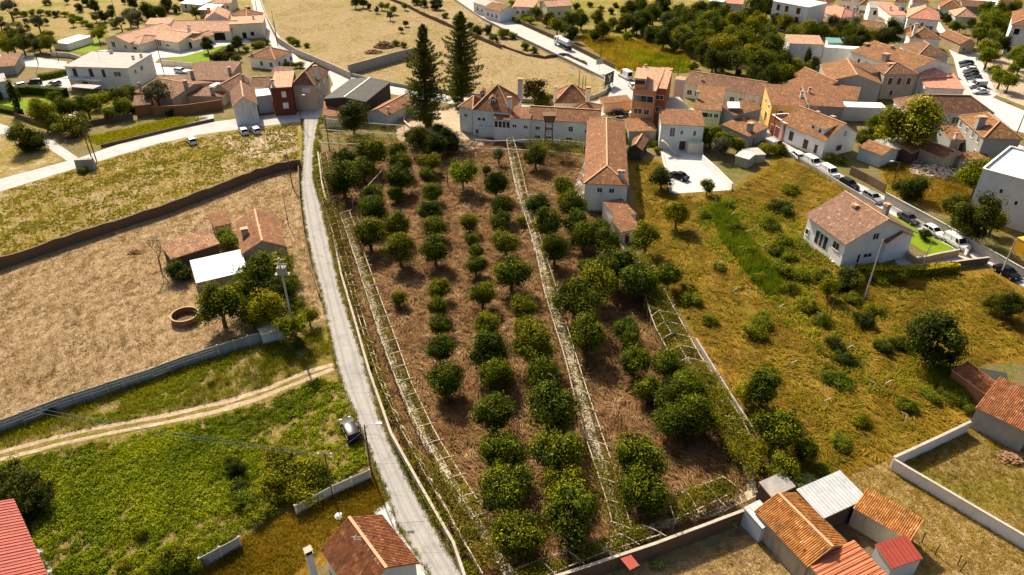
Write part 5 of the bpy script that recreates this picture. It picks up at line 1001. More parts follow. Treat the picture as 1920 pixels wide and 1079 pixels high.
# far edge of the picture
for lab, A, B, D, e, rf, rs_, wm, rm in (
    ('far white shed with grey roof at the top edge left of the main road', (888,4), (920,14), 8, 4., 'gx', 1.2, 'white_plaster', 'roof_grey'),
    ('far white house with red roof at the top edge left of the main road', (908,14), (938,22), 8, 4., 'gx', 1.4, 'white_plaster', 'tile_red'),
    ('far white building with pink roof right of the main road', (962,12), (1000,14), 8, 4., 'sf', 1.2, 'white_plaster', 'tile_pink'),
    ('far cream building with salmon roof and white wall beyond the grove', (1026,13), (1072,10), 9, 4.6, 'gx', 1.4, 'cream_plaster', 'tile_salmon'),
    ('far long white wall building beside the main road', (958,17), (1000,19), 3, 2.6, 'fl', 0, 'white_plaster', 'roof_white'),
    ('far white house with pink roof behind the grove trees', (1356,5), (1392,8), 10, 5.6, 'gx', 1.8, 'white_plaster', 'tile_pink'),
    ('far grey house at the top edge above the grove', (1330,2), (1356,4), 9, 6.2, 'fl', 0, 'pale_render', 'roof_white'),
    ('far white sheds with pale roof at the top edge above the villa', (338,6), (378,9), 7, 3., 'sf', .6, 'white_plaster', 'roof_white'),
    ('far long white roof above the villa chimneys', (372,18), (402,19), 7, 3., 'sf', .6, 'grey_render', 'roof_white'),
    ('far pink roofed house at the end of the village street', (402,6), (432,6), 8, 3.4, 'gx', 1.2, 'cream_plaster', 'tile_salmon'),
    ('far brown roofed house beside the upper village street', (432,27), (462,32), 8, 3.4, 'hip', 1.6, 'cream_plaster', 'tile_red'),
    ('far white block with grey roof at the top edge of the village', (1600,-4), (1628,-2), 9, 6., 'fl', 0, 'white_plaster', 'roof_grey'),
    ('far tile roofed house at the top edge behind the white annexe', (1572,-2), (1600,2), 9, 4.6, 'hip', 1.8, 'white_plaster', 'tile_orange'),
    ('far small orange roof above the white annexe', (1612,8), (1634,10), 7, 4.6, 'hip', 1.8, 'white_plaster', 'tile_orange'),
    ('far salmon roof at the top edge left of the big white house', (1678,2), (1702,4), 9, 4.6, 'hip', 1.8, 'white_plaster', 'tile_orange'),
    ('far white walled house at the top edge above the big white house', (1712,2), (1742,4), 9, 4.6, 'hip', 1.8, 'white_plaster', 'tile_orange'),
    ('far low orange roofs beside the chimney house', (1690,58), (1708,62), 7, 4.6, 'hip', 1.8, 'white_plaster', 'tile_orange'),
    ('far tile roofed house beside the square at the top edge', (1874,2), (1900,4), 9, 4.6, 'hip', 1.8, 'white_plaster', 'tile_orange'),
    ('far tile roofed house at the top edge behind the pink roof', (1520,4), (1550,8), 9, 5., 'hip', 2., 'white_plaster', 'tile_red')):
    house('far_house', lab, A, B, D, e, rf, rs_, wm, rm, .3, row('f', 3, 1.2, 1., 1.2) if D > 5 else [])
house('stone_hut', 'grey hut with tiled roof at the left edge above the parked cars', (-10,126), (27,122), (12,108), 2.8, 'sf', 1., 'grey_render', 'tile_red', .2, cat='hut')
house('edge_house', 'pale blue house corner at the left edge beside the hedge', (-30,158), (11,152), 6, 4.6, 'sf', .6, 'blue_plaster', 'roof_grey', .2)

# laid tiles and sheet ribs on the roofs nearest the camera
for t, p, m in list(ROOFS):
    n = t.name.split('.')[0]
    if n in ('tiled_house', 'barn_house', 'tile_strip_shed', 'tile_corner_house', 'tile_wall_house'): tiles_on(t, p, m)
    if n in ('red_shed', 'orange_metal_shed', 'red_metal_shed', 'metal_roof_shed', 'green_edge_shed'): ribs_on(t, p, m, *((.45, .12, .055) if n != 'green_edge_shed' else (.5, .3, .04)))
# ------------------------------------------------------------------ trees
M['bark'] = plain('bark', (.13, .085, .055), .95, .1, .35, 5)
M['pale_bark'] = plain('pale_bark', (.30, .22, .15), .95, .1, .3, 5)
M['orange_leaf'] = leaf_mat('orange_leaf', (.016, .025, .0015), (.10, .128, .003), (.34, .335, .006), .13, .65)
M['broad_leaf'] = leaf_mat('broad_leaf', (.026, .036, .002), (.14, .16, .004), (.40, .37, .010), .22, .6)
M['lime_leaf'] = leaf_mat('lime_leaf', (.07, .10, .006), (.17, .20, .012), (.32, .32, .03), .4, .3)
M['olive_leaf'] = leaf_mat('olive_leaf', (.06, .065, .035), (.13, .135, .08), (.23, .22, .14), .25, .2)
M['dark_leaf'] = leaf_mat('dark_leaf', (.018, .028, .003), (.05, .066, .005), (.13, .14, .010), .25, .3)
M['russet_leaf'] = leaf_mat('russet_leaf', (.04, .022, .008), (.09, .06, .018), (.17, .12, .03), .3, .2)
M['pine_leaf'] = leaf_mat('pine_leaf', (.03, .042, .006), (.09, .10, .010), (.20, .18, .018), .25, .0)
M['hedge_leaf'] = leaf_mat('hedge_leaf', (.04, .06, .004), (.11, .14, .008), (.20, .22, .012), .3, .3)
def crown_arrays(seed, n=1900, lumps=26, shape=(1, 1, .85), lsize=.105, droop=0., ragged=.12, inner=.25, asp=.6, reach=.8):
    """leaves on the surfaces of many small clumps that together fill a crown of radius about 1 (centre at 0)"""
    rng = np.random.default_rng(seed); sh = np.array(shape)
    d = rng.normal(size=(lumps, 3)); d[:, 2] = d[:, 2] * .9 + .15; d /= np.linalg.norm(d, axis=1, keepdims=True)
    c = d * rng.uniform(.42, reach, (lumps, 1)); c[0] = (0, 0, .2); lr = rng.uniform(.2, .45, lumps); lt = rng.uniform(-.26, .26, lumps)
    I = rng.integers(0, lumps, n); v = rng.normal(size=(n, 3)); v /= np.linalg.norm(v, axis=1, keepdims=True)
    rad = lr[I] * np.where(rng.uniform(0, 1, n) < inner, rng.uniform(.2, .8, n), rng.uniform(.85, 1.0 + ragged * 2, n))
    C = c[I] + v * rad[:, None]
    k = C[:, 2] < -.62; C[k, 2] = -.62 + rng.normal(0, .06, k.sum())
    N = v + rng.normal(0, .55, (n, 3)) + np.array([0, 0, .25])
    V, Q = leaves(C * sh, N, rng.uniform(.65, 1.4, n) * lsize, asp, rng)
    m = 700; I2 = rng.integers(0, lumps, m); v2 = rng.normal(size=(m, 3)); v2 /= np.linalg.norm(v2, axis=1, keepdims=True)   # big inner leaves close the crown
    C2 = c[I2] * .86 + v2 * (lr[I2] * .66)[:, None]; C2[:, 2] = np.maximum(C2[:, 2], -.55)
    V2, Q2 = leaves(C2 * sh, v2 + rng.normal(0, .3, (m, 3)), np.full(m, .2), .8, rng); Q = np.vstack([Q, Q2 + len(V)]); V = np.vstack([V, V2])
    t = np.concatenate([.42 + lt[I] + rng.normal(0, .17, n) + .1 * C[:, 2], rng.uniform(0, .25, m)])  # shade put into the tint: inner leaves dark, upper leaves lighter
    return V, Q, t
def trunk_mesh(name, seed, h, r, spread, mat, limbs=4):
    rng = random.Random(seed); mb = MB()
    mb.tube([(0, 0, -.1), (rng.uniform(-.03, .03), 0, h * .5), (0, rng.uniform(-.04, .04), h)], [r * 1.3, r, r * .8], 7)
    for k in range(limbs):
        a = 6.283 * k / limbs + rng.uniform(-.4, .4); e = spread * rng.uniform(.7, 1.1)
        mb.tube([(0, 0, h * .92), (math.cos(a) * e * .45, math.sin(a) * e * .45, h + .25), (math.cos(a) * e, math.sin(a) * e, h + .75 * rng.uniform(.7, 1.2))], [r * .7, r * .5, r * .2], 5)
    return mesh(name, mb, mat, smooth=True)
KIND = {}
def kind(key, mats, bark, nvar, zc, th, tr, spread, **kw):
    """prototype meshes, crown radius 1 with its centre zc above the base"""
    L = []
    for k in range(nvar):
        V, Q, t = crown_arrays(hash(key) % 1000 * 0 + sum(map(ord, key)) * 13 + k, **kw); V = V + np.array([0, 0, zc])
        L.append((npmesh(key + '_crown', V, Q, t, [mats]), trunk_mesh(key + '_trunk', k + len(key), th, tr, spread, bark)))
    KIND[key] = (L, zc)
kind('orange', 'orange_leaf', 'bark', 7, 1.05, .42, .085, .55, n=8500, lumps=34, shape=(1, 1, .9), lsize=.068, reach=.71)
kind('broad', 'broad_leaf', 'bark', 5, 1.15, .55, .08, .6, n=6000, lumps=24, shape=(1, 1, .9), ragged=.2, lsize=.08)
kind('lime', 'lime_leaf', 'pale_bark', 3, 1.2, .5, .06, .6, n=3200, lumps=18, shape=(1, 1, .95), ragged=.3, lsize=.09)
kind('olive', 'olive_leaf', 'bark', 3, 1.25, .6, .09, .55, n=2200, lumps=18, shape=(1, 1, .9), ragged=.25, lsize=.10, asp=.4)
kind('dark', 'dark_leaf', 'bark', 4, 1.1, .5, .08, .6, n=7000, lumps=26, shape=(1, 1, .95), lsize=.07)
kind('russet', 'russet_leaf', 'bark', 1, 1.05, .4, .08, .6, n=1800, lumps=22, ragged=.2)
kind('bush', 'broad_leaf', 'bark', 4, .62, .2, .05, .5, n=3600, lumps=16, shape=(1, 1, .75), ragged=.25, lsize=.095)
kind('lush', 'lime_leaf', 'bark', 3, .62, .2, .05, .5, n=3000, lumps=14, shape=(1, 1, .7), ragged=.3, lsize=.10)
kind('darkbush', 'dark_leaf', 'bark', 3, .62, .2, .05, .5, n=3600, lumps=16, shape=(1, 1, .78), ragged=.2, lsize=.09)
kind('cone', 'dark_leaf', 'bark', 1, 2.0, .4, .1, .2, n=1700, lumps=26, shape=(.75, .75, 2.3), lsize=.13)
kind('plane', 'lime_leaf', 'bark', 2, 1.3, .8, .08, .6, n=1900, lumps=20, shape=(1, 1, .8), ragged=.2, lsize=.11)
CNT = {}
def tree(key, px, py, rpx, label, name='tree', group=None, lift=1., base=None, sz=1.):
    """crown centre seen at (px, py) with radius rpx pixels"""
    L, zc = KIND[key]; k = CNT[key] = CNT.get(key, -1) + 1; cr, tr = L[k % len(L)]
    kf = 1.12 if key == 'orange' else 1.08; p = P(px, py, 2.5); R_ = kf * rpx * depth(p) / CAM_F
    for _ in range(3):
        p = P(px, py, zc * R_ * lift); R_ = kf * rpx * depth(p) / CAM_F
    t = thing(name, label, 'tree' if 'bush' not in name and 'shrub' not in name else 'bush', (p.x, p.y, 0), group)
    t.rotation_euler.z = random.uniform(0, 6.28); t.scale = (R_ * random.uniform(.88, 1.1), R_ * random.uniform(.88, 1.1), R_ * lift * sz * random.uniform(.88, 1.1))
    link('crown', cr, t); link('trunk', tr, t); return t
def batch(key, lst, fmt, name, group, ref, lift=1.):
    """label by rank of distance from the landmark at photo point ref"""
    r = P(*ref); o = sorted(lst, key=lambda c: (P(c[0], c[1], 2) - r).length)
    for i, c in enumerate(o): tree(c[3] if len(c) > 3 else key, c[0], c[1], c[2], fmt.format(ordn(i)), name, group, lift)
ROWS = [
 ('the row nearest the lane', [(697,285,25),(645,298,24),(680,316,21),(642,336,29),(697,366,19),(697,393,26),(692,435,29)]),
 ('the second row from the lane', [(745,282,17),(751,306,20),(749,335,22),(742,363,14),(746,425,25),(749,467,27),(747,557,15)]),
 ('the third row from the lane', [(805,285,13),(805,303,18),(802,328,15),(810,359,18),(807,392,21),(814,425,21),(815,467,26),(825,540,21),(821,576,21),(825,610,22),(826,651,32),(834,709,38)]),
 ('the middle row left of the central path', [(880,417,17),(885,450,14),(892,472,13),(892,497,17),(905,553,22),(913,606,28),(918,657,40),(930,700,36),(928,775,40),(940,847,48),(948,912,52),(970,1000,52)]),
 ('the row just left of the central path', [(912,318,9),(930,343,22),(940,388,22),(940,418,20),(948,452,24),(959,508,33),(982,576,30),(988,613,28),(1003,652,44),(1020,708,40),(1031,763,49),(1043,840,48),(1057,905,42),(1071,966,56)]),
 ('the row just right of the central path', [(1010,383,23),(1027,417,26),(1040,466,27),(1100,625,40),(1197,865,52),(1207,922,47)]),
 ('the row below the mansion wing', [(1057,352,18),(1072,386,26),(1082,417,25),(1093,443,25),(1102,500,19),(1125,527,36),(1175,618,26),(1180,640,20),(1190,676,33),(1217,724,28)]),
 ('the row beside the wide pergola', [(1125,426,20),(1137,451,26),(1160,496,36),(1197,522,35),(1253,515,24),(1250,681,32),(1262,745,36),(1290,722,34),(1300,775,48),(1255,785,34)]),
]
for rn, L in ROWS:
    for i, c in enumerate(L):
        tree('orange', c[0], c[1], c[2] * (1.16 if c[1] < 560 else 1.02), f'orange tree, {ordn(i)} from the mansion in {rn}', 'orange_tree', 'orange trees of the orchard')
tree('lime', 867, 325, 27, 'bright lime green fruit tree alone among the dark orange trees', 'fruit_tree')
tree('olive', 935, 290, 15, 'small olive green tree at the upper end of the central path', 'fruit_tree')
tree('lush', 980, 415, 13, 'small round shrub beside the central path rails', 'shrub')
tree('broad', 1078, 567, 44, 'large bright leaved tree leaning over the central path', 'fruit_tree')
tree('dark', 1005, 290, 25, 'dark tree standing in front of the vine pergola by the tower', 'tree')
# trees and bushes right of the orchard
batch('broad', [(1212,445,30),(1270,402,26),(1327,350,15),(1242,330,24,'dark'),(1262,640,14,'dark')], 'leafy tree at the meadow edge, {} nearest the white yard', 'meadow_tree', 'trees at the meadow edge', (1258,362))
batch('broad', [(1432,725,40,'orange'),(1458,808,44,'orange'),(1510,845,26,'orange'),(1425,840,25),(1468,880,30),(1400,740,22)], 'dark tree at the lower meadow, {} nearest the low pale pergola wall', 'meadow_tree', 'dark trees of the lower meadow', (1410,800))
tree('dark', 1768, 632, 66, 'biggest round dark tree of the meadow above the narrow tile roof', 'meadow_tree', sz=.85)
batch('broad', [(1895,573,28,'dark'),(1862,570,16)], 'tree at the right edge beyond the big meadow tree, {} nearest it', 'meadow_tree', 'trees at the right edge', (1790,640))
batch('bush', [(1482,352,20),(1462,385,27,'darkbush'),(1448,420,20),(1465,450,22,'lush'),(1478,478,20),(1500,512,22,'lush'),(1470,505,24),(1455,470,18),(1545,520,24),(1570,535,22,'darkbush'),(1600,520,20),(1630,515,18),(1655,525,16),(1430,600,24,'lush'),(1418,620,26,'bush'),(1480,540,18),(1515,575,22),(1540,600,20),(1565,645,20,'darkbush'),(1590,670,22,'darkbush'),(1620,600,22,'darkbush'),(1655,650,20,'darkbush'),(1690,640,26,'darkbush'),(1640,580,18),(1600,560,20),(1565,705,26,'lush'),(1585,720,18,'lush'),(1615,790,20),(1580,830,22,'lush'),(1700,760,22),(1745,740,22,'lush'),(1780,740,22,'lush'),(1815,765,18),(1400,470,20),(1380,430,18),(1425,520,18),(1350,500,16,'lush'),(1440,690,16),(1320,400,14,'lush'),(1365,380,16,'lush'),(1300,560,22),(1290,540,18),(1330,600,16),(1360,740,18),(1385,790,22),(1500,900,16),(1540,880,18,'lush')], 'wild bush in the overgrown meadow, {} nearest the brown roofed house', 'wild_bush', 'wild bushes of the meadow', (1580,450), .72)
batch('broad', [(1710,352,34,'darkbush'),(1837,332,36),(1832,405,46,'dark'),(1795,392,26,'dark'),(1865,415,22)], 'leafy tree on the lots beyond the street wall, {} nearest the rubble heap', 'lot_tree', 'trees beyond the street wall', (1750,320))
batch('broad', [(1590,525,26,'darkbush'),(1555,540,20),(1632,508,12,'darkbush'),(1668,520,14,'lush'),(1690,518,12),(1645,470,18,'darkbush'),(1735,440,14,'darkbush')], 'shrub around the brown roofed house, {} nearest its gate', 'garden_shrub', 'shrubs around the brown roofed house', (1810,485))
# farm trees
batch('broad', [(338,506,27,'darkbush'),(424,447,25,'lush'),(412,573,40),(455,545,34),(482,515,40),(520,495,30),(503,582,38),(470,590,28),(535,540,26),(556,575,22,'lush'),(548,612,32,'lime'),(578,590,20),(500,550,36,'dark'),(560,640,16,'lush'),(545,530,20)], 'farm tree by the shed with white metal roof, {} nearest the round tank', 'farm_tree', 'trees around the farm', (349,595))
batch('darkbush', [(40,915,48),(60,945,36),(20,900,40),(75,920,26)], 'dark bushy tree above the red shed roof, {} nearest the dirt track', 'corner_tree', 'dark trees above the red shed', (60,840))
batch('bush', [(535,895,44),(575,880,40),(500,925,36),(520,860,30),(560,925,34),(470,935,30,'lush'),(490,960,28,'lush'),(600,895,26)], 'bramble mound by the panel fence, {} nearest the lane', 'bramble', 'brambles by the panel fence', (690,880), .8)
batch('bush', [(335,1045,34),(300,1065,28,'lush'),(365,1060,24),(440,880,22,'darkbush'),(450,915,20,'darkbush'),(432,862,14,'bush'),(265,1000,14,'bush'),(230,1060,14),(395,720,8,'bush'),(95,772,10,'bush'),(440,642,10,'lush')], 'lone bush in the weedy field, {} nearest the bottom tiled house', 'field_bush', 'lone bushes of the weedy field', (640,1000))
# around the mansion and the workshop
tree('dark', 660, 216, 31, 'dense round dark tree beside the red lean-to of the workshop', 'round_tree')
tree('lush', 803, 228, 16, 'bright green shrub at the foot of the tall pines', 'shrub')
batch('dark', [(790,262,26),(815,270,24),(838,262,22),(772,256,16),(826,248,20),(850,270,18)], 'dark shrub in the shade below the tall pines, {} nearest the mansion', 'shade_shrub', 'shrubs below the pines', (880,250))
tree('russet', 1003, 167, 26, 'russet leaved tree behind the mansion roof', 'russet_tree')
batch('lush', [(1020,187,14,'bush'),(1030,183,12,'bush'),(1012,196,12,'bush')], 'green shrub between the mansion and the cream house, {} nearest the russet tree', 'garden_shrub', 'shrubs behind the mansion', (1003,180))
batch('lush', [(850,178,9),(858,188,10),(862,200,8)], 'light shrub beside the left wing of the mansion, {} nearest the tall pines', 'garden_shrub', 'shrubs left of the mansion', (800,235))
batch('lush', [(1175,252,14),(1170,236,9),(1225,268,10),(1232,282,9),(1168,262,10)], 'yellow green shrub between the mansion wing and the white house, {} nearest the white house', 'garden_shrub', 'shrubs beside the mansion wing', (1240,270))
batch('broad', [(1335,252,22),(1362,262,24),(1350,275,18,'olive'),(1385,270,16),(1320,262,12)], 'tree in the yard right of the white house, {} nearest the white house', 'yard_tree', 'trees right of the white house', (1320,270))
batch('bush', [(1440,278,18),(1462,276,14),(1425,284,12),(1470,284,10)], 'rounded bush above the parked car street, {} nearest the white parked estate car', 'street_bush', 'bushes above the street', (1493,290))
batch('broad', [(1640,225,20,'lush'),(1655,248,20,'bush'),(1630,252,18,'bush'),(1620,262,14),(1672,262,16,'lush'),(1560,295,12,'lush'),(1580,302,10,'bush'),(1545,285,10,'bush')], 'garden shrub behind the lilac house, {} nearest it', 'garden_shrub', 'shrubs behind the lilac house', (1575,260))
tree('broad', 1712, 236, 54, 'big spreading bright green tree in the middle of the village', 'village_tree', lift=.85)
# upper left
batch('olive', [(16,14,18),(70,42,15),(40,60,12),(-2,40,14)], 'silvery olive tree in the far field, {} nearest the pool shed', 'olive_tree', 'olive trees of the far field', (120,85))
tree('olive', 291, 172, 25, 'grey green olive tree between the old cottages and the brick shed', 'olive_tree')
batch('dark', [(175,10,10),(193,28,11),(160,2,8),(148,14,7),(250,5,12),(240,30,14,'olive'),(225,42,12,'olive'),(255,38,16,'olive'),(275,18,16),(300,22,15),(283,30,14,'darkbush'),(310,8,12),(365,22,11,'broad'),(330,18,10,'darkbush')], 'tree on the slope behind the villa, {} nearest its chimneys', 'slope_tree', 'trees behind the villa', (320,45))
batch('lush', [(30,26,8),(45,25,8),(60,24,8),(75,23,8),(90,24,8),(105,25,8),(120,26,8),(135,30,8),(148,36,8),(158,42,8),(168,48,9),(190,52,11,'bush'),(215,46,10)], 'shrub in the hedge line of the far field, {} nearest the villa', 'hedge_shrub', 'hedge line of the far field', (230,70))
batch('broad', [(20,76,18),(40,82,18),(10,88,16),(58,74,14,'dark'),(70,82,14,'dark'),(90,80,16),(88,64,12,'bush'),(35,62,12,'dark'),(5,70,12)], 'bushy tree left of the pool shed, {} nearest it', 'grove_tree', 'trees left of the pool shed', (105,85))
tree('lime', 182, 62, 13, 'light green round tree beside the villa lawn', 'lawn_tree')
tree('dark', 387, 84, 13, 'dark round tree standing on the villa lawn', 'lawn_tree')
batch('dark', [(445,80,13),(430,92,12,'darkbush'),(415,104,11,'darkbush'),(405,108,9,'darkbush'),(432,105,9,'russet'),(424,108,8),(443,110,10,'bush'),(462,92,8,'lush'),(478,84,9,'bush'),(490,82,9,'lush'),(497,78,8,'bush')], 'garden tree between villa and white cottage, {} nearest the cottage', 'garden_tree', 'trees between villa and cottage', (485,108))
batch('bush', [(538,120,8),(550,122,8),(562,122,8,'lush')], 'clipped bush in front of the white cottage, {} nearest its porch', 'clipped_bush', 'bushes of the white cottage', (520,112))
tree('cone', 27, 180, 15, 'tall dark clipped conical cypress in the hedged garden', 'cypress')
tree('broad', 100, 182, 14, 'small ornamental tree on the hedged lawn', 'garden_tree')
batch('broad', [(80,215,24),(70,200,18),(110,205,20),(130,200,20),(160,195,22),(185,190,22,'lush'),(220,178,20),(240,172,18,'bush'),(228,200,18),(205,212,14),(100,225,18),(130,238,26,'bush'),(55,262,30,'darkbush'),(38,255,24),(150,220,16),(245,205,12,'darkbush'),(318,212,9,'darkbush'),(375,197,8,'darkbush')], 'garden tree below the grey roofed house, {} nearest the brick shed', 'garden_tree', 'garden trees below the grey roofed house', (265,210))
batch('bush', [(165,310,10),(155,320,9)], 'ivy clump on the ruined gate pillar, {} nearest the side road', 'ivy_clump', 'ivy on the ruined pillar', (150,300))
# trees on the tan field
batch('dark', [(665,4,10),(680,4,9),(692,12,6),(706,18,6),(715,10,7,'lime'),(726,12,7,'lime'),(731,28,8,'olive'),(737,18,7,'lime'),(759,12,6,'broad'),(761,43,6),(752,54,6,'broad')], 'small tree on the tan field, {} nearest the taller pine', 'field_tree', 'small trees on the tan field', (865,180))
batch('bush', [(742,80,8),(757,84,7),(545,74,9,'lush'),(555,80,9,'bush'),(575,85,6,'bush')], 'green bush against the walls of the tan field, {} nearest the street corner', 'field_bush', 'bushes by the tan field walls', (656,137))
batch('bush', [(945,62,13),(960,66,10),(895,60,14,'darkbush'),(915,55,12,'darkbush'),(925,72,10),(985,86,10,'bush'),(1000,94,8),(835,28,8),(855,35,8),(880,46,9,'darkbush'),(818,8,14,'darkbush'),(795,6,10,'darkbush'),(780,2,10)], 'scrub between the tan field and the main road, {} nearest the tank truck', 'scrub', 'scrub below the main road', (1055,85))
batch('bush', [(960,5,8),(948,18,8,'lush'),(938,27,8,'bush'),(985,30,12,'lush'),(1005,20,12,'broad'),(995,38,10,'lush'),(970,38,8,'lush'),(1030,32,10,'broad'),(1040,24,9),(1025,40,9,'dark')], 'bushy tree on the far side of the main road, {} nearest the tank truck', 'roadside_tree', 'trees beside the main road', (1055,85))
# the grove between the main road and the village
GROVE = [(1045,46,14,'broad'),(1070,38,18,'broad'),(1090,36,14),(1120,30,13),(1150,42,10),(1130,54,14),(1115,66,9,'dark'),(1072,62,13,'dark'),(1060,52,12,'broad'),(1180,18,16,'dark'),(1200,10,14),(1175,40,15),(1205,38,18),(1195,48,14,'dark'),(1225,25,16),(1240,12,16,'dark'),(1215,55,12),(1220,62,12,'dark'),(1185,60,5),(1245,72,15,'dark'),(1262,55,18),(1255,35,16),(1280,65,18,'broad'),(1290,80,16,'dark'),(1265,85,10),(1275,20,16,'broad'),(1295,35,18,'broad'),(1310,50,18,'broad'),(1330,40,20,'broad'),(1345,55,20,'broad'),(1320,70,18,'broad'),(1300,88,14),(1322,95,16,'dark'),(1345,85,20,'broad'),(1338,112,18,'dark'),(1358,110,18,'dark'),(1372,70,20,'broad'),(1365,90,18,'broad'),(1395,85,20,'broad'),(1385,110,20,'broad'),(1410,105,20,'broad'),(1405,60,20,'broad'),(1380,42,18,'broad'),(1420,45,18,'broad'),(1398,28,16),(1418,18,18,'dark'),(1440,60,18,'broad'),(1450,90,20,'broad'),(1430,120,22,'broad'),(1460,110,22,'dark'),(1468,140,20,'broad'),(1445,145,20,'dark'),(1415,138,16,'dark'),(1340,20,14),(1360,28,16),(1310,15,14,'dark'),(1440,10,18,'dark'),(1425,80,16,'lush'),(1500,40,14,'broad'),(1475,42,14,'broad'),(1455,38,12,'dark'),(1490,58,16,'broad'),(1515,55,14,'broad'),(1540,58,14,'broad'),(1560,62,12,'broad'),(1580,52,14,'dark'),(1562,42,12,'olive'),(1600,60,16,'broad'),(1612,72,18,'dark'),(1595,82,14,'dark'),(1630,66,14,'broad'),(1490,122,14,'broad'),(1510,128,12,'broad'),(1525,118,12,'dark'),(1670,58,22,'dark'),(1655,68,16,'dark'),(1605,40,12,'lime'),(1585,36,10)]
GROVE = [(c[0], c[1], c[2] * 1.18) + c[3:] for c in GROVE]
batch('orange', GROVE, 'tree of the wide grove, {} nearest the tank truck', 'grove_tree', 'trees of the wide grove', (1055,85))
tree('cone', 1514, 108, 11, 'small dark conifer against the white factory wall', 'conifer', lift=.8)
# square and upper right
batch('plane', [(1848,88,16),(1855,104,20),(1862,92,14),(1905,105,18),(1915,118,18),(1900,130,12),(1880,140,20),(1895,150,18),(1868,130,14),(1912,98,16)], 'leafy plane tree on the square, {} nearest the parked cars', 'plane_tree', 'plane trees of the square', (1830,150))
batch('lime', [(1855,35,20),(1870,50,18,'broad'),(1840,55,16,'broad'),(1802,50,10),(1790,48,12,'broad'),(1838,66,14,'broad'),(1875,80,18,'dark'),(1890,60,14,'dark'),(1850,14,16,'broad'),(1875,20,18,'broad'),(1895,20,14,'dark'),(1905,8,14,'broad'),(1770,30,9,'dark'),(1778,35,9,'dark'),(1760,22,7),(1822,45,9,'dark'),(1885,38,14,'broad'),(1830,12,10,'dark'),(1866,68,14)], 'tree in the upper right gardens, {} nearest the small tan house', 'garden_tree', 'trees of the upper right gardens', (1815,85))

_r = random.Random(5); SH = []
for _ in range(3000):
    x, y = _r.uniform(1050, 1480), _r.uniform(4, 150)
    if len(SH) < 75 and y > 8 and not (x < 1300 and y > 60 + (x - 1080) * .12) and not (x > 1280 and y > 150) and y > (x - 1480) * .5 and all((x - a) ** 2 + (2.2 * (y - b)) ** 2 > 500 for a, b, *_q in SH): SH.append((x, y, _r.uniform(6, 11), _r.choice(['bush', 'lush', 'bush', 'darkbush'])))
batch('bush', SH, 'low shrub under the wide grove, {} nearest the tank truck', 'grove_shrub', 'shrubs under the wide grove', (1055,85))
FL = [(_r.uniform(0, 340), _r.uniform(-6, 60), _r.uniform(5, 9), _r.choice(['olive', 'broad', 'bush', 'dark'])) for _ in range(46)]
FL = [f for f in FL if f[1] < 58 - f[0] * .12 or f[0] < 90]
batch('bush', FL, 'small tree scattered over the far field, {} nearest the villa', 'far_tree', 'small trees of the far field', (250,60))
# ------------------------------------------------------------------ the two tall araucarias
def pine(label, px, py, pytop, rpx, seed, lean=(0, 0)):
    b = P(px, py); H_ = hgt(px, py, pytop); Rm = rpx * depth(P(px, py, 5)) / CAM_F; rng = np.random.default_rng(seed)
    t = thing('araucaria', label, 'pine tree', (b.x, b.y, 0), 'tall araucarias')
    tp = MB().tube([(b.x, b.y, 0), (b.x + lean[0] * .5, b.y, H_ * .5), (b.x + lean[0], b.y, H_)], [.55, .34, .06], 9); obj('trunk', tp, 'bark', t, True)
    Cs, Ns, Sz, Tn = [], [], [], []; br = MB(); tiers = 25
    for k in range(tiers):
        f = k / (tiers - 1); z = H_ * (.10 + .88 * f); R_ = Rm * (1.0 - f) ** .72 * (.7 + .45 * rng.uniform()) + .25
        if f < .12: R_ *= .65 + f * 2.9
        nb = 6 if f < .75 else 5
        for j in range(nb):
            a = 6.283 * j / nb + rng.uniform(-.35, .35); L_ = R_ * rng.uniform(.6, 1.15); up = .10 + .5 * f
            ox = lean[0] * z / H_; o = np.array([b.x + ox, b.y, z]); dr = np.array([math.cos(a), math.sin(a), 0])
            tipz = L_ * (up - .12); br.tube([o, o + dr * L_ * .6 + np.array([0, 0, tipz * .3 - .12]), o + dr * L_ + np.array([0, 0, tipz])], [.07, .05, .02], 4, cap=False)
            ns = int(30 + 42 * L_ / Rm); s = rng.uniform(.18, 1.02, ns); sd = np.array([-dr[1], dr[0], 0]); wv = rng.normal(0, 1, ns) * .2 * L_ * (1.15 - s * .7)
            c = o + np.outer(s * L_, dr) + np.outer(wv, sd) + np.stack([0*s, 0*s, tipz * s ** 2 + rng.uniform(-.02, .22, ns) - .12 * np.sin(3.1 * s)], 1)
            for q in range(4):
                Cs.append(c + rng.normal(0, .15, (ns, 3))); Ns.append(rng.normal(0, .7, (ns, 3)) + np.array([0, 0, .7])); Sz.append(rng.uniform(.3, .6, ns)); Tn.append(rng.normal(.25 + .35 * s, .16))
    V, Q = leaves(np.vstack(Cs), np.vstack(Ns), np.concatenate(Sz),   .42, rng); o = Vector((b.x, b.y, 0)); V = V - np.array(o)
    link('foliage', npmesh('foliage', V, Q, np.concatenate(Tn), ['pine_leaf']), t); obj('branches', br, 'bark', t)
pine('tall tiered araucaria standing nearer the camera at the court', 800, 238, 46, 58, 3, (.6, 0))
pine('second tall tiered araucaria standing behind, beside the mansion roof', 866, 190, 22, 55, 8, (.5, 0))
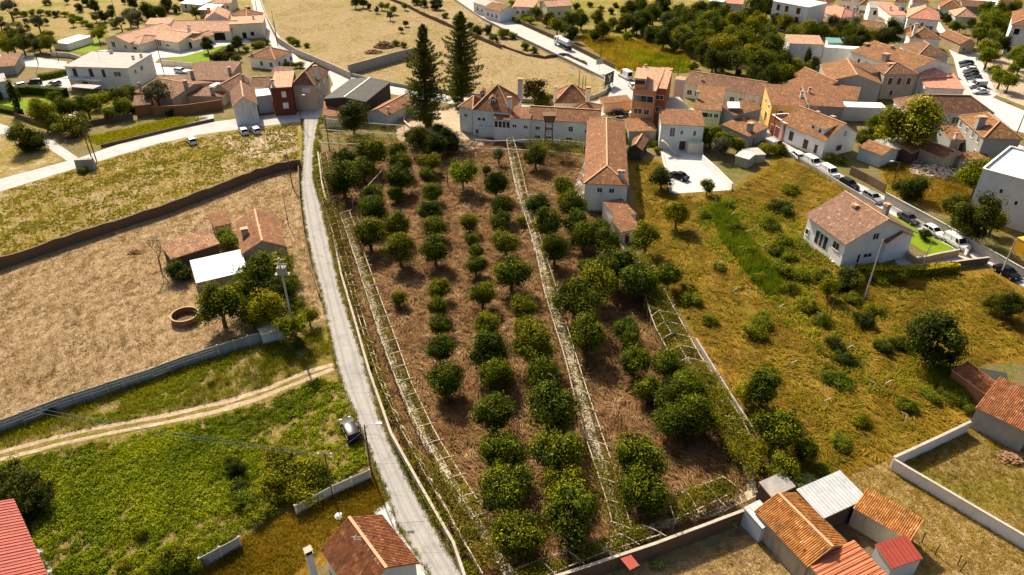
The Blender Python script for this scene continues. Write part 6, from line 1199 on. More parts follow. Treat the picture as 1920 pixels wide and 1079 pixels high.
# bare tree at the farm
def bare(label, px, py, h, seed):
    b = P(px, py); rng = random.Random(seed); mb = MB(); t = thing('bare_tree', label, 'tree', b)
    mb.tube([b, b + Vector((.1, 0, h * .3))], [.16, .12], 6); tops = [(b + Vector((.1, 0, h * .3)), h * .33, .09, 0)]
    while tops:
        p, l, r, g = tops.pop()
        for k in range(3 if g < 3 else 2):
            a = rng.uniform(0, 6.28); d = Vector((math.cos(a) * .5, math.sin(a) * .5, 1)).normalized(); q = p + d * l * rng.uniform(.6, 1.1)
            mb.tube([p, q], [r, r * .55], 4, cap=False)
            if g < 4: tops.append((q, l * .68, r * .6, g + 1))
    obj('branches', mb, 'pale_bark', t)
bare('leafless pale tree beside the collapsing lean-to', 302, 505, 6.5, 2)
bare('leafless shrub at the field corner beside the lane', 538, 310, 2.6, 5)
# clipped hedges
def hedge(label, pts, h, w, n, mat='hedge_leaf', seed=1):
    rng = np.random.default_rng(seed); A = along(pts, 0, .5); c = sum(A, Vector()) / len(A); t = thing('hedge', label, 'hedge', (c.x, c.y, 0))
    I = rng.integers(0, len(A) - 1, n); f = rng.uniform(0, 1, n); P0 = np.array([tuple(p) for p in A]); D = P0[I+1] - P0[I]; L_ = np.linalg.norm(D, axis=1, keepdims=True); D = D / L_
    S = np.stack([-D[:, 1], D[:, 0], 0 * D[:, 0]], 1); side = rng.integers(0, 3, n); u = rng.uniform(-.5, .5, n) * w; z = rng.uniform(0, h, n)
    u = np.where(side == 0, -.5 * w, np.where(side == 1, .5 * w, u)) + rng.normal(0, .06, n); z = np.where(side == 2, h, z) + rng.normal(0, .06, n)
    C = P0[I] + D * (f[:, None] * L_) + S * u[:, None]; C[:, 2] = np.clip(z, .02, None)
    N = np.where((side == 2)[:, None], np.array([0, 0, 1.]), S * np.sign(u)[:, None]) + rng.normal(0, .45, (n, 3))
    V, Q = leaves(C - np.array((c.x, c.y, 0)), N, rng.uniform(.2, .42, n), .7, rng)
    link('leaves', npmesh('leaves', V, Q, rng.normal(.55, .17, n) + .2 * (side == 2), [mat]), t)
    mb = MB()
    for a, b in zip(A, A[1:]): mb.beam(a + Vector((0, 0, h * .48)), b + Vector((0, 0, h * .48)), w * .86, h * .92)
    obj('core', mb, 'dark_leaf', t)
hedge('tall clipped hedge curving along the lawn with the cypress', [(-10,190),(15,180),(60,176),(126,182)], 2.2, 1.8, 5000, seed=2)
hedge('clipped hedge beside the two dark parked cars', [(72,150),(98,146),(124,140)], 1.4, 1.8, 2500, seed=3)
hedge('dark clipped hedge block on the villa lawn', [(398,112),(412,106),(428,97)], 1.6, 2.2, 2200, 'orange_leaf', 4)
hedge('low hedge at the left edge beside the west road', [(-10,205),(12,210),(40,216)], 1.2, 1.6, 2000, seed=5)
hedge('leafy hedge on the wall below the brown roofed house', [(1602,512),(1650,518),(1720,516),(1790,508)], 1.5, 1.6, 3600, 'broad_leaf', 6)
# palms and banana plants: arching fronds
def fronds(name, label, cat, px, py, rpx, h, n, seed, mat='lime_leaf', wid=.28):
    b = P(px, py); L0 = rpx * depth(b) / CAM_F; rng = random.Random(seed); t = thing(name, label, cat, b)
    if h: obj('trunk', MB().tube([b, b + Vector((0, 0, h))], [.22, .16], 7), 'bark', t)
    for k in range(n):
        a = 6.283 * k / n + rng.uniform(-.3, .3); L_ = L0 * rng.uniform(.75, 1.1); el = rng.uniform(.3, 1.2); pts = []
        for s in range(6):
            f = s / 5; r = L_ * f * math.cos(el * (1 - f * .6)); z = h + L_ * (math.sin(el) * f - .75 * f * f)
            pts.append(b + Vector((math.cos(a) * r, math.sin(a) * r, max(z, .05))))
        sd = Vector((-math.sin(a), math.cos(a), 0)); mb = MB()
        for s in range(5):
            w0, w1 = wid * math.sin(3.14 * (s / 5 * .85 + .1)), wid * math.sin(3.14 * ((s + 1) / 5 * .85 + .1)); dz = Vector((0, 0, -.35))
            for sg in (-1, 1): mb.face([pts[s], pts[s+1], pts[s+1] + sd * sg * w1 + dz * w1, pts[s] + sd * sg * w0 + dz * w0])
        obj('frond', mb, mat, t)
M['frond'] = plain('frond', (.12, .15, .02), .6, .3, .4, 2)
for k, (x, y) in enumerate(((1495,912),(1512,905),(1482,922))): fronds('palm_shrub', ['feathery palm shrub nearest the white metal roof', 'feathery palm shrub furthest up the meadow behind the metal roofs', 'feathery palm shrub beside the small grey corrugated roof'][(1, 0, 2)[k] if k < 2 else 2], 'palm', x, y, 26, .5, 12, 20 + k, 'frond', .22)
fronds('banana_plant', 'banana plant with long yellow green leaves below the corner pergola', 'banana', 1362, 985, 26, .9, 11, 31, 'frond', .28)
fronds('palm_tree', 'date palm in front of the white apartment block', 'palm', 1497, 55, 16, 4.5, 20, 32, 'frond', .45)
fronds('young_plant', 'slim leafy plant beside the bottom wall and red canopy', 'plant', 1232, 1062, 16, .4, 9, 33, 'frond', .16)
# ------------------------------------------------------------------ vehicles
def paint(name, c, metal=0.): 
    m, nt, b = newmat(name, .22, .18); b.inputs['Base Color'].default_value = (*c, 1); b.inputs['Metallic'].default_value = metal; M[name] = m
paint('paint_black', (.012, .013, .016)); paint('paint_white', (.76, .76, .76)); paint('paint_silver', (.42, .44, .46), .5); paint('paint_grey', (.07, .075, .085), .3); paint('paint_blue', (.03, .05, .09), .2); paint('paint_red', (.18, .02, .02))
M['tyre'] = plain('tyre', (.02, .02, .02), .9, .2, .2); M['rim'] = plain('rim', (.5, .5, .52), .35, .5, .1, 3, .8)
M['car_glass'] = glass('car_glass', (.012, .015, .018), .1); M['car_glass'].node_tree.nodes['Principled BSDF'].inputs['Specular IOR Level'].default_value = .12; M['lamp_clear'] = glass('lamp_clear', (.32, .32, .31), .3); M['lamp_red'] = glass('lamp_red', (.35, .01, .01), .2); M['plastic'] = plain('plastic', (.03, .03, .03), .7, .3, .2)
def loft(mb, st, mi=0):
    """st: stations (x, [(y, z), ...]) mirrored across y"""
    rings = [[(x, y, z) for y, z in pr] + [(x, -y, z) for y, z in pr[::-1]] for x, pr in st]; n = len(rings[0])
    for a, b in zip(rings, rings[1:]):
        for k in range(n): j = (k + 1) % n; mb.face([a[k], b[k], b[j], a[j]], mi)
    mb.face(rings[0], mi); mb.face(rings[-1][::-1], mi)
def car_proto(L=4.2, W=1.76, H=1.46, kind='hatch'):
    root = thing('car', '', 'car'); w = W / 2; h2 = L / 2
    van = kind == 'van'; belt = 1.05 if van else .92; hood = 1.0 if van else .86
    xr = {'hatch': -h2 + .12, 'estate': -h2 + .1, 'sedan': -h2 + .75, 'van': -h2 + .04}[kind]
    xf = .95 if not van else 1.25; tr0 = {'hatch': -h2 + .55, 'estate': -h2 + .35, 'sedan': -h2 + 1.35, 'van': -h2 + .1}[kind]; tr1 = .25 if not van else .75
    mb = MB(); lo = .24
    def sec(x, top, k=1.): return (x, [(w * .86 * k, lo), (w * k, .45), (w * k, top * .78), (w * .95 * k, top)])
    loft(mb, [sec(-h2, .78 if not van else 1., .86), sec(-h2 + .12, belt, .96), sec(xr + .02, belt + .01, 1), sec(0, belt, 1), sec(xf, belt - .01, 1), sec(xf + .4, hood, .99), sec(h2 - .3, hood - .1, .95), sec(h2 - .06, .62, .85), sec(h2, .5, .78)])
    rw = w * (.78 if not van else .88); bw = w * .93; zb = belt - .02
    # roof panel and pillars over the glass
    rf = MB(); NX, NY = 6, 8
    def rp(a, b): f, g = a / NX, b / NY * 2 - 1; return (tr0 + (tr1 - tr0) * f, rw * g * 1.01, H + .03 - .07 * abs(g) ** 2.2 - .05 * abs(2 * f - 1) ** 2.2)
    for a in range(NX):
        for b in range(NY): rf.face([rp(a, b), rp(a + 1, b), rp(a + 1, b + 1), rp(a, b + 1)])
    ro_ = obj('roof_panel', rf, 'paint_white', root, True); ro_.material_slots[0].link = 'OBJECT'
    for sg in (-1, 1):
        for a, b in (((xf, bw * sg, zb), (tr1, rw * sg, H - .07)), ((xr, bw * sg, zb), (tr0, rw * sg, H - .07)), (((xf + xr) / 2 - .1, bw * sg, zb), ((tr0 + tr1) / 2 - .05, rw * sg, H - .06))): mb.beam(a, b, .09, .08)
    if van:   # closed cargo sides
        for sg in (-1, 1): mb.face([(xr, bw * sg, zb), (.35, bw * sg, zb), (.2, rw * sg, H - .06), (tr0, rw * sg, H - .06)][::sg])
        mb.face([(xr - .01, -bw, zb), (xr - .01, bw, zb), (tr0 - .01, rw, H - .06), (tr0 - .01, -rw, H - .06)][::-1])
    bd = obj('body', mb, 'paint_white', root); bd.material_slots[0].link = 'OBJECT'
    i = .015
    obj('windscreen', MB().face([(xf - i, -bw + .06, zb), (xf - i, bw - .06, zb), (tr1 - i, rw - .05, H - .08), (tr1 - i, -rw + .05, H - .08)]), 'car_glass', root)
    obj('rear_window', MB().face([(xr + i, bw - .06, zb), (xr + i, -bw + .06, zb), (tr0 + i, -rw + .05, H - .08), (tr0 + i, rw - .05, H - .08)] if not van else [(xr - .02, bw - .2, zb + .1), (xr - .02, -bw + .2, zb + .1), (tr0 - .02, -rw + .2, H - .25), (tr0 - .02, rw - .2, H - .25)]), 'car_glass', root)
    for sg in (-1, 1):
        a0, a1 = (xr, tr0) if not van else (.4, .3)
        q = [(a0 + .03, bw * sg, zb), (xf - .03, bw * sg, zb), (tr1 - .02, rw * sg, H - .08), (a1 + .02, rw * sg, H - .08)]
        obj('side_window', MB().face(q if sg < 0 else q[::-1]), 'car_glass', root)
        obj('headlight', MB().box((h2 - .14, sg * w * .62, .62), (.14, .3, .12)), 'lamp_clear', root)
        obj('tail_light', MB().box((-h2 + .05, sg * w * .74, .82), (.12, .2, .26)), 'lamp_red', root)
        obj('mirror', MB().box((xf - .15, sg * (w + .08), belt + .06), (.12, .18, .13)), 'plastic', root)
        for x in (-h2 + .78, h2 - .82):
            ty = MB().tube([(x, sg * (w - .2), .31), (x, sg * (w + .015), .31)], .315, 14); wo = obj('wheel', ty, 'tyre', root)
            obj('rim', MB().tube([(x, sg * (w - .02), .31), (x, sg * (w + .022), .31)], .2, 10), 'rim', wo)
    return root
PROTO = {'hatch': car_proto(), 'estate': car_proto(4.5, 1.8, 1.5, 'estate'), 'sedan': car_proto(4.5, 1.78, 1.44, 'sedan'), 'van': car_proto(4.9, 1.9, 1.9, 'van'), 'bigvan': car_proto(5.6, 2.05, 2.5, 'van')}
USED = set()
def car(kind, col, px, py, qx, qy, label, cat='car', group=None, z=.07):
    """centre of the car at (px, py), its nose towards photo point (qx, qy)"""
    o = PROTO[kind] if kind not in USED else copy_tree(PROTO[kind]); USED.add(kind)
    o.name = 'parked_car' if 'van' not in kind else 'parked_van'; p = P(px, py, .7); q = P(qx, qy, .7); d = q - p
    o.location = (p.x, p.y, z); o.rotation_euler = (0, 0, math.atan2(d.y, d.x)); o['label'] = label; o['category'] = cat
    if group: o['group'] = group
    elif 'group' in o: del o['group']
    for c in o.children:
        if c.name.startswith(('body', 'roof_panel')): c.material_slots[0].link = 'OBJECT'; c.material_slots[0].material = M['paint_' + col]
    return o
car('estate', 'black', 656, 804, 640, 770, 'black car parked beside the lane near the walking person', z=.03)
car('hatch', 'white', 359, 263, 350, 252, 'white car parked on the grass below the side road', z=.03)
car('hatch', 'white', 456, 245, 450, 238, 'white car at the side road, left of two parked together', z=.03)
car('estate', 'white', 478, 243, 470, 236, 'white car at the side road, right of two parked together', z=.03)
car('estate', 'white', 340, 133, 365, 136, 'white estate car in the lane behind the old cottages')
car('estate', 'black', 62, 154, 30, 158, 'black estate car on the driveway beside the clipped hedge')
car('hatch', 'grey', 100, 158, 80, 164, 'dark hatchback on the driveway nearest the grey roofed house')
car('hatch', 'silver', 34, 161, 10, 166, 'silver car half hidden behind the tall garden hedge')
car('sedan', 'black', 1163, 211, 1200, 214, 'black car in front of the tiled shelter by the orange building')
car('sedan', 'grey', 1166, 224, 1200, 232, 'dark grey car close to the mansion wing and orange building')
car('hatch', 'white', 1186, 160, 1175, 145, 'white car half hidden behind the orange building')
car('sedan', 'black', 1273, 329, 1250, 320, 'black car alone on the white concrete yard')
V2 = 'cars along the parked car street'
car('estate', 'white', 1494, 290, 1480, 278, 'white car uppermost on the street, beside the rounded bushes', group=V2)
car('van', 'white', 1524, 305, 1555, 322, 'white van with roof bars, second on the street', 'van', group=V2)
car('van', 'white', 1556, 323, 1585, 340, 'white panel van directly above the black estate car', 'van', group=V2)
car('estate', 'black', 1593, 345, 1620, 360, 'black estate car between the white van and the silver car', group=V2)
car('estate', 'silver', 1637, 370, 1665, 386, 'silver estate car above the brown roofed house', group=V2)
car('sedan', 'grey', 1704, 409, 1735, 427, 'dark grey saloon beside the upper side lawn', group=V2)
car('hatch', 'white', 1751, 433, 1780, 450, 'small white car between the dark saloon and the white van', group=V2)
car('van', 'white', 1794, 455, 1825, 473, 'white van at the lower gate of the brown roofed house', 'van', group=V2)
car('sedan', 'black', 1889, 510, 1915, 525, 'black saloon lowest on the street beside the right edge', group=V2)
for i, (c, k) in enumerate((('black','hatch'),('grey','sedan'),('white','hatch'),('grey','hatch'),('black','sedan'),('blue','hatch'),('silver','hatch'),('white','van'),('black','hatch'),('white','sedan'))):
    f = i / 9; car(k, c, 1812 + 26 * f, 118 + 53 * f, 1790 + 26 * f, 117 + 55 * f, f'{c if c != "grey" else "dark grey"} car in the car park row, {ordn(i)} from its upper end', group='cars in the car park')
car('hatch', 'white', 1914, 283, 1930, 290, 'white car at the right edge behind the corner house')
car('hatch', 'blue', 465, 16, 460, 8, 'dark blue car at the top end of the village street')
car('hatch', 'white', 413, 66, 413, 80, 'white car just inside the dark villa garage')
car('bigvan', 'white', 1172, 142, 1145, 128, 'white high delivery van with yellow mark on the main road', 'van')
vb = P(1176,139,1.5)
# tank truck on the main road
tt = thing('tank_truck', 'silver tank truck driving up the main road', 'truck', P(1056,90)); tt.location.z = .06
d = (P(1036,78) - P(1078,99)); d.z = 0; rz = math.atan2(d.y, d.x); tt.rotation_euler = (0, 0, rz)
def lobj(name, mb, mat, par, smooth=False): return link(name, mesh(name, mb, mat, (0, 0, 0), smooth), par)
cab = MB(); loft(cab, [(2.6, [(1.2, .9), (1.22, 1.6), (1.15, 2.9), (1., 3.1)]), (4.2, [(1.2, .6), (1.22, 1.6), (1.15, 2.95), (1., 3.1)]), (4.7, [(1.15, .55), (1.2, 1.5), (1.02, 2.8), (.9, 2.9)])]); lobj('cab', cab, 'paint_white', tt)
lobj('windscreen', MB().face([(4.73, -.95, 1.75), (4.73, .95, 1.75), (4.62, .85, 2.7), (4.62, -.85, 2.7)]), 'car_glass', tt)
for sg in (-1, 1): lobj('side_window', MB().face([(3.2, sg*1.235, 1.8), (4.3, sg*1.235, 1.8), (4.2, sg*1.18, 2.7), (3.2, sg*1.18, 2.7)][::-sg]), 'car_glass', tt)
tk = MB(); st = []
for x, k in ((-4.6, .55), (-4.4, .85), (-4.1, 1.), (-1, 1.), (1.7, 1.), (2., .85), (2.2, .55)):
    st.append((x, [(1.15 * k * math.sin(a), 2.2 - 1.0 * k * math.cos(a)) for a in [math.pi * j / 8 for j in range(9)]]))
loft(tk, st); lobj('tank', tk, 'paint_silver', tt, True)
for x in (-3.6, -2.2, -.8, .6): lobj('tank_rib', MB().tube([(x, 0, 2.2), (x + .12, 0, 2.2)], 1.17, 18), 'rim', tt)
lobj('walkway', MB().box((-1.2, 0, 3.28), (5.6, .5, .06)), 'steel', tt); lobj('chassis', MB().box((-.4, 0, .85), (9.2, .9, .3)), 'black_metal', tt)
for x in (3.7, -2.2, -3.4):
    for sg in (-1, 1):
        wo = lobj('wheel', MB().tube([(x, sg * .8, .52), (x, sg * 1.2, .52)], .52, 14), 'tyre', tt); lobj('rim', MB().tube([(x, sg * 1.0, .52), (x, sg * 1.21, .52)], .28, 10), 'rim', wo)
# white lettering patch on the delivery van
vo = [o for o in bpy.data.objects if o.get('label', '').startswith('white high delivery')][0]
for sg in (-1, 1): link('yellow_mark', mesh('yellow_mark', MB().face([(-1.0, sg * .985, 1.35), (.1, sg * .985, 1.35), (-.1, sg * .968, 1.75), (-.9, sg * .968, 1.75)][::-sg]), 'yellow_paint'), vo)
# ------------------------------------------------------------------ poles, lamps, signs, small things
M['pole_wood'] = plain('pole_wood', (.12, .085, .06), .9, .1, .25, 4); M['lamp_head'] = plain('lamp_head', (.75, .75, .74), .4, .4, .05); M['sign_dark'] = plain('sign_dark', (.018, .028, .014), .5, .3, .1); M['tarp'] = plain('tarp', (.03, .42, .36), .6, .3, .15); M['stone'] = plain('stone', (.46, .38, .29), .95, .1, .35, 3); M['brush'] = plain('brush', (.24, .14, .08), .95, .1, .4, 3); M['skin'] = plain('skin', (.45, .26, .18), .6, .3, .05); M['hair'] = plain('hair', (.03, .02, .015), .7, .2, .1); M['shirt'] = plain('shirt', (.55, .62, .70), .8, .2, .08); M['trousers'] = plain('trousers', (.03, .04, .07), .85, .2, .1); M['netting'] = plain('netting', (.04, .045, .04), .8, .2, .2)
def pole(label, px, py, pyt=None, h=None, lamp=None, arm=0, mat='pole_wood', r=.11, name='utility_pole', lean=(0, 0)):
    b = P(px, py); h = h or hgt(px, py, pyt); t = thing(name, label, 'pole' if not lamp else 'street lamp', b)
    top = b + Vector((lean[0], lean[1], h)); obj('shaft', MB().tube([b + Vector((0, 0, -.2)), top], [r * 1.25, r * .75], 8), mat, t)
    for k in range(arm):
        z = h - .25 - .7 * k; a = obj('cross_arm', MB().beam((top.x - .8, top.y, z), (top.x + .8, top.y, z), .1, .1), mat, t)
        obj('insulators', MB().box((top.x - .7, top.y, z + .14), (.09, .09, .18)).box((top.x + .7, top.y, z + .14), (.09, .09, .18)), 'lamp_head', a)
    if lamp:
        d = Vector((math.cos(lamp), math.sin(lamp), 0)); e = top + d * 1.3 + Vector((0, 0, .15)); a = obj('lamp_arm', MB().tube([top - Vector((0, 0, .5)), top + d * .5 + Vector((0, 0, 0)), e], .035, 5), 'steel', t)
        obj('lamp_head', MB().beam(e, e + d * .65, .26, .12), 'lamp_head', a)
    return t
pole('street lamp on a wooden pole beside the lane below the black car', 697, 890, 797, lamp=.05, name='street_lamp')
pole('wooden pole with cross arms behind the bramble mound', 624, 930, 850, arm=1)
pole('thin dark pole alone in the middle of the orchard', 840, 352, 303, r=.08)
pole('dark pole in the field corner beside the lane', 549, 352, 285, arm=0)
pole('short dark pole behind the farm house', 541, 422, 370, r=.07)
pole('street lamp at the road junction in front of the maroon house', 566, 238, 180, lamp=.1, name='street_lamp')
pole('wooden pole at the court corner below the workshop', 618, 282, 215, arm=1)
pole('wooden pole beside the ruined pillar on the side road', 181, 302, 225)
pole('street lamp beside the ruined pillar on the side road', 173, 300, 218, lamp=3.0, name='street_lamp')
pole('tall concrete pole in front of the brown roofed house', 1620, 562, 450, mat='cast_concrete')
pole('thin pole at the drive of the brown roofed house', 1727, 507, 452, mat='cast_concrete', r=.08)
pole('slim dark pole in the middle of the meadow', 1551, 611, 548, r=.07)
pole('concrete pole beside the lowest black saloon', 1876, 516, 450, mat='cast_concrete')
pole('wooden pole behind the street wall near the rubble', 1672, 352, 304, lamp=3.1, name='street_lamp')
pole('pole beside the dark sign on the orange meadow', 1126, 114, 72, arm=1, r=.12)
pole('pole at the near edge of the grove', 1271, 142, 112, arm=1)
pole('leftmost of the three bare poles beside the cream house roof', 1085, 168, 132); pole('middle one of the three bare poles beside the cream house roof', 1092, 172, 142); pole('rightmost of the three bare poles beside the cream house roof', 1097, 173, 143)
pole('pole on the cottage street right of the grey roofed house', 307, 136, 76); pole('leaning pole left of the pool shed', 72, 121, 58); pole('pole beside the cream wall of the villa lawn', 110, 112, 78)
pole('pole on the village street below the villa', 521, 86, 40); pole('pole beside the street at the white cottage corner', 519, 78, 20, r=.09); pole('street pole at the top of the village street', 483, 28, -10)
pole('street lamp beside the small tan house', 1800, 92, 58, lamp=2.5, name='street_lamp'); pole('pole in front of the red and yellow house', 1447, 256, 205); pole('pole at the right edge by the corner house', 1906, 252, 206)
pole('pole on the far slope behind the villa', 216, 26, 0, r=.1); pole('flag pole on the mansion roof ridge', 940, 205, 134, r=.04, mat='steel')
# power pole with transformer at the farm trees
tb = P(553, 628); tp_ = thing('transformer_pole', 'power pole with transformer platform among the farm trees', 'pole', tb); th_ = hgt(553, 628, 484)
obj('shaft', MB().tube([tb, tb + Vector((-.1, 0, th_))], [.2, .12], 8), 'cast_concrete', tp_)
obj('platform', MB().box((tb.x, tb.y, th_ - 2.6), (2.0, .8, .12)), 'grey_wall', tp_); obj('transformer', MB().box((tb.x, tb.y, th_ - 2.), (1.2, .8, 1.1)).tube([(tb.x - .35, tb.y, th_ - 1.45), (tb.x - .35, tb.y, th_ - 1.2)], .07).tube([(tb.x + .35, tb.y, th_ - 1.45), (tb.x + .35, tb.y, th_ - 1.2)], .07), 'grey_wall', tp_)
for z in (.25, 1.0): obj('cross_arm', MB().beam((tb.x - .9, tb.y, th_ - z), (tb.x + .9, tb.y, th_ - z), .09, .09), 'grey_wall', tp_)
# wires
def wire(label, a, b, sag=.6, r=.022):
    a, b = Vector(a), Vector(b); pts = [a.lerp(b, k / 16) - Vector((0, 0, sag * 4 * (k / 16) * (1 - k / 16))) for k in range(17)]
    tag(obj('overhead_wire', MB().tube(pts, r, 4), 'steel'), label, 'wire', 'overhead wires')
hp = hgt(624, 930, 850)
wire('upper overhead wire crossing the weedy field to the pole by the brambles', P(616, 852, hp - .2), P(-20, 748, hp - .2)); wire('lower overhead wire crossing the weedy field to the pole by the brambles', P(614, 856, hp - .5), P(-20, 756, hp - .5))
wire('overhead wire from the lane lamp to the bramble pole', P(690, 800, 7.6), P(616, 853, hp - .3), .3)
# bent concrete fence posts of the meadow
BP = sorted([(1341,385),(1369,415),(1397,448),(1310,455),(1344,508),(1427,475),(1371,560),(1404,556),(1537,605),(1585,668),(1480,697),(1636,735),(1655,735),(1542,768),(1695,795),(1458,590)], key=lambda c: c[1])
for i, (x, y) in enumerate(BP):
    b = P(x, y); h = 1.5; sg = 1 if i % 3 else -1
    obj_ = obj('fence_post', MB().tube([b, b + Vector((0, 0, h)), b + Vector((.75 * sg, .15, h + .35))], .06, 5), 'cast_concrete', None, org=b)
    tag(obj_, f'bent concrete fence post in the meadow, {ordn(i)} from the white yard downwards', 'fence post', 'bent fence posts of the meadow')
# round tank, water tower, tub, sack
c = P(349, 600); tk_ = thing('round_tank', 'round brick water tank standing in the brown field', 'tank', c)
obj('tank_wall', MB().lathe((c.x, c.y, 0), [(2.05, 0), (2.05, 1.05), (1.87, 1.05), (1.87, .15)], 40), 'brick_wall', tk_); obj('rim', MB().lathe((c.x, c.y, 0), [(2.09, 1.053), (2.09, 1.11), (1.84, 1.11), (1.84, 1.053)], 40), 'stone_wall', tk_); obj('tank_floor', MB().lathe((c.x, c.y, 0), [(1.87, .16), (0, .16)], 40), 'dark_yard', tk_)
wb_ = P(1028, 284); wh_ = hgt(1028, 284, 214); wt = thing('water_tower', 'slender water tower with dark tank beside the white wing', 'water tower', wb_)
for sx in (-.9, .9):
    for sy in (-.9, .9): obj('leg', MB().beam((wb_.x + sx, wb_.y + sy, 0), (wb_.x + sx * .8, wb_.y + sy * .8, wh_ - 1.6), .16, .16), 'dark_wood', wt)
for z in (2., 4.2, 6.4):
    if z < wh_ - 1.6: obj('brace', MB().beam((wb_.x - .9, wb_.y - .88, z), (wb_.x + .9, wb_.y - .88, z + 1.2), .08, .08).beam((wb_.x + .9, wb_.y - .86, z), (wb_.x - .9, wb_.y - .86, z + 1.2), .08, .08), 'dark_wood', wt)
obj('tank', MB().hexa([(wb_.x - 1.0, wb_.y - 1.0, wh_ - 1.7), (wb_.x + 1.0, wb_.y - 1.0, wh_ - 1.7), (wb_.x + 1.0, wb_.y + 1.0, wh_ - 1.7), (wb_.x - 1.0, wb_.y + 1.0, wh_ - 1.7)], [(wb_.x - 1.5, wb_.y - 1.3, wh_), (wb_.x + 1.5, wb_.y - 1.3, wh_), (wb_.x + 1.5, wb_.y + 1.3, wh_), (wb_.x - 1.5, wb_.y + 1.3, wh_)]), 'old_wall', wt)
c = P(994, 498); tag(obj('water_tub', MB().lathe((0, 0, 0), [(.38, 0), (.5, .55), (.44, .55), (.34, .1), (0, .1)], 18), 'trim_white', None, org=c), 'white round tub beside the central path', 'tub')
c = P(636, 972); 
import bmesh
bm = bmesh.new(); bmesh.ops.create_icosphere(bm, subdivisions=3, radius=.42)
for v_ in bm.verts: v_.co += v_.normal * .16 * noise.noise(v_.co * 3); v_.co.z = max(v_.co.z * .8, -.25) + .25
me = bpy.data.meshes.new('sack'); bm.to_mesh(me); bm.free(); me.materials.append(M['trim_white']); o = link('sack', me); o.location = c; tag(o, 'crumpled white sack on the verge behind the bottom house', 'sack')
# ruined gate pillar at the side road
c = P(163, 318); rp = thing('ruined_pillar', 'ruined grey wall stump with ivy at the side road bend', 'ruin', c)
obj('masonry', MB().hexa([(c.x-2, c.y-.5, 0), (c.x+2, c.y-.5, 0), (c.x+2, c.y+.7, 0), (c.x-2, c.y+.7, 0)], [(c.x-1.9, c.y-.4, 2.3), (c.x+1.9, c.y-.4, 2.5), (c.x+1.8, c.y+.6, 2.6), (c.x-1.9, c.y+.6, 2.2)]), 'grey_wall', rp)
# billboard and signs at the bend
a, b = P(1133, 168), P(1149, 160); d = (b - a); d.z = 0; d.normalize(); nrm = Vector((d.y, -d.x, 0)); bl = thing('billboard', 'dark billboard with white forked mark at the road bend', 'billboard', (a + b) / 2); up = Vector((0, 0, 1)); W_ = (b - a).length
def board(m, x0, x1, z0, z1, t0, t1): 
    q = [a + d * x0 + nrm * t0, a + d * x1 + nrm * t0, a + d * x1 + nrm * t1, a + d * x0 + nrm * t1]
    if (q[1]-q[0]).cross(q[3]-q[0]).z < 0: q = q[::-1]
    m.hexa([p + up * z0 for p in q], [p + up * z1 for p in q]); return m
obj('board', board(MB(), 0, W_, 1.0, 4.2, 0, .12), 'sign_dark', bl)
for x in (.4, W_ - .4): obj('post', board(MB(), x - .08, x + .08, 0, 1.0, 0, .12), 'black_metal', bl)
cx = W_ * .5; mk = MB()
for p0, p1 in (((cx - .8, 3.6), (cx, 2.7)), ((cx + .8, 3.6), (cx, 2.7)), ((cx, 2.7), (cx, 1.7))):
    mk.beam(a + d * p0[0] + up * p0[1] + nrm * .14, a + d * p1[0] + up * p1[1] + nrm * .14, .04, .3)
obj('forked_mark', mk, 'trim_white', bl)
c = P(1123, 136); sg_ = thing('road_sign', 'grey square road sign seen from behind on the main road', 'sign', c); obj('post', MB().tube([c, c + Vector((0, 0, 2.6))], .05), 'steel', sg_); obj('panel', MB().box((c.x, c.y, 3.2), (2.1, .06, 1.6), .3), 'frame_grey', sg_)
for lab, x, y in (('small white round sign on a post below the billboard', 1125, 184), ('white information board beside the square', 1872, 188)):
    c = P(x, y); s2 = thing('street_sign', lab, 'sign', c); obj('post', MB().tube([c, c + Vector((0, 0, 2.2))], .05), 'steel', s2); obj('panel', MB().box((c.x, c.y - .08, 2.5), (1., .05, 1.), .1), 'trim_white', s2)
# railing posts along the main road wall
L_ = along([(905,38),(960,66),(1060,114),(1132,150)], .9, 3.2); rl_ = thing('road_railing', 'thin railing on top of the near wall of the main road', 'railing', (L_[0].x, L_[0].y, 0))
for p in L_: obj('post', MB().beam((p.x, p.y, .9), (p.x, p.y, 1.7), .08, .08), 'frame_grey', rl_)
for p, q in zip(L_, L_[1:]): obj('bar', MB().beam((p.x, p.y, 1.6), (q.x, q.y, 1.6), .05, .05), 'frame_grey', rl_)
# heaps
def heap(name, label, px, py, rad, n, s, mat, h=.8, seed=1, cat='heap'):
    c = P(px, py); rng = random.Random(seed); mb = MB()
    for k in range(n):
        a = rng.uniform(0, 6.28); r = rad * math.sqrt(rng.random()); z = h * (1 - (r / rad) ** 1.5) * rng.uniform(.5, 1); w = s * rng.uniform(.4, 1.5)
        q = Vector((c.x + math.cos(a) * r, c.y + math.sin(a) * r * .8, z)); dx = [Vector((rng.uniform(-1, 1), rng.uniform(-1, 1), rng.uniform(-.6, .6))) * w * .3 for _ in range(8)]
        cc = [q + Vector((x * w, y * w, zz * w * .7)) / 2 + dx[i] for i, (x, y, zz) in enumerate(((-1,-1,-1),(1,-1,-1),(1,1,-1),(-1,1,-1),(-1,-1,1),(1,-1,1),(1,1,1),(-1,1,1)))]
        mb.hexa(cc[:4], cc[4:])
    return tag(obj(name, mb, mat), label, cat, kind='stuff')
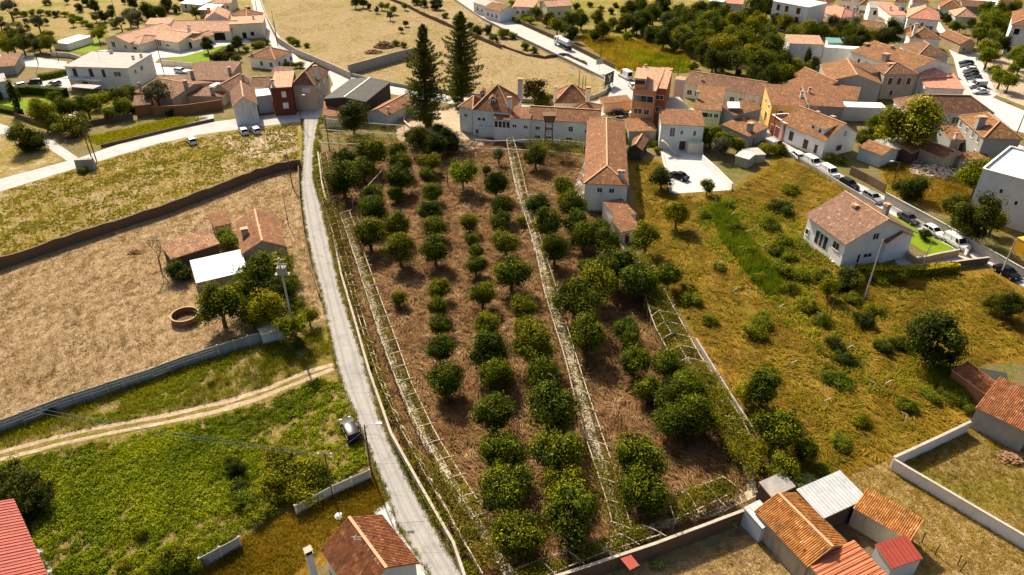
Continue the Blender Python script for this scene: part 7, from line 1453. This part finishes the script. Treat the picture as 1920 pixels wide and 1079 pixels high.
heap('rubble', 'pale rubble of a fallen house beside the tile outhouse', 1752, 322, 5.5, 420, .45, 'stone', 1.0, 2); heap('brush_pile', 'brown heap of cut brush on the tan field', 721, 88, 3.6, 350, .5, 'brush', 2., 3); heap('brush_pile', 'low heap of cut brush beside the dark field wall', 700, 99, 3., 200, .4, 'brush', .9, 4); heap('earth_heap', 'small brown earth heap in the brown field', 252, 474, 1.0, 90, .3, 'brush', .5, 5); heap('scrap_heap', 'heap of scrap and boards in the white walled lot', 1893, 862, 1.3, 90, .3, 'brush', .7, 6); heap('rubble', 'pale stones at the foot of the tile outhouse wall', 1720, 305, 2.5, 120, .4, 'stone', .5, 7)
c = P(1913, 866); tag(obj('white_crate', MB().box((0, 0, .6), (1.3, 1.6, 1.2), .4).box((0, 0, 1.24), (1.4, 1.7, .06), .4), 'metal_white', None, org=c), 'white metal box beside the scrap heap', 'box')
# turquoise tarp, dark netting
c = P(319, 187); tm = MB()
for k in range(6):
    x0, x1 = c.x - 2 + k * .7, c.x - 1.3 + k * .7; z0, z1 = .5 + .15 * math.sin(k * 1.9), .5 + .15 * math.sin((k + 1) * 1.9)
    tm.hexa([(x0, c.y - .7, 0), (x1, c.y - .7, 0), (x1, c.y + .7, 0), (x0, c.y + .7, 0)], [(x0, c.y - .6, z0), (x1, c.y - .6, z1), (x1, c.y + .6, z1 + .1), (x0, c.y + .6, z0 + .1)])
tag(obj('tarp', tm, 'tarp', None, org=c), 'turquoise tarpaulin in the yard behind the brick wall', 'tarp')
c0_ = [P(1838,690,1.6), P(1888,700,1.6), P(1893,732,1.2), P(1846,712,1.2)]; nt_ = thing('shade_net', 'sagging black netting shelter beside the narrow tile roof', 'netting', P(1865,715))
obj('net', MB().face(c0_).face([c0_[0], c0_[3], Vector((c0_[3].x, c0_[3].y, 0)), Vector((c0_[0].x, c0_[0].y, 0))]).face([c0_[3], c0_[2], Vector((c0_[2].x, c0_[2].y, 0)), Vector((c0_[3].x, c0_[3].y, 0))]), 'netting', nt_)
for p in c0_: obj('post', MB().beam((p.x, p.y, 0), p, .06, .06), 'dark_wood', nt_)
# green hose net and barrel in the lot
c = P(1861, 873); tag(obj('barrel', MB().lathe((0, 0, 0), [(.28, 0), (.33, .45), (.28, .9), (0, .9)], 16), 'paint_blue', None, org=c), 'small dark barrel in the white walled lot', 'barrel')
# drying beam and posts at the barns
for i, (x, y) in enumerate(((1728,1018),(1752,1040),(1795,1060),(1800,1072))):
    b = P(x, y); tag(obj('stake', MB().tube([b, b + Vector((.2 * (i % 2), .1, 1.5))], .06, 5), 'dark_wood', None, org=b), f'rough wooden stake beside the pale lot, {ordn(i)} from the red metal roof', 'stake', 'stakes by the pale lot')
# ------------------------------------------------------------------ person on the lane
def skinned(name, V, E, rad, mat, parent):
    me = bpy.data.meshes.new(name); me.from_pydata(V, E, []); me.materials.append(M[mat]); o = link(name, me, parent)
    md = o.modifiers.new('Skin', 'SKIN')
    for k, r in enumerate(rad): me.skin_vertices[0].data[k].radius = (r, r * .85)
    me.skin_vertices[0].data[0].use_root = True
    o.modifiers.new('Subdivision', 'SUBSURF').levels = 2; o.modifiers['Subdivision'].render_levels = 2; return o
c = P(675, 812); pr = thing('person', 'person in pale blue shirt and dark trousers walking on the lane', 'person', c); pr.rotation_euler.z = 2.0; pr.location.z = .06
JV = [(0,0,.95),(0,0,1.2),(0,0,1.42),(0,0,1.5),(.02,0,1.62),(.02,0,1.74),(0,.19,1.4),(-.08,.24,1.14),(.04,.25,.9),(.08,.25,.8),(0,-.19,1.4),(.08,-.24,1.14),(.2,-.24,.92),(.25,-.24,.83),(.0,.1,.9),(.14,.1,.5),(.12,.1,.09),(.24,.1,.04),(0,-.1,.9),(-.06,-.1,.5),(-.24,-.1,.1),(-.14,-.1,.04)]
JE = [(0,1),(1,2),(2,3),(3,4),(4,5),(2,6),(6,7),(7,8),(8,9),(2,10),(10,11),(11,12),(12,13),(0,14),(14,15),(15,16),(16,17),(0,18),(18,19),(19,20),(20,21)]
skinned('body', JV, JE, [.14,.14,.15,.055,.09,.085,.06,.045,.035,.04,.06,.045,.035,.04,.085,.06,.04,.04,.085,.06,.04,.04], 'skin', pr)
skinned('shirt', [JV[k] for k in (1,2,6,7,10,11)] + [(0,0,.98)], [(0,1),(1,2),(2,3),(1,4),(4,5),(0,6)], [.16,.17,.085,.07,.085,.07,.155], 'shirt', pr)
skinned('trousers', [JV[k] for k in (0,14,15,16,18,19,20)], [(0,1),(1,2),(2,3),(0,4),(4,5),(5,6)], [.155,.1,.08,.065,.1,.08,.065], 'trousers', pr)
hm = bpy.data.meshes.new('hair'); bm = bmesh.new(); bmesh.ops.create_uvsphere(bm, u_segments=12, v_segments=8, radius=.115)
for v_ in bm.verts: v_.co += Vector((-.005, 0, 1.7)); v_.co.z = max(v_.co.z, 1.66)
bm.to_mesh(hm); bm.free(); hm.materials.append(M['hair']); link('hair', hm, pr)
